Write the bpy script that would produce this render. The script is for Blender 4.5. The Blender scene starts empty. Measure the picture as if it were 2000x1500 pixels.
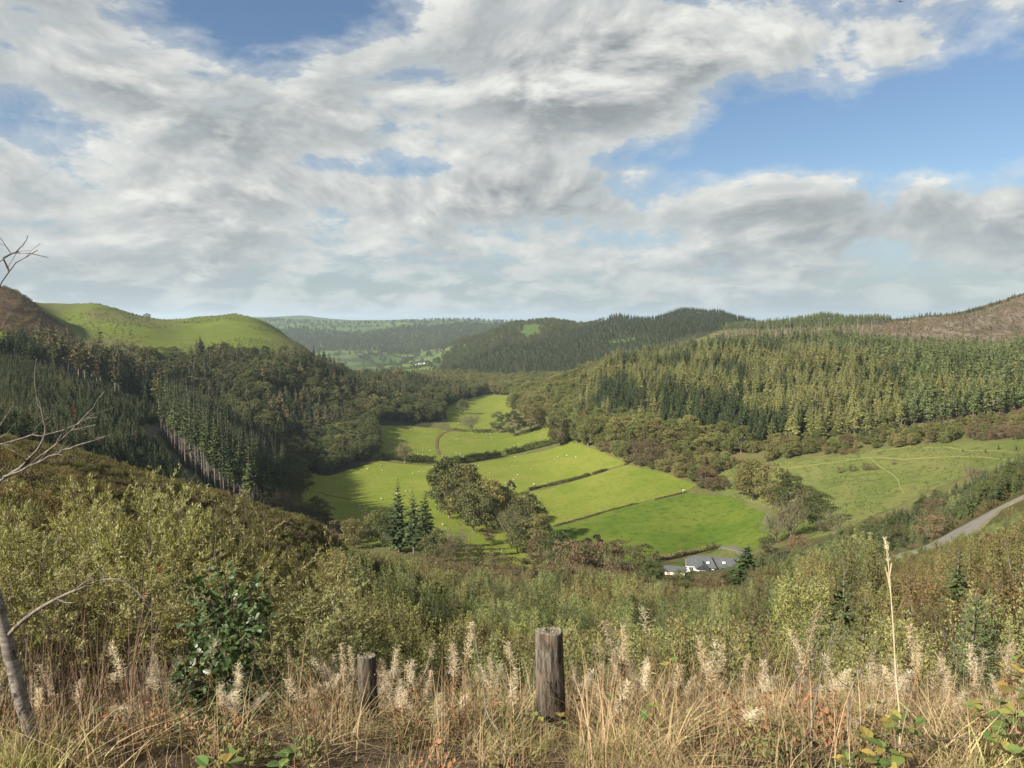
import bpy, bmesh, math, random
import numpy as np
from mathutils import Vector, Matrix, geometry
import time as _time
_T0 = _time.perf_counter()
random.seed(7)
RNG = np.random.default_rng(11)
scene = bpy.context.scene
COL = scene.collection

# ------------------------------------------------------------------ camera
FPX = 1428.0                       # focal length in photograph pixels (2000 wide)
PITCH = math.radians(5.2)
SP, CP = math.sin(PITCH), math.cos(PITCH)
cam_data = bpy.data.cameras.new("camera")
cam_data.sensor_width = 36.0
cam_data.lens = 36.0 * FPX / 2000.0
cam_data.clip_start = 0.05
cam_data.clip_end = 90000.0
cam = bpy.data.objects.new("camera", cam_data)
cam.location = (0, 0, 0)
cam.rotation_euler = (math.radians(90) - PITCH, 0, 0)
COL.objects.link(cam)
scene.camera = cam

# ------------------------------------------------------------------ sun and sky
SUN_AZ = math.radians(-126.0)      # from +y towards +x; the sun stands to the left, slightly behind the camera
SUN_EL = math.radians(33.0)
SUN_DIR = Vector((math.sin(SUN_AZ) * math.cos(SUN_EL), math.cos(SUN_AZ) * math.cos(SUN_EL), math.sin(SUN_EL)))
sun_data = bpy.data.lights.new("sun", 'SUN')
sun_data.energy = 5.0
sun_data.angle = math.radians(0.6)
sun_data.color = (1.0, 0.93, 0.80)
sun = bpy.data.objects.new("sun", sun_data)
sun.rotation_euler = (-SUN_DIR).to_track_quat('-Z', 'Y').to_euler()
COL.objects.link(sun)

scene.view_settings.view_transform = 'Standard'
scene.view_settings.look = 'None'
scene.view_settings.gamma = 1.0
scene.view_settings.exposure = 1.2
scene.view_settings.use_curve_mapping = False
cy = scene.cycles
cy.max_bounces = 5
cy.diffuse_bounces = 2
cy.glossy_bounces = 1
cy.transmission_bounces = 2
cy.transparent_max_bounces = 4
cy.volume_bounces = 0
cy.use_denoising = True
cy.use_adaptive_sampling = True
cy.adaptive_threshold = 0.02
cy.caustics_reflective = False
cy.caustics_refractive = False


class NT:
    """small helper for node trees"""
    def __init__(self, tree):
        self.t = tree
        self.n = tree.nodes
        self.l = tree.links

    def node(self, typ, **kw):
        nd = self.n.new(typ)
        for k, v in kw.items():
            setattr(nd, k, v)
        return nd

    def link(self, a, b):
        self.l.new(a, b)

    def put(self, sock, v):
        if hasattr(v, "is_output") or hasattr(v, "links"):
            self.l.new(v, sock)
        else:
            sock.default_value = v

    def math(self, op, a, b=None, c=None, clamp=False):
        nd = self.node('ShaderNodeMath', operation=op, use_clamp=clamp)
        self.put(nd.inputs[0], a)
        if b is not None:
            self.put(nd.inputs[1], b)
        if c is not None:
            self.put(nd.inputs[2], c)
        return nd.outputs[0]

    def vmath(self, op, a, b=None, out=0):
        nd = self.node('ShaderNodeVectorMath', operation=op)
        self.put(nd.inputs[0], a)
        if b is not None:
            self.put(nd.inputs['Scale'] if op == 'SCALE' else nd.inputs[1], b)
        return nd.outputs[1] if out else nd.outputs[0]

    def mix(self, f, a, b, blend='MIX'):
        nd = self.node('ShaderNodeMix', data_type='RGBA', blend_type=blend)
        nd.clamp_factor = True
        self.put(nd.inputs[0], f)
        self.put(nd.inputs[6], a if not isinstance(a, tuple) else (*a[:3], 1))
        self.put(nd.inputs[7], b if not isinstance(b, tuple) else (*b[:3], 1))
        return nd.outputs[2]

    def ramp(self, f, lo, hi, a=0.0, b=1.0, smooth=True):
        nd = self.node('ShaderNodeMapRange')
        nd.interpolation_type = 'SMOOTHSTEP' if smooth else 'LINEAR'
        self.put(nd.inputs[0], f)
        nd.inputs[1].default_value = lo
        nd.inputs[2].default_value = hi
        nd.inputs[3].default_value = a
        nd.inputs[4].default_value = b
        return nd.outputs[0]

    def noise(self, vec, scale, detail=4.0, rough=0.55, dist=0.0, dim='3D'):
        nd = self.node('ShaderNodeTexNoise', noise_dimensions=dim)
        if vec is not None:
            self.put(nd.inputs['Vector'], vec)
        nd.inputs['Scale'].default_value = scale
        nd.inputs['Detail'].default_value = detail
        nd.inputs['Roughness'].default_value = rough
        nd.inputs['Distortion'].default_value = dist
        return nd.outputs[0]


def sky_dir(u, v):
    x, y = (u - 1000) / FPX, (750 - v) / FPX
    d = Vector((x, CP + y * SP, -SP + y * CP))
    return d.normalized()


def build_world():
    w = bpy.data.worlds.new("World")
    scene.world = w
    w.use_nodes = True
    w.node_tree.nodes.clear()
    N = NT(w.node_tree)
    sky = N.node('ShaderNodeTexSky', sky_type='NISHITA')
    sky.sun_disc = False
    sky.sun_elevation = SUN_EL
    sky.sun_rotation = SUN_AZ
    sky.altitude = 150
    sky.air_density = 1.0
    sky.dust_density = 0.6
    sky.ozone_density = 2.0
    tc = N.node('ShaderNodeTexCoord')
    d = N.vmath('NORMALIZE', tc.outputs['Generated'])
    sep = N.node('ShaderNodeSeparateXYZ')
    N.link(d, sep.inputs[0])
    z = sep.outputs[2]

    # broken cumulus: billows high up, smaller and flatter ones towards the horizon
    def shape(vec, flat):
        return N.vmath('MULTIPLY', vec, (1.0, 1.0, flat))
    q0 = shape(d, 1.75)
    nA = N.noise(q0, 4.3, 8.0, 0.60, 0.35)
    nB = N.noise(shape(d, 2.8), 13.0, 6.0, 0.62, 0.3)
    q1 = shape(N.vmath('ADD', d, (-0.018, -0.008, 0.018)), 1.75)
    nC = N.noise(q1, 4.3, 5.0, 0.60, 0.35)
    low = N.ramp(z, 0.04, 0.24, 0.85, 0.42)
    dens = N.math('MULTIPLY_ADD', N.math('SUBTRACT', nB, 0.5), low, N.math('MULTIPLY_ADD', nA, 1.25, -0.095))
    # where the broad breaks and banks of this afternoon's cloud stand (bearing and height in the sky)
    az = N.math('ARCTAN2', sep.outputs[0], sep.outputs[1])
    for (u, v, su, sv, amp) in CLOUD_BLOBS:
        c = sky_dir(u, v)
        a = N.math('MULTIPLY_ADD', az, FPX / su, -math.atan2(c.x, c.y) * FPX / su)
        b = N.math('MULTIPLY_ADD', z, FPX / sv, -c.z * FPX / sv)
        r2 = N.math('MULTIPLY_ADD', a, a, N.math('MULTIPLY', b, b))
        e = N.math('POWER', 0.36788, r2)
        dens = N.math('MULTIPLY_ADD', e, amp, dens)
    cover = N.math('MAXIMUM', N.ramp(dens, 0.45, 0.60), N.ramp(dens, 0.32, 0.54, 0.0, 0.5))
    thick = N.ramp(dens, 0.52, 0.82)
    lit = N.math('MULTIPLY_ADD', N.math('SUBTRACT', nA, nC), 5.2, 0.30, clamp=True)
    lit = N.math('MULTIPLY_ADD', N.math('SUBTRACT', nB, 0.5), 1.3, lit, clamp=True)
    grey = N.mix(thick, (0.45, 0.48, 0.48), (0.250, 0.275, 0.287))
    cloud = N.mix(lit, grey, (0.72, 0.72, 0.675))
    skyc = N.vmath('MULTIPLY', sky.outputs[0], (0.086, 0.092, 0.096))
    both = N.mix(N.math('MULTIPLY', cover, 0.97), skyc, cloud)
    # pale band of distant cloud and moist air near the horizon
    band = N.ramp(z, 0.0, 0.16, 1.0, 0.0)
    bandc = N.mix(N.ramp(nB, 0.42, 0.62), (0.305, 0.355, 0.385), (0.52, 0.555, 0.55))
    both = N.mix(N.math('MULTIPLY', band, 0.80), both, bandc)
    bg = N.node('ShaderNodeBackground')
    N.link(both, bg.inputs[0])
    bg.inputs[1].default_value = SKY_GAIN
    out = N.node('ShaderNodeOutputWorld')
    N.link(bg.outputs[0], out.inputs[0])
    w.cycles.sampling_method = 'NONE'


SKY_GAIN = 0.53
# (u, v, half-width, half-height in photograph pixels, change of density)
CLOUD_BLOBS = [
    (1720, 255, 330, 90, -0.30), (1480, 310, 230, 50, -0.16), (1960, 330, 120, 60, -0.14), (1250, 285, 110, 40, -0.12), (1900, 150, 120, 60, -0.14), (1480, 150, 60, 70, -0.12),
    (440, 80, 190, 75, -0.24), (640, 30, 200, 40, -0.16), (390, 190, 60, 40, -0.14), (760, 325, 170, 22, -0.20), (20, 215, 50, 30, -0.06),
    (60, 100, 190, 120, 0.20), (1180, 120, 230, 110, 0.22), (690, 150, 160, 70, 0.14), (500, 270, 380, 100, 0.20), (220, 420, 420, 130, 0.18), (950, 380, 260, 60, 0.18),
    (1760, 430, 380, 60, 0.20), (1540, 335, 100, 28, 0.16), (1385, 512, 90, 22, 0.16), (1760, 110, 110, 40, 0.16), (1650, 50, 330, 60, 0.12), (1230, 260, 160, 40, 0.10), (300, 150, 120, 60, 0.08),
]
build_world()
# ------------------------------------------------------------------ terrain
def XY(u, Y):
    """a point Y metres ahead of the viewpoint in the bearing of photograph column u"""
    return np.array([Y * (u - 1000) / FPX * 1.012, Y], dtype=float)


PROFILES = {   # column: (distance ahead, height relative to the eye)
    -800: [(10, -3), (40, -5), (120, -14), (280, -16), (450, 4), (700, 50), (1200, 40), (3000, -40)],
    -400: [(10, -3.4), (25, -4.8), (55, -7.5), (130, -19), (280, -25), (420, -10), (600, 22), (700, 40), (1000, 30), (1800, -60), (4000, -60)],
    0: [(10, -3.9), (25, -5.6), (40, -7.6), (55, -9.5), (85, -17), (130, -25), (200, -30), (280, -32), (350, -28), (450, -15), (560, 7.8), (650, 27), (720, 24), (900, 10), (1300, -30), (3000, -90), (6000, -30)],
    60: [(450, -18), (560, 0), (650, 19), (900, 14)],
    130: [(560, -16), (620, -6), (720, -6), (900, 17)],
    200: [(10, -4.4), (25, -7), (45, -10.2), (62, -12.5), (90, -22), (130, -32), (180, -39), (250, -44), (330, -42), (400, -39), (480, -31), (560, -24), (700, -12), (800, 4), (900, 17), (1100, -5), (1600, -80), (3000, -120), (6000, -30), (8000, -10)],
    400: [(10, -5), (25, -8.8), (45, -13), (70, -17.4), (100, -31), (150, -46), (220, -58), (255, -60), (300, -66), (350, -68), (420, -66), (500, -58), (600, -44), (700, -26), (760, -18), (900, -5), (1000, 1), (1200, -25), (1600, -90), (2500, -140), (3400, -145), (4500, -60), (6000, -30), (8000, -5)],
    470: [(760, -19), (880, -4), (1000, 6), (1150, -20)],
    540: [(800, -22), (900, -14), (1000, -10), (1150, -30)],
    600: [(10, -5.6), (25, -10.5), (45, -15.5), (75, -22.2), (110, -38), (160, -58), (220, -76), (280, -86), (330, -92), (400, -94), (450, -93), (520, -85), (600, -68), (700, -47), (800, -38), (900, -36), (1000, -52), (1500, -110), (2200, -145), (2700, -150), (3400, -160), (4000, -80), (4500, -36), (6000, -30), (8000, 20), (9500, -60)],
    800: [(10, -6), (25, -12.6), (45, -20), (80, -32), (120, -46), (180, -65), (230, -80), (280, -88), (340, -95), (400, -97.5), (480, -98), (560, -97), (640, -96), (720, -90), (850, -82), (1000, -88), (1400, -115), (2200, -145), (2700, -150), (3300, -155), (4000, -75), (4500, -35), (6000, -40), (8000, -25), (9500, -80)],
    900: [(340, -95), (480, -98), (640, -99.5), (800, -101), (900, -102), (1100, -106), (1300, -110), (1700, -104), (2100, -86), (2500, -78), (2900, -110), (3400, -130), (4000, -62), (4500, -33)],
    1000: [(10, -6.2), (15, -8.7), (25, -13.3), (40, -19.5), (70, -31), (120, -49), (180, -68), (230, -81), (265, -89), (300, -93), (340, -95), (400, -97), (480, -98.5), (600, -99), (750, -99), (900, -101), (1100, -106), (1300, -104), (1500, -86), (2000, -42), (2300, -24), (3000, -80), (4500, -35), (6000, -40), (9500, -90)],
    1080: [(560, -92), (650, -86), (760, -78), (900, -84), (1100, -102), (1500, -76), (1900, -26), (2200, -12)],
    1200: [(10, -6.3), (25, -13), (45, -21), (80, -34), (120, -48), (180, -67), (230, -81), (280, -90), (330, -91), (380, -89), (430, -85), (480, -80), (560, -68), (650, -56), (720, -47), (850, -58), (1000, -88), (1200, -92), (1500, -60), (1700, -25), (1900, 4), (2300, -60), (3000, -120), (4500, -70), (9500, -90)],
    1330: [(1700, -6), (1850, 17), (2000, 8)],
    1400: [(10, -6.2), (25, -12.5), (45, -20.5), (80, -33.5), (120, -47.5), (180, -67), (230, -82), (265, -89.5), (310, -89), (360, -84.5), (400, -80), (440, -74), (520, -58), (600, -43), (680, -33), (780, -36), (900, -24), (1050, -17), (1300, -32), (1600, -20), (1850, 14), (2200, -20), (3000, -100), (9500, -90)],
    1600: [(10, -5.8), (25, -11.5), (45, -18.5), (80, -30.5), (120, -44), (170, -60), (210, -70), (250, -75.5), (300, -75), (350, -71), (385, -68), (440, -60), (520, -46), (600, -35), (680, -30), (780, -30), (900, -20), (1050, -9), (1150, 0), (1300, -10), (1700, 0), (3000, -60)],
    1800: [(10, -5.2), (25, -10), (45, -16.5), (80, -27), (115, -37), (150, -48), (200, -61), (250, -66), (300, -65), (340, -61), (370, -58), (440, -50), (520, -41), (600, -35), (680, -33), (800, -26), (1000, 0), (1100, 3), (1300, -5), (3000, -40)],
    2000: [(10, -4.5), (25, -8.5), (45, -14), (80, -23.5), (105, -28.5), (125, -31), (160, -37), (200, -43), (260, -50), (320, -54), (370, -51), (440, -46), (520, -37), (600, -33), (680, -31), (850, -12), (1100, 40), (1400, 30), (3000, -20)],
    2400: [(10, -3), (45, -9), (110, -20), (200, -30), (320, -38), (520, -22), (680, -15), (1100, 70), (3000, 0)],
    2900: [(10, -2), (60, -5), (200, -12), (500, 0), (1100, 60)],
}
_cp = []
for _u, _pr in PROFILES.items():
    for _Y, _z in _pr:
        _x, _y = XY(_u, _Y)
        _cp.append((_x, _y, _z))
for _x in (-4.5, -2, 0, 2, 4.5):     # the grassy bank at the viewpoint and its edge
    _cp += [(_x, 0.3, -1.62), (_x, 2.4, -1.86), (_x, 3.8, -2.28), (_x * 1.2, 5.0, -2.95), (_x * 1.5, 7.0, -4.15)]
_cp += [(-9, 0, -1.3), (9, 0, -1.2), (-40, -5, -2), (40, -5, 2), (0, -6, -1.2), (0, -40, 6), (-60, -60, 14), (60, -60, 18), (0, -300, 60),
        (-300, -60, -5), (300, -60, 30), (0, -2000, 160), (-2000, -300, 110), (2000, -300, 130), (0, -9000, 100), (-9000, 0, 40), (9000, 0, 40),
        (-7000, 6000, -20), (7000, 6000, -20), (0, 11500, -178), (-5000, 10800, -178), (5000, 10800, -178)]
_cp = np.array(_cp)


def warp(x, y):
    r = np.hypot(x, y)
    k = np.log1p(r / 3.0) / np.maximum(r, 1e-6)
    return x * k, y * k


def _tps(d2):
    return 0.5 * d2 * np.log(np.maximum(d2, 1e-12))


_wx, _wy = warp(_cp[:, 0], _cp[:, 1])
_n = len(_cp)
_A = np.zeros((_n + 3, _n + 3))
_A[:_n, :_n] = _tps((_wx[:, None] - _wx[None]) ** 2 + (_wy[:, None] - _wy[None]) ** 2)
_A[:_n, :_n] += np.eye(_n) * 0.002
_A[:_n, _n] = 1
_A[:_n, _n + 1] = _wx
_A[:_n, _n + 2] = _wy
_A[_n:, :_n] = _A[:_n, _n:].T
_w = np.linalg.solve(_A, np.concatenate([_cp[:, 2], np.zeros(3)]))


def _hash2(ix, iy, seed):
    h = (ix.astype(np.int64) * 374761393 + iy.astype(np.int64) * 668265263 + seed * 1442695041) & 0x7fffffff
    h = ((h ^ (h >> 13)) * 1274126177) & 0x7fffffff
    return ((h ^ (h >> 16)) & 0xffff) / 65535.0


def vnoise(x, y, seed=0):
    x = np.asarray(x, float)
    y = np.asarray(y, float)
    ix, iy = np.floor(x), np.floor(y)
    fx, fy = x - ix, y - iy
    fx, fy = fx * fx * (3 - 2 * fx), fy * fy * (3 - 2 * fy)
    a, b = _hash2(ix, iy, seed), _hash2(ix + 1, iy, seed)
    c, d = _hash2(ix, iy + 1, seed), _hash2(ix + 1, iy + 1, seed)
    return (a * (1 - fx) + b * fx) * (1 - fy) + (c * (1 - fx) + d * fx) * fy


def fbm(x, y, octaves=4, seed=0):
    s, a, t = 0, 1.0, 0
    for o in range(octaves):
        s = s + a * (vnoise(x * 2 ** o, y * 2 ** o, seed + o) - 0.5)
        t += a
        a *= 0.5
    return s / t * 2


def h_smooth(x, y):
    wx, wy = warp(x, y)
    out = np.empty(len(wx))
    for i in range(0, len(wx), 20000):
        a, b = wx[i:i + 20000], wy[i:i + 20000]
        d2 = (a[:, None] - _wx[None]) ** 2 + (b[:, None] - _wy[None]) ** 2
        out[i:i + 20000] = _tps(d2) @ _w[:_n] + _w[_n] + _w[_n + 1] * a + _w[_n + 2] * b
    return out


RS = [0.0, 0.4]
while RS[-1] < 11500:
    r = RS[-1]
    RS.append(r + max(0.07, (0.0125 if r < 1000 else 0.022) * r))
RS = np.array(RS)
TH = np.concatenate([np.linspace(-180, -55, 46)[:-1], np.linspace(-55, 55, 560), np.linspace(55, 180, 46)[1:]])
THR = np.radians(TH)
# the smooth surface is evaluated on a coarser net and refined
_ri = np.unique(np.concatenate([np.arange(0, len(RS), 3), [len(RS) - 1]]))
_ti = np.unique(np.concatenate([np.arange(0, len(TH), 3), [len(TH) - 1]]))
_rr, _tt = np.meshgrid(RS[_ri], THR[_ti], indexing='ij')
_hc = h_smooth((_rr * np.sin(_tt)).ravel(), (_rr * np.cos(_tt)).ravel()).reshape(_rr.shape)


def _refine(a, src, dst, axis):
    return np.apply_along_axis(lambda col: np.interp(dst, src, col), axis, a)


def _cubic(a, src, dst):          # along axis 0, Catmull-Rom with uneven knots
    m = np.gradient(a, src, axis=0)
    i = np.clip(np.searchsorted(src, dst, side='right') - 1, 0, len(src) - 2)
    hgt = (src[i + 1] - src[i])[:, None]
    t = ((dst - src[i]) / (src[i + 1] - src[i]))[:, None]
    return ((2 * t ** 3 - 3 * t ** 2 + 1) * a[i] + (t ** 3 - 2 * t ** 2 + t) * hgt * m[i]
            + (-2 * t ** 3 + 3 * t ** 2) * a[i + 1] + (t ** 3 - t ** 2) * hgt * m[i + 1])


_h1 = _cubic(_hc, _ri.astype(float), np.arange(len(RS), dtype=float))
HG = _cubic(_h1.T.copy(), TH[_ti], TH).T.copy()
_RR, _TT = np.meshgrid(RS, THR, indexing='ij')
GX, GY = _RR * np.sin(_TT), _RR * np.cos(_TT)
HG += fbm(GX / 55, GY / 55, 4, 5) * np.clip((_RR - 25) / 150, 0, 1) * 1.1
HG += fbm(GX / 320, GY / 320, 3, 25) * np.clip((_RR - 700) / 1500, 0, 1) * 9
_lh = np.clip((_RR - 520) / 120, 0, 1) * np.clip((1250 - _RR) / 200, 0, 1) * (GX < -0.22 * GY)
HG += (fbm(GX / 95, GY / 130, 4, 45) * 3.2 - np.abs(fbm(GX / 60, GY / 150, 3, 46)) * 2.5) * _lh
HG += fbm(GX / 6, GY / 6, 2, 15) * np.clip((_RR - 6) / 20, 0, 1) * np.clip((160 - _RR) / 80, 0, 1) * 0.3
HG += fbm(GX / 1.1, GY / 1.1, 1, 35) * np.clip((9 - _RR) / 4, 0, 1) * 0.05


def ground(x, y):
    """height of the ground at x, y (arrays or numbers)"""
    sc = np.isscalar(x)
    x = np.atleast_1d(np.asarray(x, float))
    y = np.atleast_1d(np.asarray(y, float))
    r = np.clip(np.hypot(x, y), 0, RS[-1] - 1e-6)
    t = np.degrees(np.arctan2(x, y))
    i = np.clip(np.searchsorted(RS, r, side='right') - 1, 0, len(RS) - 2)
    j = np.clip(np.searchsorted(TH, t, side='right') - 1, 0, len(TH) - 2)
    a = (r - RS[i]) / (RS[i + 1] - RS[i])
    b = (t - TH[j]) / (TH[j + 1] - TH[j])
    z = (HG[i, j] * (1 - a) + HG[i + 1, j] * a) * (1 - b) + (HG[i, j + 1] * (1 - a) + HG[i + 1, j + 1] * a) * b
    return float(z[0]) if sc else z


_YS = np.exp(np.linspace(math.log(1.5), math.log(9000), 1500))


def hit(u, v, ymin=0.0, ymax=1e9):
    """the point of the ground seen at photograph pixel u, v, at least ymin metres ahead"""
    x, y = (u - 1000) / FPX, (750 - v) / FPX
    dy, dz = CP + y * SP, -SP + y * CP
    ys = _YS[(_YS > ymin) & (_YS < ymax)]
    t = ys / dy
    gz = ground(x * t, ys)
    below = np.nonzero(dz * t <= gz)[0]
    if len(below) == 0:
        k = int(np.argmin(dz * t - gz))
        return np.array([x * t[k], ys[k], gz[k]])
    k = below[0]
    if k > 0:
        f0, f1 = dz * t[k - 1] - gz[k - 1], dz * t[k] - gz[k]
        w = f0 / (f0 - f1)
        yy = ys[k - 1] + (ys[k] - ys[k - 1]) * w
    else:
        yy = ys[0]
    tt = yy / dy
    return np.array([x * tt, yy, ground(x * tt, yy)])


def at(u, v, Y):
    """the point seen at photograph pixel u, v, Y metres ahead"""
    x, y = (u - 1000) / FPX, (750 - v) / FPX
    dy, dz = CP + y * SP, -SP + y * CP
    t = Y / dy
    return np.array([x * t, Y, dz * t])


def to_px(x, y, z):
    f = y * CP - z * SP
    upc = y * SP + z * CP
    return 1000 + x / f * FPX, 750 - upc / f * FPX


def inside(poly, x, y):
    poly = np.asarray(poly)
    c = np.zeros(len(x), bool)
    j = len(poly) - 1
    for i in range(len(poly)):
        xi, yi = poly[i]
        xj, yj = poly[j]
        s = ((yi > y) != (yj > y)) & (x < (xj - xi) * (y - yi) / (yj - yi + 1e-12) + xi)
        c ^= s
        j = i
    return c


def uy_poly(pts):
    return np.array([XY(u, Y) for u, Y in pts])


def px_poly(pts, ymin=150):
    return np.array([hit(u, v, ymin)[:2] for u, v in pts])
# ------------------------------------------------------------------ materials
def new_mat(name):
    m = bpy.data.materials.new(name)
    m.use_nodes = True
    m.node_tree.nodes.clear()
    N = NT(m.node_tree)
    out = N.node('ShaderNodeOutputMaterial')
    return m, N, out


def bsdf(N, out, color, rough=0.9, spec=0.2, normal=None):
    b = N.node('ShaderNodeBsdfPrincipled')
    N.put(b.inputs['Base Color'], color if not isinstance(color, tuple) else (*color[:3], 1))
    N.put(b.inputs['Roughness'], rough)
    b.inputs['Specular IOR Level'].default_value = spec
    if normal is not None:
        N.link(normal, b.inputs['Normal'])
    N.link(b.outputs[0], out.inputs[0])
    return b


def bump(N, h, strength=0.5, dist=0.1):
    nd = N.node('ShaderNodeBump')
    nd.inputs['Strength'].default_value = strength
    nd.inputs['Distance'].default_value = dist
    N.link(h, nd.inputs['Height'])
    return nd.outputs[0]


def foliage_mat(name, a, b, c=None, trans=0.25, rough=0.6, spec=0.25, per_tree=1.0, vary=0.6):
    """leaves: colour varies from leaf to leaf (attribute tint) and from plant to plant"""
    m, N, out = new_mat(name)
    at_ = N.node('ShaderNodeAttribute')
    at_.attribute_name = 'tint'
    oi = N.node('ShaderNodeObjectInfo')
    col = N.mix(at_.outputs['Fac'], a, b)
    if c is not None:
        f = N.ramp(oi.outputs['Random'], 0.25, 1.0, 0.0, per_tree, smooth=False)
        col = N.mix(f, col, c)
    val = N.math('MULTIPLY_ADD', N.math('FRACT', N.math('MULTIPLY', oi.outputs['Random'], 7.31)), vary, 1.0 - vary * 0.5)
    col = N.vmath('SCALE', col, val)
    d = N.node('ShaderNodeBsdfPrincipled')
    N.link(col, d.inputs['Base Color'])
    d.inputs['Roughness'].default_value = rough
    d.inputs['Specular IOR Level'].default_value = spec
    if trans > 0:
        t = N.node('ShaderNodeBsdfTranslucent')
        N.link(N.vmath('MULTIPLY', col, (1.15, 1.1, 0.6)), t.inputs['Color'])
        mx = N.node('ShaderNodeMixShader')
        mx.inputs[0].default_value = trans
        N.link(d.outputs[0], mx.inputs[1])
        N.link(t.outputs[0], mx.inputs[2])
        N.link(mx.outputs[0], out.inputs[0])
    else:
        N.link(d.outputs[0], out.inputs[0])
    return m


def bark_mat(name, a, b, scale=6.0, stretch=0.25):
    m, N, out = new_mat(name)
    tc = N.node('ShaderNodeTexCoord')
    mp = N.node('ShaderNodeMapping')
    mp.inputs['Scale'].default_value = (1, 1, stretch)
    N.link(tc.outputs['Object'], mp.inputs[0])
    n = N.noise(mp.outputs[0], scale, 5, 0.6)
    col = N.mix(N.ramp(n, 0.35, 0.65), a, b)
    bsdf(N, out, col, 0.9, 0.1, bump(N, n, 0.5, 0.03))
    return m


def grass_field_mat(name, a, b, c, scale=0.05, tuss=0.0):
    m, N, out = new_mat(name)
    geo = N.node('ShaderNodeNewGeometry')
    p = geo.outputs['Position']
    n1 = N.noise(p, scale, 5, 0.6, 0.4)
    n2 = N.noise(p, scale * 9, 5, 0.65)
    mp = N.node('ShaderNodeMapping')
    mp.inputs['Rotation'].default_value = (0, 0, 0.5)
    mp.inputs['Scale'].default_value = (1.0, 0.18, 1.0)
    N.link(p, mp.inputs[0])
    n3 = N.noise(mp.outputs[0], 0.35, 4, 0.7)
    n4 = N.noise(p, 2.2, 4, 0.7)
    col = N.mix(N.ramp(n1, 0.32, 0.68), a, b)
    col = N.mix(N.math('MULTIPLY', N.ramp(n2, 0.46, 0.70), 0.75), col, c)
    col = N.mix(N.math('MULTIPLY', N.ramp(n3, 0.52, 0.75), 0.35), col, b)
    n5 = N.noise(p, 0.9, 3, 0.7)
    k = N.math('MULTIPLY_ADD', n4, 0.7, N.math('MULTIPLY_ADD', n5, 0.7, 0.3))
    col = N.vmath('SCALE', col, k)
    hgt = N.math('ADD', n4, N.math('MULTIPLY', n2, 3.0))
    bsdf(N, out, col, 0.95, 0.05, bump(N, hgt, 0.6, 0.10 + tuss))
    return m


def ground_mat():
    m, N, out = new_mat("hillside_ground")
    at_ = N.node('ShaderNodeAttribute')
    at_.attribute_name = 'land'
    geo = N.node('ShaderNodeNewGeometry')
    p = geo.outputs['Position']
    n1 = N.noise(p, 0.03, 5, 0.6)
    n2 = N.noise(p, 0.35, 6, 0.7)
    n3 = N.noise(p, 9.0, 5, 0.7)
    k = N.math('ADD', N.math('MULTIPLY', n1, 0.6), N.math('MULTIPLY', n2, 0.8))
    k = N.math('ADD', k, N.math('MULTIPLY', n3, 0.5))
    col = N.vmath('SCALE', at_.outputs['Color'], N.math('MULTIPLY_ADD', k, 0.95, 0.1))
    hgt = N.math('ADD', N.math('MULTIPLY', n2, 2.0), N.math('MULTIPLY', n3, 0.1))
    bsdf(N, out, col, 0.97, 0.03, bump(N, hgt, 0.6, 0.25))
    return m


M_GROUND = ground_mat()
M_FIELD_A = grass_field_mat("pasture_grazed", (0.122, 0.152, 0.022), (0.162, 0.172, 0.034), (0.082, 0.112, 0.016))
M_FIELD_B = grass_field_mat("pasture_lush", (0.062, 0.102, 0.013), (0.108, 0.132, 0.022), (0.036, 0.066, 0.009), 0.035)
M_FIELD_C = grass_field_mat("pasture_mixed", (0.108, 0.142, 0.020), (0.152, 0.162, 0.032), (0.068, 0.100, 0.014))
M_FIELD_R = grass_field_mat("rough_grazing", (0.098, 0.122, 0.030), (0.140, 0.142, 0.048), (0.052, 0.068, 0.018), 0.03, 0.25)
M_FIELD_HILL = grass_field_mat("hill_pasture", (0.102, 0.121, 0.022), (0.127, 0.133, 0.030), (0.081, 0.102, 0.019), 0.015)
M_FIELD_FAR = grass_field_mat("far_pasture", (0.075, 0.115, 0.028), (0.105, 0.135, 0.034), (0.058, 0.090, 0.022), 0.01)
M_FIELD_FAR2 = grass_field_mat("far_pasture_dark", (0.052, 0.085, 0.022), (0.070, 0.098, 0.028), (0.042, 0.070, 0.018), 0.01)


def track_mat(k=1.0):
    m, N, out = new_mat("gravel_track")
    geo = N.node('ShaderNodeNewGeometry')
    a = N.node('ShaderNodeAttribute')
    a.attribute_name = 'across'
    p = geo.outputs['Position']
    n = N.noise(p, 1.3, 6, 0.75)
    n2 = N.noise(p, 0.25, 4, 0.6)
    f = N.math('ABSOLUTE', N.math('SUBTRACT', a.outputs['Fac'], 0.5))
    rut = N.math('ABSOLUTE', N.math('SUBTRACT', f, 0.24))
    rutm = N.math('MULTIPLY', N.ramp(N.math('ADD', rut, N.math('MULTIPLY', N.math('SUBTRACT', n2, 0.5), 0.1)), 0.05, 0.15), 1.0)
    stone = N.mix(N.ramp(n, 0.35, 0.65), (0.20 * k, 0.185 * k, 0.165 * k), (0.30 * k, 0.28 * k, 0.255 * k))
    verge = N.mix(N.ramp(n, 0.4, 0.6), (0.125, 0.115, 0.055), (0.19, 0.16, 0.09))
    mid = N.math('MULTIPLY', rutm, N.ramp(n2, 0.35, 0.7, 0.0, 0.5))
    edge = N.ramp(N.math('ADD', f, N.math('MULTIPLY', N.math('SUBTRACT', n2, 0.5), 0.14)), 0.34, 0.42)
    col = N.mix(N.math('MAXIMUM', mid, edge), stone, verge)
    bsdf(N, out, col, 0.95, 0.1, bump(N, n, 0.6, 0.05))
    return m


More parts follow.
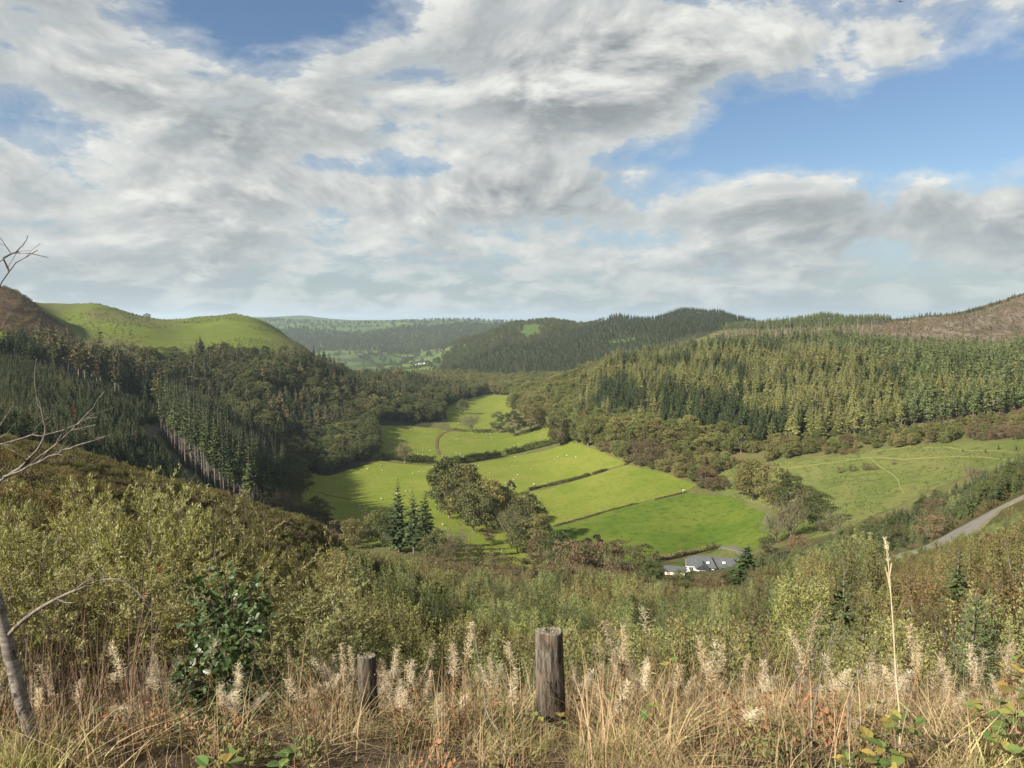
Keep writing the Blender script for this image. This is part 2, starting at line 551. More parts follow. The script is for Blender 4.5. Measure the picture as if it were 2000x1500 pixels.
M_TRACK = track_mat(0.7)
M_TRACK_DARK = track_mat(0.42)  # darkened copy of the gravel; on the left track it paints in the shade
M_BARK = bark_mat("bark_grey_brown", (0.12, 0.095, 0.07), (0.22, 0.19, 0.15), 5)
M_BARK_STAND = bark_mat("bark_spruce_stand", (0.09, 0.075, 0.06), (0.19, 0.165, 0.14), 4)  # less pale bark, darkened partly to paint in the shade within the stand
M_BARK_PALE = bark_mat("bark_pale", (0.19, 0.165, 0.14), (0.34, 0.31, 0.27), 4)
M_SPRUCE = foliage_mat("spruce_needles", (0.032, 0.050, 0.019), (0.062, 0.086, 0.031), (0.080, 0.096, 0.035), 0.1, 0.7, 0.15, 0.7)
M_PINE = foliage_mat("pine_needles", (0.078, 0.110, 0.040), (0.138, 0.168, 0.060), (0.160, 0.172, 0.066), 0.1, 0.7, 0.15, 0.7)
M_LARCH = foliage_mat("larch_needles", (0.150, 0.166, 0.052), (0.225, 0.232, 0.080), (0.235, 0.215, 0.085), 0.2, 0.7, 0.1, 0.8)
M_LARCH_DULL = foliage_mat("larch_needles_dull", (0.080, 0.085, 0.036), (0.130, 0.125, 0.052), (0.150, 0.115, 0.055), 0.15, 0.7, 0.1, 0.8)
M_BROAD = foliage_mat("broadleaf_foliage", (0.100, 0.120, 0.036), (0.165, 0.175, 0.056), (0.190, 0.150, 0.062), 0.2, 0.6, 0.15, 0.75)
M_BROAD_DARK = foliage_mat("broadleaf_foliage_dark", (0.058, 0.078, 0.026), (0.100, 0.120, 0.040), (0.115, 0.098, 0.042), 0.15, 0.6, 0.15, 0.7)
M_HAW = foliage_mat("hawthorn_foliage", (0.085, 0.078, 0.038), (0.130, 0.112, 0.054), (0.150, 0.095, 0.060), 0.15, 0.7, 0.1, 0.8)
M_COPPER = foliage_mat("copper_foliage", (0.026, 0.017, 0.013), (0.048, 0.030, 0.022), None, 0.1)
M_SCRUB = foliage_mat("scrub_foliage", (0.140, 0.150, 0.046), (0.215, 0.210, 0.075), (0.190, 0.145, 0.065), 0.25, 0.6, 0.2, 0.85, 1.0)
M_SCRUB_G = foliage_mat("scrub_foliage_green", (0.105, 0.140, 0.044), (0.170, 0.195, 0.070), (0.200, 0.200, 0.085), 0.25, 0.6, 0.2, 0.8, 1.0)
M_BRACKEN = foliage_mat("bracken_fronds", (0.115, 0.082, 0.038), (0.185, 0.132, 0.060), (0.150, 0.148, 0.056), 0.2, 0.8, 0.05, 0.9)
M_HEATHER = foliage_mat("heather_sprigs", (0.092, 0.072, 0.044), (0.150, 0.118, 0.066), (0.150, 0.150, 0.056), 0.1, 0.9, 0.05, 0.9)
M_RUSH = foliage_mat("rush_tussock", (0.100, 0.115, 0.042), (0.155, 0.155, 0.066), (0.170, 0.145, 0.070), 0.2, 0.8, 0.05, 0.8)
# ------------------------------------------------------------------ mesh helpers
def mesh_np(name, verts, faces, mats=(), mat_idx=None, attrs=None, smooth=False, colors=None):
    """faces: list of int arrays, each (n, k) with one k"""
    me = bpy.data.meshes.new(name)
    verts = np.ascontiguousarray(verts, dtype=np.float32)
    faces = [np.ascontiguousarray(f, dtype=np.int32) for f in faces if len(f)]
    me.vertices.add(len(verts))
    me.vertices.foreach_set('co', verts.ravel())
    nl = sum(f.size for f in faces)
    npoly = sum(len(f) for f in faces)
    me.loops.add(nl)
    me.polygons.add(npoly)
    me.loops.foreach_set('vertex_index', np.concatenate([f.ravel() for f in faces]))
    tot = np.concatenate([np.full(len(f), f.shape[1], np.int32) for f in faces])
    start = np.concatenate([[0], np.cumsum(tot)[:-1]]).astype(np.int32)
    me.polygons.foreach_set('loop_start', start)
    me.polygons.foreach_set('use_smooth', np.full(npoly, bool(smooth)))
    for m in mats:
        me.materials.append(m)
    if mat_idx is not None:
        me.polygons.foreach_set('material_index', np.asarray(mat_idx, np.int32))
    for k, v in (attrs or {}).items():
        a = me.attributes.new(k, 'FLOAT', 'POINT')
        a.data.foreach_set('value', np.asarray(v, np.float32))
    for k, v in (colors or {}).items():
        a = me.attributes.new(k, 'FLOAT_COLOR', 'POINT')
        v = np.asarray(v, np.float32)
        a.data.foreach_set('color', np.concatenate([v, np.ones((len(v), 1), np.float32)], 1).ravel())
    me.update(calc_edges=True)
    me.validate()
    return me


def link(name, me, parent=None, loc=None):
    o = bpy.data.objects.new(name, me)
    COL.objects.link(o)
    if parent is not None:
        o.parent = parent
    if loc is not None:
        o.location = loc
    return o


def tag(o, label=None, cat=None, group=None, kind=None):
    if label:
        o['label'] = label
    if cat:
        o['category'] = cat
    if group:
        o['group'] = group
    if kind:
        o['kind'] = kind
    return o


def empty(name, loc, rz=0.0, s=1.0):
    o = bpy.data.objects.new(name, None)
    o.empty_display_size = 0.1
    o.location = loc
    o.rotation_euler = (0, 0, rz)
    o.scale = (s, s, s)
    COL.objects.link(o)
    return o


# ------------------------------------------------------------------ land cover on the terrain
def soft(poly, x, y, w):
    """about 1 inside the polygon, 0 outside, with a ragged border"""
    dx = fbm(x / (w * 3), y / (w * 3), 3, 71) * w
    dy = fbm(x / (w * 3), y / (w * 3), 3, 83) * w
    return inside(poly, x + dx, y + dy).astype(float)


POLY_LEFT_HILL = uy_poly([(-900, 400), (0, 415), (240, 500), (400, 620), (560, 680), (660, 770), (700, 900), (600, 1150), (300, 1300), (-900, 1400)])
POLY_HEATHER_HILL = uy_poly([(-600, 520), (-100, 520), (60, 470), (180, 560), (150, 640), (60, 720), (-300, 760), (-900, 800)])
POLY_CLEARFELL = uy_poly([(1360, 740), (1500, 720), (1650, 720), (1800, 720), (2300, 700), (2600, 1500), (1700, 1300), (1740, 1100), (1650, 960), (1480, 930), (1390, 960)])
POLY_SPUR = uy_poly([(-600, 22), (0, 24), (200, 28), (420, 34), (560, 42), (640, 62), (680, 85), (560, 95), (300, 90), (0, 80), (-600, 80)])
POLY_FOREST_FLOOR = uy_poly([(-900, 385), (330, 395), (300, 345), (400, 262), (480, 250), (560, 300), (740, 520), (870, 700), (1000, 1000), (1050, 920), (1040, 700), (1130, 520), (1240, 450), (1450, 410), (1690, 380), (2000, 372), (2400, 392), (2400, 700), (1400, 715), (1200, 800), (1150, 1200), (1500, 1150), (1740, 1020), (1740, 1200), (1500, 1900), (1200, 2000), (900, 1900), (850, 1300), (650, 780), (560, 690), (400, 630), (240, 510), (0, 420), (-900, 410)])

gx, gy = GX.ravel(), GY.ravel()
gr = np.hypot(gx, gy)
n_a = fbm(gx / 14, gy / 14, 4, 91)
n_b = fbm(gx / 4, gy / 4, 4, 95)
n_c = fbm(gx / 160, gy / 160, 4, 99)


def blend(col, c, f):
    f = np.clip(f, 0, 1)[:, None]
    return col * (1 - f) + np.array(c)[None] * f


land = np.tile(np.array([[0.105, 0.105, 0.040]]), (len(gx), 1))
land = blend(land, (0.125, 0.080, 0.042), (n_a > 0.15) * 0.45)
land = blend(land, (0.075, 0.090, 0.030), (n_b > 0.2) * 0.6)
f = soft(POLY_SPUR, gx, gy, 4)
land = blend(land, (0.080, 0.052, 0.032), f)
land = blend(land, (0.105, 0.100, 0.036), f * (n_b + 0.8 * n_a > 0.12))
sl = (gy > 9) & (gr < 260) & (gx > -0.25 * gy)
land = blend(land, (0.060, 0.058, 0.026), sl * 0.75)  # ground under the scrub darkened, painting in the shade between bushes
far = np.clip((gr - 1250) / 300, 0, 1)
land = blend(land, (0.085, 0.115, 0.040), far)
land = blend(land, (0.050, 0.065, 0.028), far * (n_c > 0.1))
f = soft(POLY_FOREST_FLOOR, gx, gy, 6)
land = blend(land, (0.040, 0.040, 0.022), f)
f = soft(POLY_LEFT_HILL, gx, gy, 3)
land = blend(land, (0.098, 0.122, 0.026), f)
land = blend(land, (0.125, 0.120, 0.040), f * np.clip(n_c * 2, 0, 0.7))
land = blend(land, (0.085, 0.105, 0.028), f * (n_a > 0.25) * 0.5)
land = blend(land, (0.105, 0.095, 0.045), f * (fbm(gx / 40, gy / 90, 4, 57) > 0.22) * 0.6)
land = blend(land, (0.075, 0.090, 0.026), f * (fbm(gx / 110, gy / 60, 4, 58) > 0.12) * 0.55)
f = soft(POLY_HEATHER_HILL, gx, gy, 14)
land = blend(land, (0.085, 0.050, 0.034), f)
land = blend(land, (0.120, 0.085, 0.040), f * (n_a > 0.15))
f = soft(POLY_CLEARFELL, gx, gy, 8)
land = blend(land, (0.118, 0.086, 0.060), f)
land = blend(land, (0.085, 0.068, 0.045), f * (n_a > 0.1))
land = blend(land, (0.170, 0.140, 0.110), f * (fbm(gx / 7, gy / 22, 4, 44) > 0.2) * 0.8)
land = blend(land, (0.085, 0.062, 0.040), np.clip((8.5 - gr) / 3, 0, 1))

nr, nt = len(RS), len(TH)
ii, jj = np.meshgrid(np.arange(1, nr - 1), np.arange(nt - 1), indexing='ij')
q = np.stack([ii * nt + jj, (ii + 1) * nt + jj, (ii + 1) * nt + jj + 1, ii * nt + jj + 1], -1).reshape(-1, 4)[:, ::-1]
tri0 = np.stack([np.zeros(nt - 1, int), np.arange(nt - 1) + nt, np.arange(nt - 1) + nt + 1], -1)[:, ::-1]
V = np.stack([gx, gy, HG.ravel()], -1)
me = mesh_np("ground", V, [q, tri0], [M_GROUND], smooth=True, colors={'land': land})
tag(link("ground", me), "rough hillsides and valley ground under the whole landscape", "ground", kind='structure')
del V, q, ii, jj

# the sea beyond the coast hills
m, N, out = new_mat("sea_water")
geo = N.node('ShaderNodeNewGeometry')
nz = N.noise(geo.outputs['Position'], 0.01, 5, 0.6)
bsdf(N, out, (0.05, 0.075, 0.085), 0.25, 0.5, bump(N, nz, 0.3, 2.0))
aa = np.radians(np.linspace(-75, 75, 61))
V = np.concatenate([np.stack([9600 * np.sin(aa), 9600 * np.cos(aa), np.full(61, -172.0)], -1), np.stack([62000 * np.sin(aa), 62000 * np.cos(aa), np.full(61, -172.0)], -1)])
Q = np.stack([np.arange(60), np.arange(60) + 1, np.arange(60) + 62, np.arange(60) + 61], -1)[:, ::-1]
tag(link("sea", mesh_np("sea", V, [Q], [m])), "pale grey strip of sea at the hazy horizon", "sea", kind='structure')


def sheet(name, poly, mat, lift=0.12, step=4.0, label=None, kind='structure', cat=None, wob=0.0):
    poly = np.asarray(poly)
    bd = []
    for i in range(len(poly)):
        a, b = poly[i], poly[(i + 1) % len(poly)]
        n = max(1, int(np.linalg.norm(b - a) / step))
        for k in range(n):
            bd.append(a + (b - a) * k / n)
    bd = np.array(bd)
    if wob:
        bd = bd + np.stack([fbm(bd[:, 0] / (wob * 6), bd[:, 1] / (wob * 6), 3, 7), fbm(bd[:, 0] / (wob * 6), bd[:, 1] / (wob * 6), 3, 8)], -1) * wob
    mn, mx = bd.min(0), bd.max(0)
    sx, sy = np.meshgrid(np.arange(mn[0], mx[0], step), np.arange(mn[1], mx[1], step))
    sx, sy = sx.ravel() + 0.13, sy.ravel() + 0.17
    k = inside(bd, sx, sy)
    ip = np.stack([sx[k], sy[k]], -1)
    if len(ip):
        dmin = np.full(len(ip), 1e9)
        for b in bd:
            dmin = np.minimum(dmin, np.hypot(ip[:, 0] - b[0], ip[:, 1] - b[1]))
        ip = ip[dmin > step * 0.45]
    pts = [Vector(p) for p in bd] + [Vector(p) for p in ip]
    nb = len(bd)
    vv, ee, ff, *_ = geometry.delaunay_2d_cdt(pts, [(i, (i + 1) % nb) for i in range(nb)], [], 1, 1e-5)
    v2 = np.array([tuple(v) for v in vv])
    z = ground(v2[:, 0], v2[:, 1]) + lift
    F = np.array([f for f in ff if len(f) == 3])
    a, b, c = v2[F[:, 0]], v2[F[:, 1]], v2[F[:, 2]]
    cr = (b[:, 0] - a[:, 0]) * (c[:, 1] - a[:, 1]) - (b[:, 1] - a[:, 1]) * (c[:, 0] - a[:, 0])
    F[cr < 0] = F[cr < 0][:, ::-1]
    me = mesh_np(name, np.column_stack([v2, z]), [F], [mat], smooth=True)
    return tag(link(name, me), label, cat or name, kind=kind)


# fields (corners read off the photograph and laid on the valley floor)
FIELDS = {}


def field(key, name, pts, mat, label, ymin=150, step=4.0, lift=0.12, wob=1.2):
    FIELDS[key] = px_poly(pts, ymin)
    sheet(name, FIELDS[key], mat, lift, step, label, cat='field', wob=wob)


field('top', 'pasture', [(868, 800), (890, 786), (950, 768), (1004, 772), (1000, 800), (985, 822), (960, 838), (905, 842), (880, 836)], M_FIELD_A, "small bright pasture farthest up the valley behind a lone bare tree")
field('left', 'pasture', [(735, 833), (800, 831), (862, 838), (853, 862), (857, 888), (872, 902), (830, 906), (742, 897)], M_FIELD_C, "green pasture beside the dark wood with a red-brown stream edge")
field('mid', 'pasture', [(862, 840), (905, 844), (960, 840), (1012, 850), (1072, 832), (1078, 864), (1010, 884), (900, 905), (872, 902), (857, 888), (853, 862)], M_FIELD_C, "sunlit pasture between the brown stream line and the oak wood")
field('big', 'pasture', [(590, 920), (640, 930), (742, 901), (830, 910), (900, 909), (1010, 889), (1112, 862), (1224, 906), (1130, 934), (1018, 960), (1010, 1000), (1045, 1040), (1078, 1090), (1060, 1110), (900, 1100), (820, 1075), (700, 1062), (630, 1030), (590, 985)], M_FIELD_A, "largest pasture in the valley dotted with grazing sheep")
field('mid_right', 'pasture', [(1018, 963), (1130, 937), (1226, 909), (1300, 925), (1360, 948), (1340, 962), (1180, 1000), (1072, 1030), (1035, 1000)], M_FIELD_C, "yellow-green pasture rising to the scrubby wood edge")
field('lush', 'pasture', [(1074, 1032), (1180, 1002), (1342, 964), (1420, 968), (1500, 1002), (1500, 1060), (1455, 1082), (1420, 1068), (1345, 1082), (1265, 1098), (1180, 1100), (1090, 1080)], M_FIELD_B, "lush dark green pasture above the slate-roofed bungalow")
field('rough', 'rough_field', [(1395, 925), (1440, 912), (1530, 900), (1690, 880), (1850, 866), (2000, 858), (2150, 850), (2150, 905), (2000, 905), (1900, 925), (1800, 965), (1700, 1010), (1640, 1042), (1560, 1058), (1500, 1050), (1500, 990), (1400, 960)], M_FIELD_R, "rough rushy grassland crossed by pale sheep paths on the right")
for k, (pts, mt, lb) in enumerate([
    ([(600, 668), (672, 664), (716, 672), (690, 684), (640, 686)], M_FIELD_FAR2, "dim strip field at the near end of the distant valley"),
    ([(690, 686), (716, 674), (752, 680), (742, 690), (716, 694)], M_FIELD_FAR, "pale small field high on the distant valley floor"),
    ([(700, 697), (760, 692), (800, 700), (790, 710), (735, 712)], M_FIELD_FAR2, "mid green field in the middle of the distant valley"),
    ([(735, 714), (790, 712), (836, 708), (842, 714), (780, 722), (745, 722)], M_FIELD_FAR, "long light field near the distant white farm"),
    ([(748, 725), (800, 721), (850, 716), (846, 724), (780, 732)], M_FIELD_FAR, "narrow light field below the distant white farm"),
    ([(762, 692), (790, 690), (815, 696), (806, 700)], M_FIELD_FAR, "tiny bright field beside the distant dark trees"),
    ([(884, 660), (936, 645), (928, 655), (892, 666)], M_FIELD_FAR, "slanting pale field in the far wooded slope"),
    ([(846, 706), (880, 690), (896, 682), (880, 696), (858, 708)], M_FIELD_FAR2, "thin sloping field climbing the far wooded slope"),
]):
    FIELDS['far%d' % k] = px_poly(pts, 1500)
    sheet('far_field', FIELDS['far%d' % k], mt, 1.2, 30.0, lb, cat='field')
for pts, Y0, mt, lb in [
    ([(1014, 654), (1024, 640), (1040, 634), (1056, 637), (1052, 644), (1062, 652), (1046, 654), (1034, 662)], 1500, M_FIELD_FAR2, "small green field on the shoulder of the far hill"),
    ([(1170, 668), (1200, 664), (1262, 656), (1240, 666), (1190, 672)], 1000, M_FIELD_FAR2, "sliver of green field behind the conifer hill"),
    ([(700, 634), (730, 627), (800, 628), (790, 636), (740, 638)], 3600, M_FIELD_FAR, "pale field on top of the hazy far ridge"),
]:
    FIELDS['hill%d' % Y0] = px_poly(pts, Y0)
    sheet('far_field', FIELDS['hill%d' % Y0], mt, 1.5, 30.0, lb, cat='field')


def ribbon(name, pts, w, mat, label, lift=0.16, cat='track', kind='structure'):
    pts = np.array(pts, float)
    d = np.concatenate([[0], np.cumsum(np.linalg.norm(np.diff(pts, axis=0), axis=1))])
    s = np.arange(0, d[-1], max(0.5, w * 0.4))
    # smooth the polyline
    cx, cy_ = np.interp(s, d, pts[:, 0]), np.interp(s, d, pts[:, 1])
    kk = max(3, int(len(s) / 14) | 1)
    ker = np.ones(kk) / kk
    pad = kk // 2
    cx = np.convolve(np.pad(cx, pad, 'edge'), ker, 'valid')
    cy_ = np.convolve(np.pad(cy_, pad, 'edge'), ker, 'valid')
    tx, ty = np.gradient(cx), np.gradient(cy_)
    L = np.hypot(tx, ty) + 1e-9
    nx, ny = -ty / L, tx / L
    m_ = 9
    V, A = [], []
    for k in range(m_):
        f = k / (m_ - 1)
        wig = 1 + 0.18 * fbm(s / 7, s * 0 + k * 0, 3, 3 + (k > m_ // 2) * 9)
        x = cx + nx * (f - 0.5) * w * wig
        y = cy_ + ny * (f - 0.5) * w * wig
        edge = 1 if 0 < k < m_ - 1 else -0.6
        V.append(np.column_stack([x, y, ground(x, y) + lift * edge]))
        A.append(np.full(len(x), f))
    n = len(cx)
    V, A = np.concatenate(V), np.concatenate(A)
    a, b = np.meshgrid(np.arange(m_ - 1), np.arange(n - 1), indexing='ij')
    Q = np.stack([a * n + b, a * n + b + 1, (a + 1) * n + b + 1, (a + 1) * n + b], -1).reshape(-1, 4)[:, ::-1]
    return tag(link(name, mesh_np(name, V, [Q], [mat], attrs={'across': A}, smooth=True)), label, cat, kind=kind)


TRACK_R = [hit(u, v, 60)[:2] for u, v in [(2150, 925), (2000, 972), (1960, 990), (1915, 1012), (1880, 1036), (1850, 1056), (1800, 1078), (1740, 1092), (1690, 1100)]]
ribbon("track", TRACK_R, 7.8, M_TRACK, "grey gravel forest track curving down the right hillside", 0.25)
TRACK_L = [hit(u, v, 110)[:2] for u, v in [(470, 992), (420, 968), (390, 946), (355, 912), (325, 880), (300, 862), (288, 850), (296, 842), (312, 836)]]
ribbon("track", TRACK_L, 4.2, M_TRACK_DARK, "shade-darkened gravel track running beside the tall spruce stand", 0.25)
# ------------------------------------------------------------------ plant prototypes (meshes shared by all copies)
def tubes(paths, sides=5):
    """paths: list of (points (n,3), radii (n)). returns verts, quads"""
    V, F, base = [], [], 0
    ang = np.arange(sides) / sides * 2 * np.pi
    for P, R in paths:
        P = np.asarray(P, float)
        R = np.asarray(R, float)
        T = np.gradient(P, axis=0)
        T /= np.linalg.norm(T, axis=1)[:, None] + 1e-12
        ref = np.array([0.31, 0.17, 0.93]) if abs(T[0, 2]) < 0.9 else np.array([0.95, 0.2, 0.1])
        A = np.cross(T, ref)
        A /= np.linalg.norm(A, axis=1)[:, None] + 1e-12
        B = np.cross(T, A)
        ring = P[:, None, :] + R[:, None, None] * (np.cos(ang)[None, :, None] * A[:, None, :] + np.sin(ang)[None, :, None] * B[:, None, :])
        n = len(P)
        V.append(ring.reshape(-1, 3))
        i, j = np.meshgrid(np.arange(n - 1), np.arange(sides), indexing='ij')
        j2 = (j + 1) % sides
        F.append((base + np.stack([i * sides + j, i * sides + j2, (i + 1) * sides + j2, (i + 1) * sides + j], -1)).reshape(-1, 4))
        base += n * sides
    return np.concatenate(V), np.concatenate(F)


def unit(v):
    return v / (np.linalg.norm(v, axis=-1, keepdims=True) + 1e-9)


def leaves(C, D, Nn, L, W, rng, fold=0.0, shape='diamond'):
    """leaf blades at C pointing along D with normals about Nn; L, W arrays. returns verts, faces, tint"""
    C, D, Nn = np.asarray(C, float), unit(np.asarray(D, float)), np.asarray(Nn, float)
    S = unit(np.cross(D, Nn))
    U = np.cross(S, D)
    n = len(C)
    L = np.broadcast_to(L, n)[:, None]
    W = np.broadcast_to(W, n)[:, None]
    if shape == 'diamond':
        v = np.stack([C, C + D * L * 0.45 + S * W * 0.5 + U * W * fold, C + D * L, C + D * L * 0.45 - S * W * 0.5 + U * W * fold], 1)
        f = np.arange(n)[:, None] * 4 + np.array([[0, 1, 2, 3]])
        k = 4
    else:                                           # longer leaf with a midrib fold
        v = np.stack([C, C + D * L * 0.3 + S * W * 0.5 + U * W * fold, C + D * L * 0.65 + S * W * 0.42 + U * W * fold, C + D * L - U * L * 0.08,
                      C + D * L * 0.65 - S * W * 0.42 + U * W * fold, C + D * L * 0.3 - S * W * 0.5 + U * W * fold, C + D * L * 0.5], 1)
        b = np.arange(n)[:, None] * 7
        f = np.concatenate([b + np.array([[0, 1, 2, 6]]), b + np.array([[6, 2, 3, 4]]), b + np.array([[0, 6, 4, 5]])])
        k = 7
    tint = np.repeat(rng.random(n), k)
    return v.reshape(-1, 3), f, tint


def rand_dirs(n, rng):
    v = rng.normal(size=(n, 3))
    return unit(v)


class Proto:
    """a plant kind: woody mesh, foliage mesh and one joined mesh for the far ones"""
    def __init__(self, name, height, wood, leaf, mw, ml, wood_name='trunk', leaf_name='crown', far=True):
        self.height = height
        wv, wf = wood
        lv, lf, lt = leaf
        self.wood = mesh_np(name + '_' + wood_name, wv, [wf], [mw], smooth=True)
        self.leaf = mesh_np(name + '_' + leaf_name, lv, [lf], [ml], attrs={'tint': lt})
        self.wood_name, self.leaf_name = wood_name, leaf_name
        if far:
            v = np.concatenate([wv, lv])
            f2 = lf + len(wv)
            self.both = mesh_np(name, v, [wf, f2], [mw, ml], np.concatenate([np.zeros(len(wf)), np.ones(len(lf))]), attrs={'tint': np.concatenate([np.zeros(len(wv)), lt])})


def conifer(name, H, R, seed, mat, z0=0.08, whorls=24, per=7, droop=0.25, power=0.85, bark=None, dead=0, spray=5, gap=0.0, flat=0.0, lean=0.0):
    rng = np.random.default_rng(seed)
    bark = bark or M_BARK
    zs = np.linspace(0, H, 9)
    wob = np.cumsum(rng.normal(0, 0.01 * H / 9 * (1 + lean * 5), (9, 2)), 0)
    axis = np.column_stack([wob, zs])
    paths = [(axis, np.linspace(H * 0.0125, 0.03, 9))]
    C, D, NN, LL, WW = [], [], [], [], []
    for w in range(whorls):
        t = (w + rng.uniform(-0.3, 0.3)) / whorls
        t = min(max(t, 0), 0.995)
        z = H * (z0 + (1 - z0) * t)
        if rng.random() < gap:
            continue
        length = R * (1 - t) ** power * rng.uniform(0.7, 1.15) + 0.12
        if t < 0.12:
            length *= 0.6 + 3 * t
        nb = max(3, int(per * (0.55 + 0.45 * (1 - t))))
        a0 = rng.uniform(0, 6.28)
        for b in range(nb):
            if rng.random() < gap * 0.7:
                continue
            a = a0 + b * 6.283 / nb + rng.uniform(-0.3, 0.3)
            ln = length * rng.uniform(0.65, 1.15)
            rise = (0.35 * t - droop * (1 - t)) * (1 - flat) + rng.uniform(-0.1, 0.1)
            dr = np.array([math.cos(a), math.sin(a), rise])
            side = np.array([-math.sin(a), math.cos(a), 0])
            o = np.array([np.interp(z, zs, axis[:, 0]), np.interp(z, zs, axis[:, 1]), z])
            for s in range(spray):
                f = (s + 0.6) / spray
                c = o + dr * ln * (f - 0.28) + np.array([0, 0, 0.10 * ln * math.sin(f * 3)])
                wd = ln * 0.62 * (1.1 - 0.75 * f) * rng.uniform(0.6, 1.2)
                sd = side * rng.uniform(-0.9, 0.9) + dr * 0.9
                C.append(c + side * rng.normal(0, 0.10) * ln)
                D.append(sd + np.array([0, 0, rng.normal(-0.05, 0.25)]))
                NN.append(np.array([0, 0, 1.0]) + rng.normal(0, 0.45, 3))
                LL.append(ln * 0.52 * rng.uniform(0.7, 1.2))
                WW.append(max(wd, 0.14))
    for k in range(dead):
        z = H * rng.uniform(0.12, z0 + 0.1)
        a = rng.uniform(0, 6.28)
        l = R * rng.uniform(0.3, 0.7)
        o = np.array([np.interp(z, zs, axis[:, 0]), np.interp(z, zs, axis[:, 1]), z])
        paths.append((np.array([o, o + np.array([math.cos(a) * l * 0.5, math.sin(a) * l * 0.5, 0.02]), o + np.array([math.cos(a) * l, math.sin(a) * l, -0.25 * l])]), [0.05, 0.035, 0.015]))
    C.append(np.array([axis[-1, 0], axis[-1, 1], H * 0.955]))
    D.append(np.array([0, 0, 1.0]))
    NN.append(np.array([1.0, 0, 0]))
    LL.append(H * 0.06)
    WW.append(0.22)
    lf = leaves(C, D, NN, np.array(LL), np.array(WW), rng, fold=-0.15)
    wv, wf = tubes(paths[:1], 6)
    if len(paths) > 1:
        v2, f2 = tubes(paths[1:], 3)
        wf = np.concatenate([wf, f2 + len(wv)])
        wv = np.concatenate([wv, v2])
    return Proto(name, H, (wv, wf), lf, bark, mat)


def limbs(rng, H, spread, n_main, start, r0, up=0.6, twigs=3, sub=3, wav=0.08):
    """trunk with forking limbs; returns paths and the ends of the twigs"""
    tz = H * start
    k = 5
    tr = np.column_stack([np.cumsum(rng.normal(0, 0.015 * H, k)) - 0, np.cumsum(rng.normal(0, 0.015 * H, k)), np.linspace(0, tz, k)])
    tr[0, :2] = 0
    paths = [(tr, np.linspace(r0 * 1.25, r0 * 0.8, k))]
    ends = []
    for i in range(n_main):
        a = i * 2.4 + rng.uniform(-0.4, 0.4)
        f = rng.uniform(0.55, 1.0)
        o = tr[-1] * 1.0
        o = np.array([np.interp(f * tz, tr[:, 2], tr[:, 0]), np.interp(f * tz, tr[:, 2], tr[:, 1]), f * tz])
        rad = spread * rng.uniform(0.25, 0.95)
        top = H * rng.uniform(0.62, 0.98) - 0.38 * H * (rad / spread) ** 2
        e = np.array([math.cos(a) * rad, math.sin(a) * rad, max(top, o[2] + 0.1 * H)])
        mid = o + (e - o) * 0.5 + np.array([0, 0, -0.05 * H * (up - 0.5)]) + rng.normal(0, wav * spread, 3)
        q = np.array([o, o + (mid - o) * 0.5 + rng.normal(0, 0.02 * H, 3), mid, mid + (e - mid) * 0.5 + rng.normal(0, 0.02 * H, 3), e])
        paths.append((q, np.linspace(r0 * 0.6, r0 * 0.10, 5)))
        ends.append(e)
        for s in range(sub):
            g = rng.uniform(0.35, 0.95)
            o2 = o + (e - o) * g
            e2 = o2 + rand_dirs(1, rng)[0] * np.array([1, 1, 0.7]) * spread * rng.uniform(0.25, 0.5) + np.array([0, 0, 0.06 * H])
            m2 = (o2 + e2) / 2 + rng.normal(0, 0.03 * spread, 3)
            paths.append((np.array([q[0] + (q[-1] - q[0]) * g * 0 + o2, m2, e2]), [r0 * 0.25, r0 * 0.14, r0 * 0.05]))
            ends.append(e2)
            for t in range(twigs):
                e3 = e2 + rand_dirs(1, rng)[0] * spread * rng.uniform(0.12, 0.28) + np.array([0, 0, 0.03 * H])
                paths.append((np.array([m2 + (e2 - m2) * rng.uniform(0.2, 0.9), (e2 + e3) / 2, e3]), [r0 * 0.10, r0 * 0.06, r0 * 0.025]))
                ends.append(e3)
    return paths, np.array(ends)


def broadleaf(name, H, R, seed, mat, n_clump=64, per=70, leaf=0.52, start=0.16, bark=None, airy=0.0, low=0.03, squash=1.0, far=True):
    rng = np.random.default_rng(seed)
    paths, ends = limbs(rng, H * 0.92, R * 0.85, 6, start, H * 0.02)
    # clumps fill an uneven dome
    cc = []
    lob = rng.uniform(0.7, 1.15, 12)
    for i in range(n_clump):
        th = rng.uniform(0, 6.283)
        cz = rng.uniform(-0.75, 1.0)
        rr = math.sqrt(max(0, 1 - (cz * (0.92 if cz > 0 else 1.15)) ** 2)) * lob[int(th / 6.283 * 12) % 12] * rng.uniform(0.55, 1.0)
        zz = H * (0.5 + low * 0.5) + cz * H * (0.5 - low * 0.5) * 0.93
        cc.append((math.cos(th) * rr * R, math.sin(th) * rr * R, zz))
    cc = np.array(cc)
    rad = R * rng.uniform(0.17, 0.32, len(cc))
    C, D, NN = [], [], []
    for c, r in zip(cc, rad):
        m = int(per * (r / (R * 0.25)) ** 2 * (1 - airy))
        dirs = rand_dirs(m, rng)
        dirs[:, 2] = np.abs(dirs[:, 2]) * 1.0 - 0.25 * rng.random(m)
        pos = c + dirs * r * rng.uniform(0.55, 1.1, (m, 1)) * np.array([1, 1, 0.72 * squash])
        C.append(pos)
        D.append(rand_dirs(m, rng) + dirs * 0.4)
        NN.append(dirs + rng.normal(0, 0.7, (m, 3)))
    C, D, NN = np.concatenate(C), np.concatenate(D), np.concatenate(NN)
    n = len(C)
    lf = leaves(C, D, NN, leaf * rng.uniform(0.7, 1.3, n), leaf * 0.75 * rng.uniform(0.7, 1.3, n), rng, 0.12)
    return Proto(name, H, tubes(paths, 5), lf, bark or M_BARK, mat, far=far)


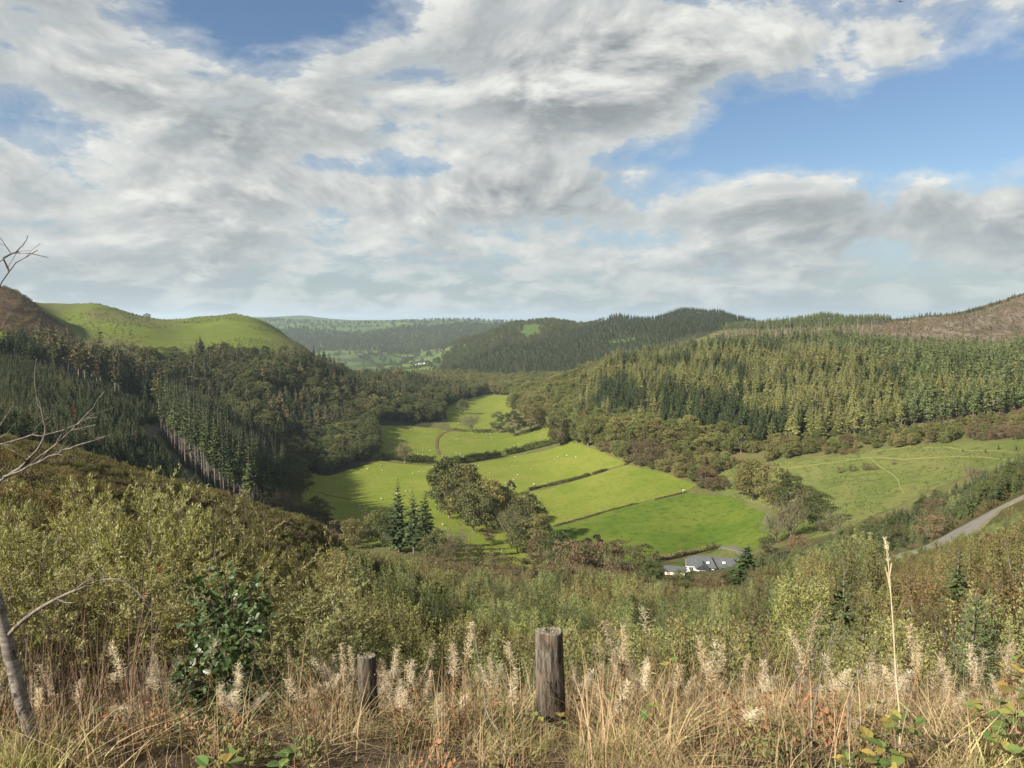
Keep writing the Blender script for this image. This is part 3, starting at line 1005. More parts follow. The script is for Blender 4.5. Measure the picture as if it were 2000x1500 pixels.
def bare_tree(name, H, R, seed, mat, n_leaf=500, bark=None):
    rng = np.random.default_rng(seed)
    paths, ends = limbs(rng, H, R, 12, 0.24, H * 0.022, twigs=6, sub=6)
    e = ends[rng.integers(0, len(ends), n_leaf)] + rng.normal(0, R * 0.09, (n_leaf, 3))
    lf = leaves(e, rand_dirs(n_leaf, rng), rand_dirs(n_leaf, rng), 0.42 * rng.uniform(0.6, 1.3, n_leaf), 0.28, rng, 0.1)
    return Proto(name, H, tubes(paths, 4), lf, bark or M_BARK_PALE, mat)


def scrub(name, H, R, seed, mat, stems=15, per=230, leaf=0.11, bark=None, up=0.55, leaf_w=0.5):
    """upright many-stemmed young willow, birch or larch regrowth"""
    rng = np.random.default_rng(seed)
    paths, C, D, NN = [], [], [], []
    for s in range(stems):
        a = rng.uniform(0, 6.28)
        hh = H * rng.uniform(0.55, 1.0)
        rad = R * rng.uniform(0.15, 1.0) * (1.15 - 0.5 * hh / H)
        e = np.array([math.cos(a) * rad, math.sin(a) * rad, hh])
        b = np.array([math.cos(a), math.sin(a), 0]) * R * 0.10
        mid = b + (e - b) * 0.5 + np.array([math.cos(a), math.sin(a), 0]) * R * 0.12 + rng.normal(0, 0.04 * H, 3)
        q = np.array([b, (b + mid) / 2, mid, (mid + e) / 2, e])
        paths.append((q, np.linspace(H * 0.008, H * 0.0015, 5)))
        t = rng.uniform(0.12, 1.0, per) ** 0.8
        P = np.stack([np.interp(t * 4, np.arange(5), q[:, k]) for k in range(3)], -1)
        wdt = R * 0.30 * (1.08 - t)[:, None] + 0.05 * H * 0.3
        off = rand_dirs(per, rng) * np.array([1, 1, 0.5])
        P = P + off * wdt * rng.uniform(0.2, 1.0, (per, 1))
        C.append(P)
        D.append(off * 0.6 + np.array([0, 0, up]) + rng.normal(0, 0.3, (per, 3)))
        NN.append(rand_dirs(per, rng))
    C, D, NN = np.concatenate(C), np.concatenate(D), np.concatenate(NN)
    n = len(C)
    lf = leaves(C, D, NN, leaf * rng.uniform(0.6, 1.35, n), leaf * leaf_w * rng.uniform(0.7, 1.2, n), rng, 0.1)
    return Proto(name, H, tubes(paths, 3), lf, bark or M_BARK, mat, wood_name='stems', leaf_name='foliage')


P = {}
P['spruce'] = [conifer('spruce_kind', 22, 4.2, 100 + i, M_SPRUCE, z0=0.10 + 0.05 * i, whorls=25, per=7) for i in range(3)]
P['pine'] = [conifer('pine_kind', 20, 4.2, 120 + i, M_PINE, z0=0.28, whorls=17, per=7, droop=-0.05, power=0.6, gap=0.12, dead=10, spray=5) for i in range(3)]
P['larch'] = [conifer('larch_kind', 21, 4.2, 140 + i, M_LARCH, z0=0.18 + 0.06 * i, whorls=24, per=6, droop=0.15, gap=0.10, dead=14, power=0.8, bark=M_BARK_PALE) for i in range(4)]
P['old_larch'] = [conifer('old_larch_kind', 25, 5.2, 160 + i, M_LARCH_DULL, z0=0.30, whorls=15, per=6, droop=-0.02, gap=0.18, dead=10, power=0.5, bark=M_BARK_PALE, flat=0.7) for i in range(3)]
P['stand'] = [conifer('stand_spruce_kind', 26, 3.0, 180 + i, M_SPRUCE, z0=0.30 + 0.08 * i, whorls=21, per=6, droop=0.2, gap=0.05, dead=34, power=0.8, bark=M_BARK_STAND) for i in range(3)]
P['snag'] = [conifer('snag_kind', 19, 1.1, 190 + i, M_LARCH_DULL, z0=0.6, whorls=6, per=3, gap=0.4, dead=30, spray=2, bark=M_BARK_PALE) for i in range(2)]
P['young'] = [conifer('young_conifer_kind', 6, 1.8, 200 + i, M_SPRUCE, z0=0.02, whorls=17, per=8, droop=0.05, spray=4) for i in range(3)]
P['young_dull'] = [conifer('young_larch_kind', 6, 1.6, 210 + i, M_LARCH_DULL, z0=0.03, whorls=13, per=6, droop=0.0, spray=4, gap=0.06) for i in range(2)]
P['broad'] = [broadleaf('broadleaf_kind', 15, 6.2, 220 + i, M_BROAD) for i in range(4)]
P['broad_dark'] = [broadleaf('dark_broadleaf_kind', 15, 6.2, 240 + i, M_BROAD_DARK) for i in range(3)]
P['haw'] = [broadleaf('hawthorn_kind', 6.5, 3.4, 260 + i, M_HAW, n_clump=36, per=50, leaf=0.3, start=0.15, airy=0.1, low=0.05) for i in range(3)]
P['copper'] = [broadleaf('copper_kind', 10, 3.6, 270, M_COPPER, n_clump=40, per=60, leaf=0.4, start=0.12, low=0.05)]
P['bare'] = [bare_tree('bare_tree_kind', 16, 8.6, 280 + i, M_BROAD, 1000 + 900 * i, M_BARK) for i in range(3)]
P['scrub'] = [scrub('scrub_kind', 4.2, 2.0, 300 + i, M_SCRUB) for i in range(4)]
P['scrub_green'] = [scrub('green_scrub_kind', 4.2, 2.0, 320 + i, M_SCRUB_G) for i in range(3)]
P['bracken'] = [scrub('bracken_kind', 0.95, 0.85, 340 + i, M_BRACKEN, stems=18, per=90, leaf=0.055, up=-0.05) for i in range(3)]
P['heather'] = [scrub('heather_kind', 0.55, 0.8, 350 + i, M_HEATHER, stems=26, per=36, leaf=0.065, up=0.7) for i in range(3)]
P['rush'] = [scrub('rush_kind', 0.7, 0.6, 360 + i, M_RUSH, stems=20, per=14, leaf=0.30, up=1.6, leaf_w=0.09) for i in range(2)]
# ------------------------------------------------------------------ scattering
def mass(name, pts, kinds, label, cat, group=None):
    """everything of a kind that nobody could count: one object; pts: list of (x, y, z, rot, scale, kind index)"""
    pts = np.asarray(pts, float)
    if len(pts) == 0:
        return None
    me = bpy.data.meshes.new(name)
    me.vertices.add(len(pts))
    me.vertices.foreach_set('co', np.ascontiguousarray(pts[:, :3], np.float32).ravel())
    for nm, colm, typ in (('rot', 3, 'FLOAT'), ('scl', 4, 'FLOAT')):
        a = me.attributes.new(nm, typ, 'POINT')
        a.data.foreach_set('value', np.ascontiguousarray(pts[:, colm], np.float32))
    a = me.attributes.new('idx', 'INT', 'POINT')
    a.data.foreach_set('value', np.ascontiguousarray(pts[:, 5], np.int32))
    o = link(name, me)
    pc = bpy.data.collections.new(name + '_kinds')
    for k, mesh in enumerate(kinds):
        ob = bpy.data.objects.new('%s_kind_%03d' % (name, k), mesh)
        pc.objects.link(ob)
    ng = bpy.data.node_groups.new(name + '_scatter', 'GeometryNodeTree')
    ng.interface.new_socket('Geometry', in_out='INPUT', socket_type='NodeSocketGeometry')
    ng.interface.new_socket('Geometry', in_out='OUTPUT', socket_type='NodeSocketGeometry')
    nn, ll = ng.nodes, ng.links
    gi, go = nn.new('NodeGroupInput'), nn.new('NodeGroupOutput')
    ci = nn.new('GeometryNodeCollectionInfo')
    ci.inputs['Collection'].default_value = pc
    ci.inputs['Separate Children'].default_value = True
    ci.inputs['Reset Children'].default_value = True
    ip = nn.new('GeometryNodeInstanceOnPoints')
    ip.inputs['Pick Instance'].default_value = True

    def attr(nm, typ):
        n_ = nn.new('GeometryNodeInputNamedAttribute')
        n_.data_type = typ
        n_.inputs['Name'].default_value = nm
        return n_.outputs['Attribute']
    cx = nn.new('ShaderNodeCombineXYZ')
    ll.new(attr('rot', 'FLOAT'), cx.inputs[2])
    ll.new(gi.outputs[0], ip.inputs['Points'])
    ll.new(ci.outputs[0], ip.inputs['Instance'])
    ll.new(attr('idx', 'INT'), ip.inputs['Instance Index'])
    ll.new(cx.outputs[0], ip.inputs['Rotation'])
    ll.new(attr('scl', 'FLOAT'), ip.inputs['Scale'])
    ll.new(ip.outputs[0], go.inputs[0])
    md = o.modifiers.new('scatter', 'NODES')
    md.node_group = ng
    return tag(o, label, cat, group, 'stuff')


def plant(name, proto, loc, rz, s, label, cat, group=None):
    t = empty(name, loc, rz, s)
    link(proto.wood_name, proto.wood, t)
    link(proto.leaf_name, proto.leaf, t)
    return tag(t, label, cat, group)


def spread(poly, step, rng, jit=0.42):
    poly = np.asarray(poly)
    mn, mx = poly.min(0), poly.max(0)
    x, y = np.meshgrid(np.arange(mn[0], mx[0], step), np.arange(mn[1], mx[1], step))
    x = x + (np.arange(x.shape[0]) % 2)[:, None] * step * 0.5
    x, y = x.ravel(), y.ravel()
    x = x + rng.uniform(-jit, jit, len(x)) * step
    y = y + rng.uniform(-jit, jit, len(y)) * step
    k = inside(poly, x, y)
    return x[k], y[k]


def in_view(x, y, z, h, m=40):
    u, v = to_px(x, y, z + h)
    u0, v0 = to_px(x, y, z)
    return (u > -m) & (u < 2000 + m) & (y > 1) & (v < 1500)


def sees(x, y, z, n=48):
    """which points the eye sees over the bare ground"""
    ok = np.ones(len(x), bool)
    for f in np.linspace(0.03, 0.97, n):
        ok &= ground(x * f, y * f) < z * f + 0.3
    return ok


FIELD_ALL = [FIELDS[k] for k in ('top', 'left', 'mid', 'big', 'mid_right', 'lush', 'rough')]


def near_track(x, y, w=4.0):
    m_ = np.zeros(len(x), bool)
    for tr, kw in ((TRACK_R, 1.75), (TRACK_L, 1.0)):
        t = np.array(tr)
        for a, b in zip(t[:-1], t[1:]):
            ab = b - a
            f = np.clip(((x - a[0]) * ab[0] + (y - a[1]) * ab[1]) / (ab @ ab), 0, 1)
            m_ |= np.hypot(x - a[0] - f * ab[0], y - a[1] - f * ab[1]) < w * kw
    return m_


WOODS = {}    # kind of tree -> rows (x, y, z, rot, scale, proto index)


def wood(kind, poly, step, scale=(0.8, 1.15), avoid_fields=True, rng=None, keep=1.0, sink=0.2, pick=None):
    rng = rng or np.random.default_rng(len(WOODS) * 17 + int(step * 100))
    x, y = spread(poly, step, rng)
    k = rng.random(len(x)) < keep
    if avoid_fields:
        for f in FIELD_ALL:
            k &= ~inside(f, x, y)
    k &= ~near_track(x, y, 3.6)
    if pick is not None:
        k &= pick(x, y)
    x, y = x[k], y[k]
    z = ground(x, y) - sink
    s = rng.uniform(*scale, len(x)) * (0.80 + 0.42 * vnoise(x / 34, y / 34, 4))
    idx = rng.integers(0, len(P[kind]), len(x))
    rows = np.column_stack([x, y, z, rng.uniform(0, 6.28, len(x)), s, idx])
    WOODS.setdefault(kind, []).append(rows)
    return rows
# ------------------------------------------------------------------ woods
def band(lo, hi, seed):
    return lambda x, y: (lambda n: (n > lo) & (n <= hi))(vnoise(x / 28, y / 28, seed) * 0.6 + vnoise(x / 9, y / 9, seed + 1) * 0.4)


R_LOW = uy_poly([(1120, 560), (1200, 500), (1300, 455), (1440, 420), (1540, 395), (1540, 470), (1440, 500), (1300, 540), (1200, 610), (1130, 690)])
R_MID = uy_poly([(1130, 690), (1200, 610), (1300, 540), (1440, 500), (1540, 470), (1540, 395), (1690, 376), (1760, 372), (1760, 480), (1700, 560), (1560, 650), (1400, 690), (1250, 740), (1160, 820)])
R_RIGHT = uy_poly([(1760, 372), (2000, 374), (2350, 392), (2350, 680), (2000, 640), (1800, 650), (1700, 560), (1760, 480)])
R_TOP = uy_poly([(1230, 750), (1400, 690), (1560, 650), (1700, 560), (1800, 650), (1700, 690), (1560, 705), (1420, 720), (1260, 790)])
R_BROAD = uy_poly([(975, 860), (1005, 770), (1058, 580), (1118, 500), (1180, 470), (1240, 440), (1330, 415), (1400, 402), (1455, 398), (1450, 425), (1300, 460), (1200, 505), (1130, 565), (1140, 700), (1160, 820), (1100, 960), (1000, 1050), (950, 980)])
wood('spruce', R_LOW, 5.4, (0.55, 0.85), pick=lambda x, y: band(0.0, 0.50, 51)(x, y))
wood('larch', R_LOW, 5.4, (0.55, 0.85), pick=band(0.50, 1.0, 51))
wood('larch', R_MID, 5.4, (0.56, 0.90), pick=band(0.36, 1.0, 52))
wood('spruce', R_MID, 5.4, (0.56, 0.88), pick=band(0.0, 0.36, 52))
wood('pine', R_RIGHT, 5.8, (0.66, 1.05), pick=band(0.36, 1.0, 53))
wood('larch', R_RIGHT, 5.8, (0.62, 0.95), pick=band(0.0, 0.36, 53))
wood('pine', R_TOP, 5.8, (0.7, 1.1), pick=band(0.3, 1.0, 54))
wood('larch', R_TOP, 5.8, (0.65, 0.95), pick=band(0.0, 0.3, 54))
wood('broad', R_BROAD, 7.5, (0.6, 1.05))
# left side of the valley
L_YOUNG = uy_poly([(-500, 190), (-100, 170), (150, 190), (290, 300), (285, 345), (330, 400), (0, 395), (-500, 380)])
wood('young', L_YOUNG, 3.1, (0.7, 1.25), pick=band(0.0, 0.66, 61))
wood('young_dull', L_YOUNG, 3.1, (0.7, 1.2), pick=band(0.66, 1.0, 61))
wood('young', uy_poly([(120, 110), (300, 130), (430, 190), (450, 240), (395, 246), (330, 305), (290, 335), (285, 300), (150, 195)]), 3.2, (0.5, 0.95))
L_OLD = uy_poly([(-500, 395), (0, 400), (340, 408), (360, 440), (330, 500), (230, 505), (0, 425), (-500, 415)])
wood('old_larch', L_OLD, 7.0, (0.62, 0.95), pick=band(0.45, 1.0, 62))
wood('spruce', L_OLD, 6.2, (0.6, 0.85), pick=band(0.0, 0.45, 62))
L_STAND = uy_poly([(300, 352), (338, 312), (400, 266), (452, 252), (478, 256), (540, 310), (560, 400), (440, 440), (345, 405)])
wood('stand', L_STAND, 4.6, (0.9, 1.12))
L_UP = uy_poly([(345, 410), (440, 445), (560, 400), (560, 470), (700, 590), (860, 740), (960, 1000), (820, 1060), (650, 790), (560, 700), (400, 640), (240, 520), (330, 500)])
wood('spruce', L_UP, 6.0, (0.6, 0.95), pick=band(0.0, 0.36, 63))
wood('old_larch', L_UP, 6.8, (0.55, 0.85), pick=band(0.36, 0.50, 63))
wood('broad_dark', L_UP, 7.6, (0.6, 1.0), pick=band(0.50, 0.74, 63))
wood('broad', L_UP, 7.6, (0.6, 0.95), pick=band(0.74, 1.0, 63))
L_BROAD = uy_poly([(470, 320), (560, 345), (600, 420), (640, 442), (742, 500), (738, 640), (860, 680), (872, 760), (860, 745), (700, 590), (560, 470), (540, 330)])
wood('broad_dark', L_BROAD, 6.4, (0.6, 0.95), pick=band(0.3, 1.0, 64))
wood('broad', L_BROAD, 6.4, (0.55, 0.9), pick=band(0.0, 0.3, 64))
# beyond the bend
wood('broad', uy_poly([(770, 1050), (880, 1010), (960, 1000), (1005, 1060), (1100, 965), (1180, 900), (1190, 1150), (1000, 1280), (850, 1420), (780, 1250)]), 11, (0.7, 1.0))
wood('spruce', uy_poly([(860, 1420), (1010, 1260), (1180, 1160), (1290, 1250), (1420, 1600), (1480, 1850), (1300, 1960), (1190, 1900), (1110, 1780), (1060, 1640), (980, 1720), (900, 1750)]), 10.5, (0.45, 0.7))
wood('broad_dark', uy_poly([(850, 1430), (980, 1730), (1010, 1900), (1000, 2250), (900, 2350), (870, 1900)]), 15, (0.6, 0.9))
wood('broad_dark', uy_poly([(975, 1740), (1060, 1650), (1110, 1790), (1180, 1900), (1140, 2080), (1070, 2250), (990, 2300)]), 15, (0.5, 0.8), pick=lambda x, y: ~inside(FIELDS['hill1500'], x, y))
wood('pine', uy_poly([(1470, 930), (1650, 965), (1735, 1080), (1700, 1190), (1600, 1220), (1480, 1230), (1420, 1300), (1400, 1120), (1440, 1000)]), 8.5, (0.45, 0.7))
wood('snag', uy_poly([(1380, 760), (1480, 730), (1640, 740), (1720, 960), (1650, 1000), (1500, 920), (1400, 900)]), 14, (0.5, 0.9), keep=0.8)
wood('young', uy_poly([(1700, 760), (2000, 720), (2400, 800), (2300, 1110), (2000, 1115), (1800, 1090), (1720, 1150)]), 24, (0.4, 0.9), keep=0.6)
wood('young', uy_poly([(1720, 1080), (1800, 1060), (2000, 1090), (2300, 1100), (2300, 1130), (2000, 1135), (1800, 1130), (1720, 1150)]), 9, (0.6, 1.5), keep=0.7)
wood('broad_dark', uy_poly([(560, 3300), (700, 3200), (860, 3000), (900, 2500), (960, 2500), (1010, 2700), (1040, 4300), (820, 4250), (700, 4050), (560, 4150), (480, 4100), (480, 3500)]), 26, (1.0, 1.5))
wood('broad_dark', uy_poly([(480, 4150), (1050, 4300), (1100, 5600), (450, 5600)]), 60, (0.8, 1.3), keep=0.55)

FR1 = px_poly([(1104, 858), (1116, 866), (1170, 890), (1226, 910), (1300, 928), (1362, 952), (1400, 962), (1396, 925), (1440, 910), (1400, 895), (1300, 872), (1200, 846), (1130, 836)])
wood('broad', FR1, 5.0, (0.28, 0.55), pick=band(0.4, 1.0, 71))
wood('haw', FR1, 4.2, (0.6, 1.1), pick=band(0.0, 0.4, 71))
FR2 = uy_poly([(1500, 372), (1600, 358), (1700, 345), (1850, 330), (2000, 318), (2300, 310), (2300, 392), (2000, 376), (1760, 374), (1690, 378), (1540, 398), (1455, 402)])
wood('broad', FR2, 5.2, (0.25, 0.5), pick=band(0.5, 1.0, 72))
wood('haw', FR2, 4.6, (0.5, 1.0), pick=band(0.0, 0.42, 72))
FR3 = px_poly([(560, 935), (600, 925), (640, 930), (600, 985), (630, 1030), (700, 1066), (640, 1060), (560, 1010), (500, 990)])
wood('haw', FR3, 6.0, (0.6, 1.2))

R_BAND = np.array([hit(u, v, 120)[:2] for u, v in [(1470, 1118), (1560, 1090), (1640, 1060), (1720, 1025), (1800, 985), (1900, 948), (2000, 918), (2120, 895), (2120, 930), (2000, 962), (1900, 1004), (1800, 1062), (1700, 1092), (1600, 1122), (1500, 1150)]])
wood('young', R_BAND, 3.0, (0.5, 1.0), pick=band(0.0, 0.62, 73))
wood('broad_dark', R_BAND, 3.6, (0.2, 0.36), pick=band(0.62, 1.0, 73))

GROUPS = {   # kind: name, category, look
    'spruce': ('spruce_tree', 'tree', "dark green pointed spruce", "spruces"),
    'larch': ('larch_tree', 'tree', "yellow-green larch", "larches"),
    'pine': ('pine_tree', 'tree', "dull green pine", "pines"),
    'old_larch': ('old_larch_tree', 'tree', "old brownish larch with layered branches", "old larches"),
    'stand': ('tall_spruce', 'tree', "tall spruce with a bare pale trunk", "tall bare-trunked spruces"),
    'young': ('young_conifer', 'young conifer', "small bushy conifer", "young conifers"),
    'young_dull': ('young_larch', 'young conifer', "small brownish larch", "young larches"),
    'broad': ('broadleaf_tree', 'tree', "round olive-green broadleaf tree", "broadleaf trees"),
    'broad_dark': ('dark_broadleaf_tree', 'tree', "dark round broadleaf tree", "dark broadleaf trees"),
    'haw': ('thorn_bush', 'bush', "brown rounded thorn bush", "thorn bushes"),
    'snag': ('bare_conifer', 'tree', "thin grey nearly bare conifer", "bare conifers"),
}


def place_words(x, y):
    u = 1000 + x / y * FPX / 1.012
    if y > 1400:
        return "on the hazy far ridges"
    if u > 1000 and y > 900:
        return "on the second hill behind the right conifer wood"
    if y > 900:
        return "in the wood at the bend of the valley"
    if u > 1440 and y < 300:
        return "in the dark thicket above the right gravel track"
    if u > 1700:
        return "at the right end of the hill above the rough field" if y < 470 else "along the right skyline of the conifer hill"
    if u > 1440:
        return "low on the conifer hill above the rough field" if y < 470 else "high on the conifer hill above the rough field"
    if u > 940:
        return "on the right wood edge above the sheep pastures" if y < 520 else "high in the middle of the right conifer hill"
    if u < 330:
        return "on the replanted slope left of the dark track" if y < 400 else "in the shaded old wood under the heather hill"
    if u < 580 and y < 445:
        return "in the stand beside the dark left track"
    return "in the shaded left wood beside the pastures" if y < 660 else "high in the left wood under the green hill"


LIMIT = {'spruce': 290, 'larch': 290, 'pine': 220, 'old_larch': 110, 'stand': 160, 'young': 290, 'young_dull': 80, 'broad': 170, 'broad_dark': 180, 'snag': 60, 'haw': 110}
rest_rows, rest_meshes = [], []


def plant_rows(kind, rows):
    """the largest in view as trees of their own; the others return to the mass"""
    Hk = P[kind][0].height
    x, y, z = rows[:, 0], rows[:, 1], rows[:, 2]
    vis = in_view(x, y, z, Hk * 0.7) & sees(x, y, z + Hk * 0.8 * rows[:, 4])
    size = np.where(vis, rows[:, 4] / np.hypot(x, y), 0)
    order = np.argsort(-size)
    n = min(LIMIT[kind], int(vis.sum()))
    nm, cat, look, gp = GROUPS[kind]
    for i in order[:n]:
        r = rows[i]
        w = place_words(r[0], r[1])
        plant(nm, P[kind][int(r[5])], r[:3], r[3], r[4], look + ' ' + w, cat, gp + ' ' + w)
    return rows[order[n:]].copy()


for kind, lists in WOODS.items():
    rest = plant_rows(kind, np.concatenate(lists))
    rest[:, 5] += len(rest_meshes)
    rest_meshes += [p.both for p in P[kind]]
    rest_rows.append(rest)
rest_rows = np.concatenate(rest_rows)
mass('forest', rest_rows, rest_meshes, "uncountable mixed conifer and broadleaf woods covering the hills", 'forest')
# ------------------------------------------------------------------ single trees and bushes in the valley
GROW = {'copse_tree': 1.12, 'tall_conifer': 1.32, 'slope_tree': 1.15, 'pond_tree': 1.25, 'garden_bush': 0.85, 'thicket_tree': 1.3}


def base_tree(name, kind, u, vb, hpx, label, cat='tree', var=0, rz=None, group=None, ymin=150, wide=1.0):
    b = hit(u, vb, ymin)
    pr = P[kind][var % len(P[kind])]
    s = hpx * b[1] / FPX / pr.height * (1.12 if kind in ('broad', 'broad_dark') else 1.0) * GROW.get(name, 1.0)
    o = plant(name, pr, (b[0], b[1], b[2] - 0.15 * s), rz if rz is not None else random.uniform(0, 6.28), s, label, cat, group)
    o.scale = (s * wide, s * wide, s)
    return o


P['fir'] = [conifer('garden_fir_kind', 12, 4.4, 401, M_SPRUCE, z0=0.03, whorls=20, per=9, droop=0.1, power=0.62, spray=7)]
for a in [
    ('field_tree', 'bare', 921, 846, 46, "lone bare-branched tree on the pasture edge in the valley", 'tree', 0),
    ('field_tree', 'broad_dark', 903, 807, 24, "small round dark tree in the farthest bright pasture", 'tree', 1),
    ('oak_tree', 'broad_dark', 972, 846, 38, "low oak at the left tip of the wood beside the far pasture", 'tree', 0),
    ('oak_tree', 'broad_dark', 1002, 852, 44, "broad oak next to the tip of the wood by the far pasture", 'tree', 1),
    ('oak_tree', 'broad', 1038, 842, 50, "tall oak third along the wood edge by the far pasture", 'tree', 2),
    ('oak_tree', 'broad_dark', 1092, 872, 62, "spreading oak at the end of the long dark hedge", 'tree', 2),
    ('oak_tree', 'broad', 1150, 872, 52, "pale olive oak above the corner of the sheep pasture", 'tree', 3),
    ('hedge_tree', 'bare', 790, 905, 44, "slender half-bare tree standing in the left hedge", 'tree', 2),
    ('round_bush', 'broad_dark', 600, 958, 31, "isolated round dark bush on the shaded pasture", 'bush', 0),
    ('hedge_tree', 'broad', 622, 1034, 58, "grey-green bushy tree at the foot of the heathery spur", 'tree', 1),
    ('hedge_tree', 'bare', 555, 1012, 62, "brownish thin tree behind the heathery spur", 'tree', 1),
    ('hedge_tree', 'bare', 520, 1000, 60, "thin bare tree just right of the tall spruce stand", 'tree', 2),
    ('copse_tree', 'broad_dark', 878, 1012, 92, "big dark tree at the left of the copse in the sheep pasture", 'tree', 1),
    ('copse_tree', 'broad', 905, 1024, 96, "tallest olive tree in the copse in the sheep pasture", 'tree', 0),
    ('copse_tree', 'broad_dark', 930, 1040, 78, "dark tree in the middle of the pasture copse", 'tree', 2),
    ('copse_tree', 'broad', 952, 1034, 80, "yellow-green tree in the right half of the pasture copse", 'tree', 3),
    ('copse_tree', 'broad_dark', 975, 1030, 66, "dark rounded tree at the right of the pasture copse", 'tree', 0),
    ('copper_tree', 'copper', 998, 968, 30, "small dark purple tree beside the pasture copse", 'tree', 0),
    ('thorn_tree', 'haw', 970, 972, 28, "pointed reddish bush left of the purple tree", 'bush', 1),
    ('thorn_tree', 'haw', 1002, 992, 28, "brown thorn bush below the purple tree", 'bush', 2),
    ('pond_tree', 'broad_dark', 1028, 1062, 70, "airy dark tree in front of the pond", 'tree', 1),
    ('pond_tree', 'bare', 1000, 1062, 64, "half-bare tree left of the pond", 'tree', 2),
    ('thorn_tree', 'haw', 955, 1062, 32, "small round thorn bush on the strip of grass by the copse", 'bush', 0),
    ('tall_conifer', 'spruce', 780, 1078, 114, "tallest and leftmost of the three dark conifers at the pasture foot", 'tree', 0, None, None, 150, 1.35),
    ('tall_conifer', 'spruce', 808, 1082, 100, "middle one of the three dark conifers at the pasture foot", 'tree', 1, None, None, 150, 1.35),
    ('tall_conifer', 'spruce', 832, 1088, 104, "slim rightmost of the three dark conifers at the pasture foot", 'tree', 2, None, None, 150, 1.35),
    ('slope_tree', 'broad', 742, 1066, 56, "round olive tree left of the three conifers", 'tree', 1),
    ('slope_tree', 'bare', 722, 1058, 56, "leaning thin tree farthest left of the three conifers", 'tree', 1),
    ('slope_tree', 'broad_dark', 762, 1074, 62, "dark bushy tree close against the three conifers", 'tree', 0),
    ('slope_tree', 'bare', 892, 1092, 66, "thin brown tree below the pasture copse", 'tree', 0),
    ('slope_tree', 'haw', 925, 1112, 44, "dark thorn thicket below the pasture copse", 'bush', 0),
    ('slope_tree', 'haw', 965, 1128, 50, "brown thorn thicket at the lower end of the grass strip", 'bush', 1),
    ('slope_tree', 'haw', 1005, 1138, 48, "rust-brown thorn thicket right of the grass strip", 'bush', 2),
    ('field_tree', 'broad', 1470, 978, 72, "large pale green tree at the top right of the lush pasture", 'tree', 0),
    ('field_tree', 'broad', 1505, 990, 78, "rounded green tree in the clump right of the lush pasture", 'tree', 2),
    ('field_tree', 'broad_dark', 1540, 1004, 72, "dark tree in the clump right of the lush pasture", 'tree', 1),
    ('field_tree', 'broad_dark', 1575, 1020, 66, "dark tree at the right side of the clump by the rough field", 'tree', 0),
    ('field_tree', 'bare', 1518, 1062, 78, "leaning bare tree at the lower right of the lush pasture", 'tree', 0),
    ('field_tree', 'bare', 1545, 1054, 88, "bare forked tree beside the leaning one near the lush pasture", 'tree', 1),
    ('thorn_tree', 'haw', 1606, 1040, 28, "golden brown bush at the bottom of the rough field", 'bush', 1),
    ('thorn_tree', 'haw', 1380, 956, 44, "dark upright thorn tree on the fence line of the lush pasture", 'bush', 0),
    ('thorn_tree', 'haw', 1410, 958, 32, "pinkish brown bush right of the upright thorn tree", 'bush', 2),
    ('thorn_tree', 'bare', 1895, 945, 46, "bare bush on the edge of the rough field near the track", 'bush', 0),
    ('garden_fir', 'fir', 1456, 1152, 88, "dark broad fir standing right of the bungalow", 'tree', 0, None, None, 150, 1.45),
    ('slope_tree', 'haw', 655, 1062, 40, "brown thorn tree where the spur meets the pasture", 'bush', 0),
    ('slope_tree', 'broad', 690, 1072, 48, "olive bushy tree at the lower left corner of the big pasture", 'tree', 3),
    ('slope_tree', 'broad_dark', 850, 1098, 52, "dark tree just right of the three conifers", 'tree', 2),
    ('slope_tree', 'haw', 875, 1104, 40, "thorn bush between the conifers and the thin brown tree", 'bush', 2),
    ('pond_tree', 'broad', 1050, 1078, 56, "green tree at the right of the pond below the lush field line", 'tree', 0),
    ('pond_tree', 'broad_dark', 1012, 1080, 52, "low dark tree below the pond", 'tree', 2),
    ('slope_tree', 'haw', 1040, 1112, 44, "brown thicket tree below the pond trees", 'bush', 1),
    ('copse_tree', 'broad_dark', 862, 985, 60, "outer dark tree on the far left side of the copse", 'tree', 0),
    ('copse_tree', 'broad', 985, 1014, 52, "small olive tree closing the right end of the copse", 'tree', 1),
    ('field_tree', 'broad_dark', 1600, 1034, 66, "dark tree at the far right of the clump by the rough field", 'tree', 2),
    ('field_tree', 'bare', 1630, 1050, 60, "half-bare tree below the clump by the rough field", 'tree', 2),
    ('field_tree', 'broad', 1450, 968, 56, "paler tree at the left of the clump above the lush pasture", 'tree', 1),
    ('slope_tree', 'broad_dark', 1500, 1096, 40, "dark bush between the garden fir and the leaning bare tree", 'bush', 0),
    ('slope_tree', 'haw', 1560, 1090, 44, "brown bush under the forked bare tree", 'bush', 2),
    ('garden_tree', 'haw', 1388, 1076, 20, "small round brown tree by the bungalow drive", 'tree', 1),
]:
    base_tree(*a)
SIDE = 0
for k, (u, vb, hp, kd) in enumerate([(1060, 1108, 38, 'haw'), (1085, 1122, 40, 'broad_dark'), (1108, 1132, 42, 'haw'), (1135, 1130, 40, 'haw'), (1160, 1122, 42, 'copper'), (1185, 1128, 40, 'haw'),
                                     (1208, 1138, 44, 'haw'), (1235, 1140, 38, 'haw'), (1258, 1146, 40, 'broad_dark')]):
    base_tree('thicket_tree', kd, u, vb - 4, hp * 1.4, "%s in the brown thicket below the lush pasture, %s from its left end" % (
        {'haw': 'brown thorn tree', 'broad_dark': 'dark green tree', 'copper': 'purple-brown tree'}[kd], ['first', 'second', 'third', 'fourth', 'fifth', 'sixth', 'seventh', 'eighth', 'ninth'][k]), 'tree', k)
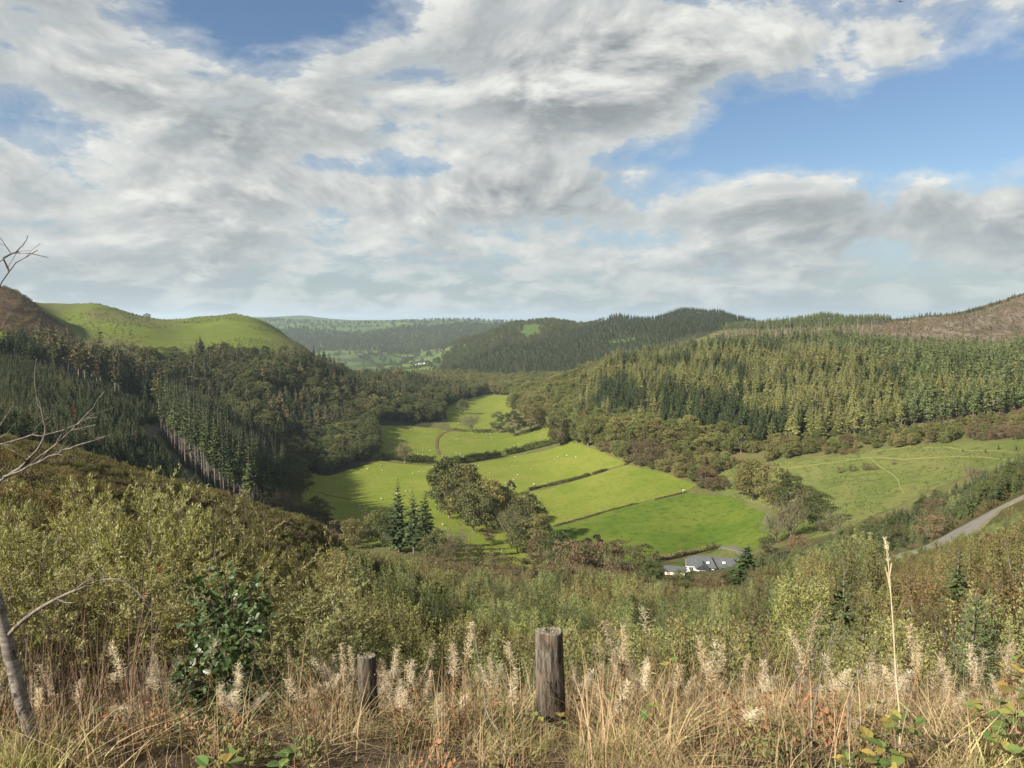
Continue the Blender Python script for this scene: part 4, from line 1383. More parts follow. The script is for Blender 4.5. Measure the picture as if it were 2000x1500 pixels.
for k, (u, vb, hp, kd, lb) in enumerate([
    (1272, 1186, 66, 'broad_dark', "tall dark tree left below the bungalow"), (1300, 1178, 46, 'haw', "brown tree below the outbuilding"), (1330, 1186, 50, 'broad', "olive tree in front of the bungalow"),
    (1362, 1182, 42, 'haw', "reddish bush in front of the bungalow wing"), (1395, 1186, 50, 'haw', "brown rounded bush between bungalow and fir"), (1425, 1182, 40, 'broad_dark', "low dark bush at the foot of the fir"),
]):
    base_tree('garden_bush', kd, u, vb, hp, lb, 'bush', k)


# ------------------------------------------------------------------ hedges
M_HEDGE = foliage_mat("hedge_leaves", (0.030, 0.040, 0.015), (0.060, 0.070, 0.026), None, 0.05, 0.8, 0.05)
def hedge(px, h, w, mat, label, dens=120, leaf=0.62, ymin=150, name='hedge', gap=0.0):
    pts = np.array([hit(u, v, ymin)[:2] for u, v in px])
    d = np.concatenate([[0], np.cumsum(np.linalg.norm(np.diff(pts, axis=0), axis=1))])
    n = int(d[-1] * dens)
    rng = np.random.default_rng(int(d[-1] * 10))
    s = rng.random(n) * d[-1]
    if gap:
        s = s[vnoise(s / 6, s * 0, 5) > gap]
        n = len(s)
    cx, cy_ = np.interp(s, d, pts[:, 0]), np.interp(s, d, pts[:, 1])
    hh = h * (0.65 + 0.6 * vnoise(s / 3.0, s * 0, 9))
    a = rng.uniform(0, math.pi, n)
    rr = rng.uniform(0.6, 1.0, n)
    x = cx + np.cos(a) * w * 0.5 * rr + rng.normal(0, 0.15, n)
    y = cy_ + np.cos(a + rng.normal(0, 0.8, n)) * w * 0.5 * rr
    z = ground(x, y) + np.sin(a) * hh * rr
    c0 = np.array([pts[0, 0], pts[0, 1], ground(*pts[0])])
    C = np.column_stack([x, y, z]) - c0
    dirs = rand_dirs(n, rng)
    lf = leaves(C, dirs + np.array([0, 0, 0.5]), rand_dirs(n, rng), leaf * rng.uniform(0.6, 1.3, n), leaf * 0.7, rng, 0.1)
    st = []
    for q in np.arange(0, d[-1], 2.2):
        p0 = np.array([np.interp(q, d, pts[:, 0]), np.interp(q, d, pts[:, 1]), 0])
        p0[2] = ground(p0[0], p0[1])
        p0 -= c0
        st.append((np.array([p0, p0 + [rng.normal(0, 0.2), rng.normal(0, 0.2), h * 0.4], p0 + [rng.normal(0, 0.4), rng.normal(0, 0.4), h * 0.75]]), [0.05, 0.035, 0.02]))
    t = empty(name, c0)
    link('foliage', mesh_np('hedge_foliage', lf[0], [lf[1]], [mat], attrs={'tint': lf[2]}), t)
    wv, wf = tubes(st, 3)
    link('stems', mesh_np('hedge_stems', wv, [wf], [M_BARK]), t)
    return tag(t, label, 'hedge')


hedge([(744, 898), (775, 899), (810, 903), (850, 905)], 5.0, 4.6, M_HEDGE, "dark hedge below the left pasture beside the shaded wood", gap=0.05)
hedge([(868, 906), (900, 905), (940, 898), (978, 892)], 5.0, 4.6, M_HEDGE, "long dark hedge between the two sunny sheep pastures, left part")
hedge([(986, 889), (1020, 882), (1050, 875), (1085, 866), (1112, 858)], 5.0, 4.6, M_HEDGE, "dark hedge rising right to the spreading oak")
hedge([(1018, 961), (1060, 952), (1110, 941), (1150, 930), (1190, 918), (1225, 907)], 1.8, 2.0, M_HAW, "rough low hedge between the big pasture and the yellow-green one", dens=70, gap=0.30)
hedge([(1072, 1031), (1120, 1018), (1180, 1001), (1250, 983), (1340, 962)], 0.9, 1.0, M_HAW, "thin dark field line along the top of the lush pasture", dens=50, leaf=0.4, gap=0.22)
hedge([(1030, 1000), (1045, 1020), (1070, 1032)], 1.0, 1.2, M_RUSH, "pale grassy bank running down from the pond", dens=26, leaf=0.4)
hedge([(1262, 1100), (1300, 1093), (1330, 1086), (1365, 1079), (1400, 1070)], 1.7, 1.8, M_HAW, "brown garden hedge behind the bungalow", dens=34)
hedge([(700, 980), (660, 972), (620, 962)], 0.6, 1.0, M_HAW, "faint ditch line crossing the shaded pasture", dens=20, leaf=0.3, gap=0.3)
hedge([(880, 838), (905, 842), (960, 842)], 2.0, 2.4, M_HAW, "brown scrubby hedge at the foot of the farthest pasture", dens=26, gap=0.25)

# brown wet line through the pastures, sheep paths
m, N, out = new_mat("rusty_rushes")
geo = N.node('ShaderNodeNewGeometry')
nz = N.noise(geo.outputs['Position'], 0.9, 5, 0.7)
bsdf(N, out, N.mix(N.ramp(nz, 0.35, 0.65), (0.075, 0.055, 0.028), (0.13, 0.095, 0.045)), 0.95, 0.05, bump(N, nz, 0.8, 0.4))
ribbon("stream_line", [hit(u, v, 200)[:2] for u, v in [(888, 838), (866, 846), (854, 858), (853, 874), (858, 888), (874, 898)]], 3.4, m, "red-brown rushy stream line between two pastures", 0.3, 'stream')
m, N, out = new_mat("trodden_grass")
nz = N.noise(N.node('ShaderNodeNewGeometry').outputs['Position'], 1.2, 4, 0.6)
bsdf(N, out, N.mix(nz, (0.135, 0.150, 0.040), (0.185, 0.185, 0.065)), 0.95, 0.05)
for pl, wd, lb in [
    ([(1528, 917), (1580, 910), (1640, 902), (1690, 895), (1712, 892), (1735, 896), (1765, 898), (1800, 895), (1860, 892), (1930, 893), (2010, 896)], 1.1, "longest pale path running across the rough field"),
    ([(1700, 895), (1716, 910), (1740, 925), (1754, 938), (1758, 952), (1768, 968)], 1.0, "pale path branching down the middle of the rough field"),
    ([(1694, 890), (1705, 882), (1740, 878), (1780, 872)], 0.9, "short pale path up to the wood edge"),
    ([(1620, 978), (1640, 995), (1648, 1012), (1638, 1026)], 1.2, "pale path bending at the lower corner of the rough field"),
    ([(1800, 876), (1850, 873), (1880, 880), (1960, 881), (2010, 884)], 0.8, "faint upper path in the rough field"),
]:
    ribbon("footpath", [hit(u, v, 180)[:2] for u, v in pl], wd * 0.6, m, lb, 0.28, 'path')

# pond
m, N, out = new_mat("pond_water")
bsdf(N, out, (0.10, 0.13, 0.15), 0.08, 0.6)
c = hit(1026, 1022, 200)
aa = np.linspace(0, 6.283, 22)[:-1]
pp = np.column_stack([c[0] + np.cos(aa) * 5.5 * (1 + 0.2 * np.sin(3 * aa)), c[1] + np.sin(aa) * 11 * (1 + 0.15 * np.cos(2 * aa))])
zz = ground(pp[:, 0], pp[:, 1]).max() + 0.2
V = np.column_stack([pp, np.full(len(pp), zz)])
tag(link('pond', mesh_np('pond', V, [np.arange(len(V))[None]], [m])), "small grey pond glimpsed behind trees in the valley", 'pond', kind='structure')

# ------------------------------------------------------------------ the bungalow
def simple_mat(name, col, rough=0.8, spec=0.3, nscale=None, col2=None, bmp=0.0):
    m, N, out = new_mat(name)
    if nscale:
        tc = N.node('ShaderNodeTexCoord')
        n = N.noise(tc.outputs['Object'], nscale, 5, 0.65)
        bsdf(N, out, N.mix(N.ramp(n, 0.3, 0.7), col, col2 or col), rough, spec, bump(N, n, 0.4, bmp) if bmp else None)
    else:
        bsdf(N, out, col, rough, spec)
    return m


def slate_mat():
    m, N, out = new_mat("slate_roof")
    tc = N.node('ShaderNodeTexCoord')
    br = N.node('ShaderNodeTexBrick')
    br.inputs['Scale'].default_value = 3.0
    br.inputs['Mortar Size'].default_value = 0.02
    br.inputs['Color1'].default_value = (0.062, 0.066, 0.072, 1)
    br.inputs['Color2'].default_value = (0.086, 0.091, 0.097, 1)
    br.inputs['Mortar'].default_value = (0.05, 0.055, 0.06, 1)
    N.link(tc.outputs['Object'], br.inputs[0])
    n = N.noise(tc.outputs['Object'], 0.8, 4, 0.6)
    bsdf(N, out, N.mix(N.ramp(n, 0.4, 0.8), br.outputs[0], (0.10, 0.105, 0.11)), 0.6, 0.3)
    return m


M_SLATE = slate_mat()
M_RENDER = simple_mat("white_render", (0.72, 0.69, 0.63), 0.9, 0.2, 1.5, (0.80, 0.77, 0.71))
M_WHITE = simple_mat("white_trim", (0.80, 0.80, 0.78), 0.5, 0.4)
M_GLASS = simple_mat("window_glass", (0.03, 0.035, 0.04), 0.08, 0.6)
M_DARK = simple_mat("dark_paint", (0.06, 0.06, 0.065), 0.5, 0.4)


def boxes(bl):
    V, F = [], []
    for (x0, x1, y0, y1, z0, z1) in bl:
        b = len(V)
        V += [(x0, y0, z0), (x1, y0, z0), (x1, y1, z0), (x0, y1, z0), (x0, y0, z1), (x1, y0, z1), (x1, y1, z1), (x0, y1, z1)]
        F += [(b, b + 3, b + 2, b + 1), (b + 4, b + 5, b + 6, b + 7), (b, b + 1, b + 5, b + 4), (b + 1, b + 2, b + 6, b + 5), (b + 2, b + 3, b + 7, b + 6), (b + 3, b, b + 4, b + 7)]
    return np.array(V, float), np.array(F)


def box_obj(name, mat, parent, *bl):
    v, f = boxes(bl)
    return link(name, mesh_np(name, v, [f], [mat]), parent)


def roof_mesh(name, x0, x1, y0, y1, ze, zr, hip0, hip1, th=0.12):
    """ridge along x; hip0/hip1: how far the ridge ends are pulled in"""
    ym = (y0 + y1) / 2
    t = [(x0, y0, ze), (x1, y0, ze), (x1, y1, ze), (x0, y1, ze), (x0 + hip0, ym, zr), (x1 - hip1, ym, zr)]
    V = t + [(a, b, c - th) for a, b, c in t]
    F4 = [(0, 1, 5, 4), (2, 3, 4, 5), (7, 6, 10, 11), (9, 8, 11, 10), (0, 6, 7, 1), (2, 8, 9, 3), (1, 7, 8, 2), (3, 9, 6, 0)]
    F3 = [(1, 2, 5), (3, 0, 4), (8, 7, 11), (6, 9, 10)]
    return mesh_np(name, np.array(V, float), [np.array(F4), np.array(F3)], [M_SLATE])


def window(parent, x, y, z, w, h, side):
    """a window on a wall that faces -y ('f') or -x ('l')"""
    f = 0.07
    if side == 'f':
        fr = box_obj('window', M_WHITE, parent, (x - w / 2, x + w / 2, y - 0.06, y + 0.05, z, z + f), (x - w / 2, x + w / 2, y - 0.06, y + 0.05, z + h - f, z + h),
                     (x - w / 2, x - w / 2 + f, y - 0.06, y + 0.05, z + f, z + h - f), (x + w / 2 - f, x + w / 2, y - 0.06, y + 0.05, z + f, z + h - f), (x - f / 2, x + f / 2, y - 0.055, y + 0.05, z + f, z + h - f))
        box_obj('pane', M_GLASS, fr, (x - w / 2 + f, x + w / 2 - f, y - 0.03, y + 0.02, z + f, z + h - f))
    else:
        fr = box_obj('window', M_WHITE, parent, (y - 0.06, y + 0.05, x - w / 2, x + w / 2, z, z + f), (y - 0.06, y + 0.05, x - w / 2, x + w / 2, z + h - f, z + h),
                     (y - 0.06, y + 0.05, x - w / 2, x - w / 2 + f, z + f, z + h - f), (y - 0.06, y + 0.05, x + w / 2 - f, x + w / 2, z + f, z + h - f))
        box_obj('pane', M_GLASS, fr, (y - 0.03, y + 0.02, x - w / 2 + f, x + w / 2 - f, z + f, z + h - f))


c = hit(1368, 1112, 180)
H0 = ground(c[0], c[1])
house = empty('bungalow', (c[0], c[1], H0 - 0.3), math.radians(-14))
hs = c[1] / FPX                      # metres per photograph pixel here
house.scale = (0.84, 0.84, 0.84)
box_obj('wall', M_RENDER, house, (-5.2, 5.2, -4.2, 4.2, -2.5, 2.9))
box_obj('wall', M_RENDER, house, (5.202, 14.5, -2.2, 5.4, -2.5, 2.7))
box_obj('wall', M_RENDER, house, (-1.6, 3.0, -6.8, -4.202, -2.5, 2.8))
link('roof', roof_mesh('roof', -5.8, 6.2, -4.8, 4.8, 2.9, 6.0, 3.2, 2.2), house)
link('roof', roof_mesh('roof', 4.2, 15.2, -2.8, 6.0, 2.7, 5.4, 0.6, 2.6), house)
g = link('roof', roof_mesh('roof', -7.4, 1.0, -2.8, 2.8, 2.85, 4.9, 0.0, 0.0), house)
g.rotation_euler = (0, 0, math.radians(90))
g.location = (0.7, 0, 0.02)
box_obj('fascia', M_WHITE, house, (-5.85, -5.8, -4.8, 4.8, 2.66, 2.86), (-5.8, -2.2, -4.86, -4.8, 2.66, 2.86))
for (px_, py_, pz_, nm) in [(2.8, -3.0, 4.35, 'skylight'), (9.0, -0.9, 4.15, 'skylight')]:
    sk = box_obj(nm, M_WHITE, house, (px_ - 0.55, px_ + 0.55, py_ - 0.6, py_ + 0.6, pz_ - 0.25, pz_ + 0.25))
for x in (-3.6,):
    window(house, x, -4.2, 0.9, 1.8, 1.3, 'f')
window(house, 0.7, -6.8, 0.3, 2.6, 2.0, 'f')
window(house, 8.0, -2.2, 0.9, 1.8, 1.2, 'f')
window(house, 11.8, -2.2, 0.9, 1.4, 1.2, 'f')
window(house, -1.0, -5.2, 0.9, 1.8, 1.3, 'l')
window(house, 2.0, -5.2, 0.9, 1.4, 1.3, 'l')
dr = box_obj('door', M_DARK, house, (4.0, 4.95, -4.26, -4.15, -0.2, 1.9))
box_obj('handle', M_WHITE, dr, (4.8, 4.86, -4.32, -4.262, 0.8, 0.95))
tag(house, "white bungalow with slate-grey hipped roofs at the foot of the lush pasture", 'house')
# outbuilding, car and drive
c2 = hit(1318, 1122, 170)
ob = empty('outbuilding', (c2[0], c2[1], ground(c2[0], c2[1]) - 0.2), math.radians(-14))
box_obj('wall', M_RENDER, ob, (-3.0, 3.0, -2.0, 2.0, -1.0, 2.0))
link('roof', roof_mesh('roof', -3.4, 3.4, -2.4, 2.4, 2.0, 2.9, 0.0, 0.0), ob)
dr = box_obj('door', simple_mat("orange_wood", (0.45, 0.20, 0.09), 0.7), ob, (-2.4, -1.4, -2.06, -1.95, 0.0, 1.8))
box_obj('handle', M_DARK, dr, (-1.56, -1.5, -2.1, -2.062, 0.8, 0.95))
tag(ob, "low grey-roofed outbuilding left of the bungalow", 'shed')


def car(loc, rz, mat, label):
    t = empty('parked_car', loc, rz)
    bm = bmesh.new()
    prof = [(-2.1, 0.35), (-2.15, 0.75), (-1.95, 0.95), (-1.1, 1.02), (-0.55, 1.45), (0.75, 1.5), (1.55, 1.05), (2.05, 0.98), (2.12, 0.6), (2.05, 0.35)]
    rows = []
    for yv, k in ((-0.85, 0.95), (-0.72, 1.0), (0.72, 1.0), (0.85, 0.95)):
        rows.append([bm.verts.new((x, yv * (1.0 if z < 1.03 else 0.86), z if abs(yv) < 0.8 else z * 0.97)) for x, z in prof])
    for a, b in zip(rows[:-1], rows[1:]):
        for i in range(len(prof)):
            j = (i + 1) % len(prof)
            bm.faces.new((a[i], b[i], b[j], a[j]))
    bm.faces.new(rows[0])
    bm.faces.new(rows[-1][::-1])
    bmesh.ops.recalc_face_normals(bm, faces=bm.faces)
    me = bpy.data.meshes.new('car_body')
    bm.to_mesh(me)
    bm.free()
    me.materials.append(mat)
    link('body', me, t)
    box_obj('side_window', M_GLASS, t, (-0.6, 0.9, -0.80, -0.70, 1.08, 1.38))
    for x in (-1.35, 1.35):
        for s in (-1, 1):
            v, f = tubes([(np.array([[x, s * 0.62, 0.32], [x, s * 0.70, 0.32], [x, s * 0.84, 0.32], [x, s * 0.86, 0.32]]), [0.01, 0.32, 0.32, 0.02])], 12)
            link('wheel', mesh_np('wheel', v, [f], [M_DARK]), t)
    return tag(t, label, 'car')


c3 = hit(1334, 1119, 170)
car((c3[0], c3[1], ground(c3[0], c3[1]) + 0.05), math.radians(20), simple_mat("white_car_paint", (0.75, 0.75, 0.74), 0.3, 0.5), "white car parked between outbuilding and bungalow")
ribbon("drive", [hit(u, v, 190)[:2] for u, v in [(1400, 1070), (1425, 1069), (1446, 1074), (1450, 1083), (1440, 1094), (1425, 1098)]], 3.4, M_TRACK_DARK, "curving gravel drive beside the bungalow", 0.2, 'drive')
sheet('lawn', px_poly([(1296, 1113), (1306, 1104), (1334, 1101), (1338, 1108), (1322, 1113)], 170), M_FIELD_B, 0.2, 2.0, "small bright lawn left of the bungalow", cat='lawn')

# far white farm buildings on the distant valley floor
for k, (u, v, sc) in enumerate([(814, 713, 1.0), (822, 712, 1.3), (832, 712, 1.0), (838, 652, 1.0)]):
    c = hit(u, v, 2000)
    t = empty('farmhouse', (c[0], c[1], c[2]), 0.3 * k, sc * 0.6)
    box_obj('wall', M_RENDER, t, (-9, 9, -5, 5, -3, 5.5))
    link('roof', roof_mesh('roof', -9.6, 9.6, -5.6, 5.6, 5.5, 9, 0, 0), t)
    tag(t, ["tiny white farmhouse leftmost of three in the distant valley", "larger white barn in the middle of the distant farm", "tiny white farmhouse rightmost of three in the distant valley", "white house alone in the far wooded slope"][k], 'house')

# ------------------------------------------------------------------ sheep
def skin_mesh(name, verts, edges, radii, mat, sub=1):
    me = bpy.data.meshes.new(name)
    me.from_pydata(verts, edges, [])
    o = bpy.data.objects.new(name, me)
    COL.objects.link(o)
    sk = o.modifiers.new('skin', 'SKIN')
    for i, r in enumerate(radii):
        sv = me.skin_vertices[0].data[i]
        sv.radius = (r, r) if not isinstance(r, tuple) else r
        sv.use_root = i == 0
    if sub:
        ss = o.modifiers.new('sub', 'SUBSURF')
        ss.levels = ss.render_levels = sub
    dg = bpy.context.evaluated_depsgraph_get()
    out_me = bpy.data.meshes.new_from_object(o.evaluated_get(dg))
    out_me.name = name
    bpy.data.objects.remove(o)
    out_me.materials.clear()
    out_me.materials.append(mat)
    return out_me


M_WOOL = simple_mat("sheep_wool", (0.34, 0.32, 0.27), 0.95, 0.05, 9, (0.42, 0.40, 0.35), 0.03)


def sheep_mesh(grazing, nm):
    hd = [(0.62, 0, 0.42), (0.78, 0, 0.16)] if grazing else [(0.60, 0, 0.92), (0.82, 0, 0.98)]
    v = [(0, 0, 0.62), (-0.32, 0, 0.64), (-0.46, 0, 0.62), (0.34, 0, 0.62)] + hd
    e = [(0, 1), (1, 2), (0, 3), (3, 4), (4, 5)]
    r = [0.27, 0.27, 0.16, 0.24, 0.11, 0.07]
    for sx, par in ((-0.32, 1), (0.34, 3)):
        for sy in (-0.13, 0.13):
            i = len(v)
            v += [(sx, sy, 0.36), (sx + 0.02, sy, 0.02)]
            e += [(par, i), (i, i + 1)]
            r += [0.08, 0.045]
    return skin_mesh(nm, v, e, r, M_WOOL)


SHEEP = [sheep_mesh(True, 'grazing_sheep'), sheep_mesh(False, 'standing_sheep')]
rng = np.random.default_rng(5)
names = {'big': "white sheep grazing in the largest pasture", 'left': "white sheep grazing beside the dark left wood", 'mid': "white sheep grazing between the stream line and the oaks",
         'top': "white sheep grazing in the farthest bright pasture", 'lush': "white sheep at the edge of the lush pasture"}
spots = []
for key, n in (('big', 62), ('left', 20), ('mid', 24), ('top', 16)):
    x, y = spread(FIELDS[key], 9, rng, 0.5)
    k = np.nonzero(vnoise(x / 25, y / 25, 31) > 0.35)[0]
    for i in rng.permutation(k)[:n]:
        spots.append((x[i], y[i], key))
for u, v in [(1100, 1043), (1085, 1051), (1103, 1058), (1075, 1062)]:
    c = hit(u, v, 200)
    spots.append((c[0], c[1], 'lush'))
ntr = np.array([(o.location.x, o.location.y) for o in COL.objects if o.type == 'EMPTY' and 'tree' in o.name and o.location.y < 1000])
for x, y, key in spots:
    if np.hypot(ntr[:, 0] - x, ntr[:, 1] - y).min() < 4:
        continue
    st = rng.random() < 0.3
    o = link('sheep', SHEEP[int(st)], None, (x, y, ground(float(x), float(y)) + 0.12))
    o.rotation_euler = (0, 0, rng.uniform(0, 6.28))
    s = rng.uniform(0.85, 1.05)
    o.scale = (s, s, s)
    tag(o, names[key], 'sheep', 'sheep in the %s pasture' % {'big': 'largest', 'left': 'left', 'mid': 'middle', 'top': 'farthest', 'lush': 'lush'}[key])
c = hit(1335, 961, 200)
o = link('sheep', SHEEP[1], None, (c[0], c[1], c[2] + 0.12))
o.scale = (1.3, 1.3, 1.3)
tag(o, "lone white sheep by the upper right corner of the lush pasture", 'sheep')

# ------------------------------------------------------------------ scrub on the near slopes
VTOP_U = np.array([-200, 560, 640, 720, 800, 900, 960, 1030, 1080, 1200, 1300, 1335, 1450, 1490, 1560, 1640, 1720, 1800, 1900, 2000, 2200])
VTOP_V = np.array([1200, 1062, 1064, 1072, 1082, 1100, 1106, 1106, 1100, 1112, 1130, 1145, 1145, 1100, 1080, 1040, 1010, 975, 940, 905, 880])
road = np.array([hit(u, v, 60) for u, v in [(2150, 925), (2000, 972), (1915, 1012), (1850, 1056), (1800, 1078), (1740, 1092), (1690, 1100)]])
road_u, road_v = to_px(road[:, 0], road[:, 1], road[:, 2])
ro = np.argsort(road_u)


def fit_height(x, y, z, h):
    """keep what lies behind in view: the plant's top stays under the line seen in the photograph"""
    f = y * CP - (z + h) * SP
    u = 1000 + x / f * FPX
    vt = np.interp(u, VTOP_U, VTOP_V)
    rv = np.interp(u, road_u[ro], road_v[ro])
    ry = np.interp(u, road_u[ro], road[ro, 1])
    vt = np.where((u > 1700) & (y < ry), np.maximum(vt, rv + 26), vt)
    yy = (750 - vt) / FPX
    zmax = y * (-SP + yy * CP) / (CP + yy * SP)
    return np.minimum(h, zmax - z), u


SCRUB_POLY = uy_poly([(560, 78), (640, 30), (690, 14), (800, 9.5), (1200, 9), (1700, 9), (2150, 10), (2350, 30), (2350, 330), (2000, 310), (1900, 290), (1800, 270), (1700, 258), (1640, 262), (1560, 262), (1500, 268), (1480, 262), (1465, 215), (1300, 215), (1250, 228), (1090, 245), (1060, 232), (900, 236), (700, 262), (600, 240), (560, 130)])
rng = np.random.default_rng(77)
sx, sy = [], []
for lo, hi, st in ((8, 26, 1.6), (26, 60, 3.1), (60, 120, 4.4), (120, 340, 4.4)):
    x, y = spread(SCRUB_POLY, st, rng, 0.5)
    k = (np.hypot(x, y) >= lo) & (np.hypot(x, y) < hi)
    sx.append(x[k])
    sy.append(y[k])
sx, sy = np.concatenate(sx), np.concatenate(sy)
k = ~near_track(sx, sy, 4.2)
for f in FIELD_ALL:
    k &= ~inside(f, sx, sy)
k &= np.hypot(sx - house.location.x - 3, sy - house.location.y) > 17
k &= np.hypot(sx - ob.location.x, sy - ob.location.y) > 6
k &= np.hypot(sx - c3[0], sy - c3[1]) > 6
sx, sy = sx[k], sy[k]
sz = ground(sx, sy)
sr = np.hypot(sx, sy)
h = rng.uniform(2.4, 6.2, len(sx)) * (0.65 + 0.75 * vnoise(sx / 14, sy / 14, 41))
h = np.where(sr < 24, rng.uniform(0.8, 1.9, len(sx)) + (sr - 8) * 0.07, np.minimum(h, 1.6 + (sr - 20) * 0.09))
hf, su_ = fit_height(sx, sy, sz, h)
k = (hf > np.minimum(0.8, h * 0.6)) & in_view(sx, sy, sz, hf, 90) & sees(sx, sy, sz + hf)
sx, sy, sz, sr, hf, su_ = sx[k], sy[k], sz[k], sr[k], hf[k], su_[k]
sel = rng.random(len(sx))
nz1 = vnoise(sx / 11, sy / 11, 43)
kindsel = np.full(len(sx), 0)                                        # 0 scrub, 1 green scrub, 2 young conifer, 3 bracken, 4 hawthorn
kindsel[(nz1 > 0.55)] = 1
kindsel[(sel < 0.03)] = 2
right_band = (su_ > 1480) & (sy > np.interp(su_, road_u[ro], road[ro, 1]) + 2)
kindsel[right_band & (sel < 0.78)] = 2
kindsel[right_band & (sel > 0.86)] = 4
rslope = (su_ > 1450) & ~right_band
kindsel[rslope & (nz1 < 0.36) & (sel > 0.35)] = 3
kindsel[rslope & (sel > 0.93)] = 2
mid_low = (sr > 120) & (su_ > 800) & (su_ < 1500)
kindsel[mid_low & (sel > 0.6)] = 4
KN = ['scrub', 'scrub_green', 'young', 'bracken', 'haw']
KD = [('scrub_bush', 'bush', "olive-brown willow scrub bush"), ('green_scrub_bush', 'bush', "grey-green willow scrub bush"), ('small_conifer', 'young conifer', "small dark self-sown conifer"),
      ('bracken_clump', 'fern', "rust-brown clump of bracken"), ('thorn_bush', 'bush', "brown thorn bush")]
LIM = [260, 220, 220, 0, 120]


def slope_words(u, r):
    a = "on the left" if u < 800 else ("in the middle" if u < 1300 else "on the right")
    if u > 1450 and r > 110:
        return "on the right hillside around the gravel track"
    return a + (" of the nearest slope just below the grassy bank" if r < 30 else (" of the near slope" if r < 90 else " of the low slope above the valley fields"))


srows, smesh = [], []
for ki, kn in enumerate(KN):
    i = np.nonzero(kindsel == ki)[0]
    hh = hf[i].copy()
    if kn == 'bracken':
        hh = np.minimum(hh, rng.uniform(0.8, 1.3, len(i)))
    if kn == 'young':
        hh = hh * rng.uniform(0.7, 1.3, len(i))
        hh = np.minimum(hh, hf[i])
    s = hh / P[kn][0].height
    rows = np.column_stack([sx[i], sy[i], sz[i] - 0.08, rng.uniform(0, 6.28, len(i)), s, rng.integers(0, len(P[kn]), len(i))])
    order = np.argsort(-hh / sr[i])
    nm, cat, look = KD[ki]
    for j in order[:LIM[ki]]:
        r = rows[j]
        w = slope_words(su_[i][j], sr[i][j])
        plant(nm, P[kn][int(r[5])], r[:3], r[3], r[4], look + ' ' + w, cat, nm.replace('_', ' ') + ' plants ' + w)
    rest = rows[order[LIM[ki]:]].copy()
    rest[:, 5] += len(smesh)
    smesh += [p.both for p in P[kn]]
    srows.append(rest)
# bracken, heather and tussocks under the scrub
bx, by = [], []
for lo, hi, st in ((7, 30, 0.75), (30, 80, 1.3), (80, 200, 2.4)):
    x, y = spread(SCRUB_POLY, st, rng, 0.5)
    r_ = np.hypot(x, y)
    k = (r_ >= lo) & (r_ < hi)
    bx.append(x[k])
    by.append(y[k])
bx, by = np.concatenate(bx), np.concatenate(by)
k = ~near_track(bx, by, 3.4)
for f in FIELD_ALL:
    k &= ~inside(f, bx, by)
bx, by = bx[k], by[k]
bz = ground(bx, by)
k = in_view(bx, by, bz, 1, 60) & sees(bx, by, bz + 1.0)
bx, by, bz = bx[k], by[k], bz[k]
b0 = len(smesh)
smesh += [p.both for p in P['bracken'] + P['heather'] + P['rush']]
pick = vnoise(bx / 7, by / 7, 55)
bi = np.where(pick > 0.62, rng.integers(0, 3, len(bx)), np.where(pick < 0.3, rng.integers(3, 6, len(bx)), rng.integers(6, 8, len(bx))))
br_ = np.hypot(bx, by)
srows.append(np.column_stack([bx, by, bz - 0.05, rng.uniform(0, 6.28, len(bx)), rng.uniform(0.6, 1.15, len(bx)) * np.where(br_ > 80, 1.5, 1.0) * np.where(br_ < 12, 0.8, 1) * np.where((bi >= 6) & (br_ < 60), 0.6, 1), bi + b0]))
mass('undergrowth', np.concatenate(srows), smesh, "tangle of bracken, rushes and low scrub covering the near slopes", 'undergrowth')

# heather and grass on the spur at the left
x, y = spread(uy_poly([(-350, 8), (0, 8.5), (300, 9), (480, 11), (600, 20), (650, 40), (680, 58), (700, 85), (600, 105), (300, 100), (0, 90), (-350, 90)]), 0.62, rng, 0.5)
z = ground(x, y)
k = in_view(x, y, z, 0.5, 80) & sees(x, y, z + 0.6)
x, y, z = x[k], y[k], z[k]
pick = fbm(x / 6, y / 9, 3, 65) + rng.normal(0, 0.1, len(x))
hm = [p.both for p in P['heather'] + P['bracken'] + P['rush']]
bi = np.where(pick < -0.02, rng.integers(0, 3, len(x)), np.where(pick > 0.42, rng.integers(3, 6, len(x)), rng.integers(6, 8, len(x))))
rs_ = np.where(bi >= 6, 0.75, 1.0)
mass('heather', np.column_stack([x, y, z - 0.05, rng.uniform(0, 6.28, len(x)), rng.uniform(0.5, 1.0, len(x)) * rs_, bi]), hm, "brown heather and coarse grass covering the spur on the left", 'heather')

# rush tussocks in the rough field, a few young trees there
x, y = spread(FIELDS['rough'], 2.6, rng, 0.5)
z = ground(x, y)
k = vnoise(x / 12, y / 12, 75) > 0.45
mass('rushes', np.column_stack([x, y, z + 0.1, rng.uniform(0, 6.28, len(x)), rng.uniform(0.35, 0.75, len(x)), rng.integers(0, 2, len(x))])[k], [p.both for p in P['rush']], "tufts of rushes all over the rough field", 'rushes')
for k, (u, v, hp) in enumerate([(1950, 878, 12), (1925, 884, 10), (1985, 880, 12), (1960, 890, 9), (1880, 882, 9)]):
    base_tree('field_conifer', 'young', u, v, hp, "tiny self-sown conifer in the upper right of the rough field", 'young conifer', k, group='tiny conifers in the rough field')
for k, (u, v, hp) in enumerate([(1640, 925, 14), (1665, 922, 16), (1690, 920, 17), (1705, 919, 14), (1745, 908, 9)]):
    base_tree('field_bush', 'haw', u, v, hp, "low brown bush in the line across the middle of the rough field", 'bush', k, group='low bushes across the rough field')
# dead bracken along the foot of the right wood
for k, (u, v) in enumerate([(1395, 912), (1418, 908), (1440, 906), (1462, 904), (1650, 886), (1672, 884)]):
    base_tree('bracken_patch', 'bracken', u, v, 12, "orange-brown bracken patch at the foot of the right wood", 'fern', k, group='bracken at the foot of the right wood', wide=2.5)
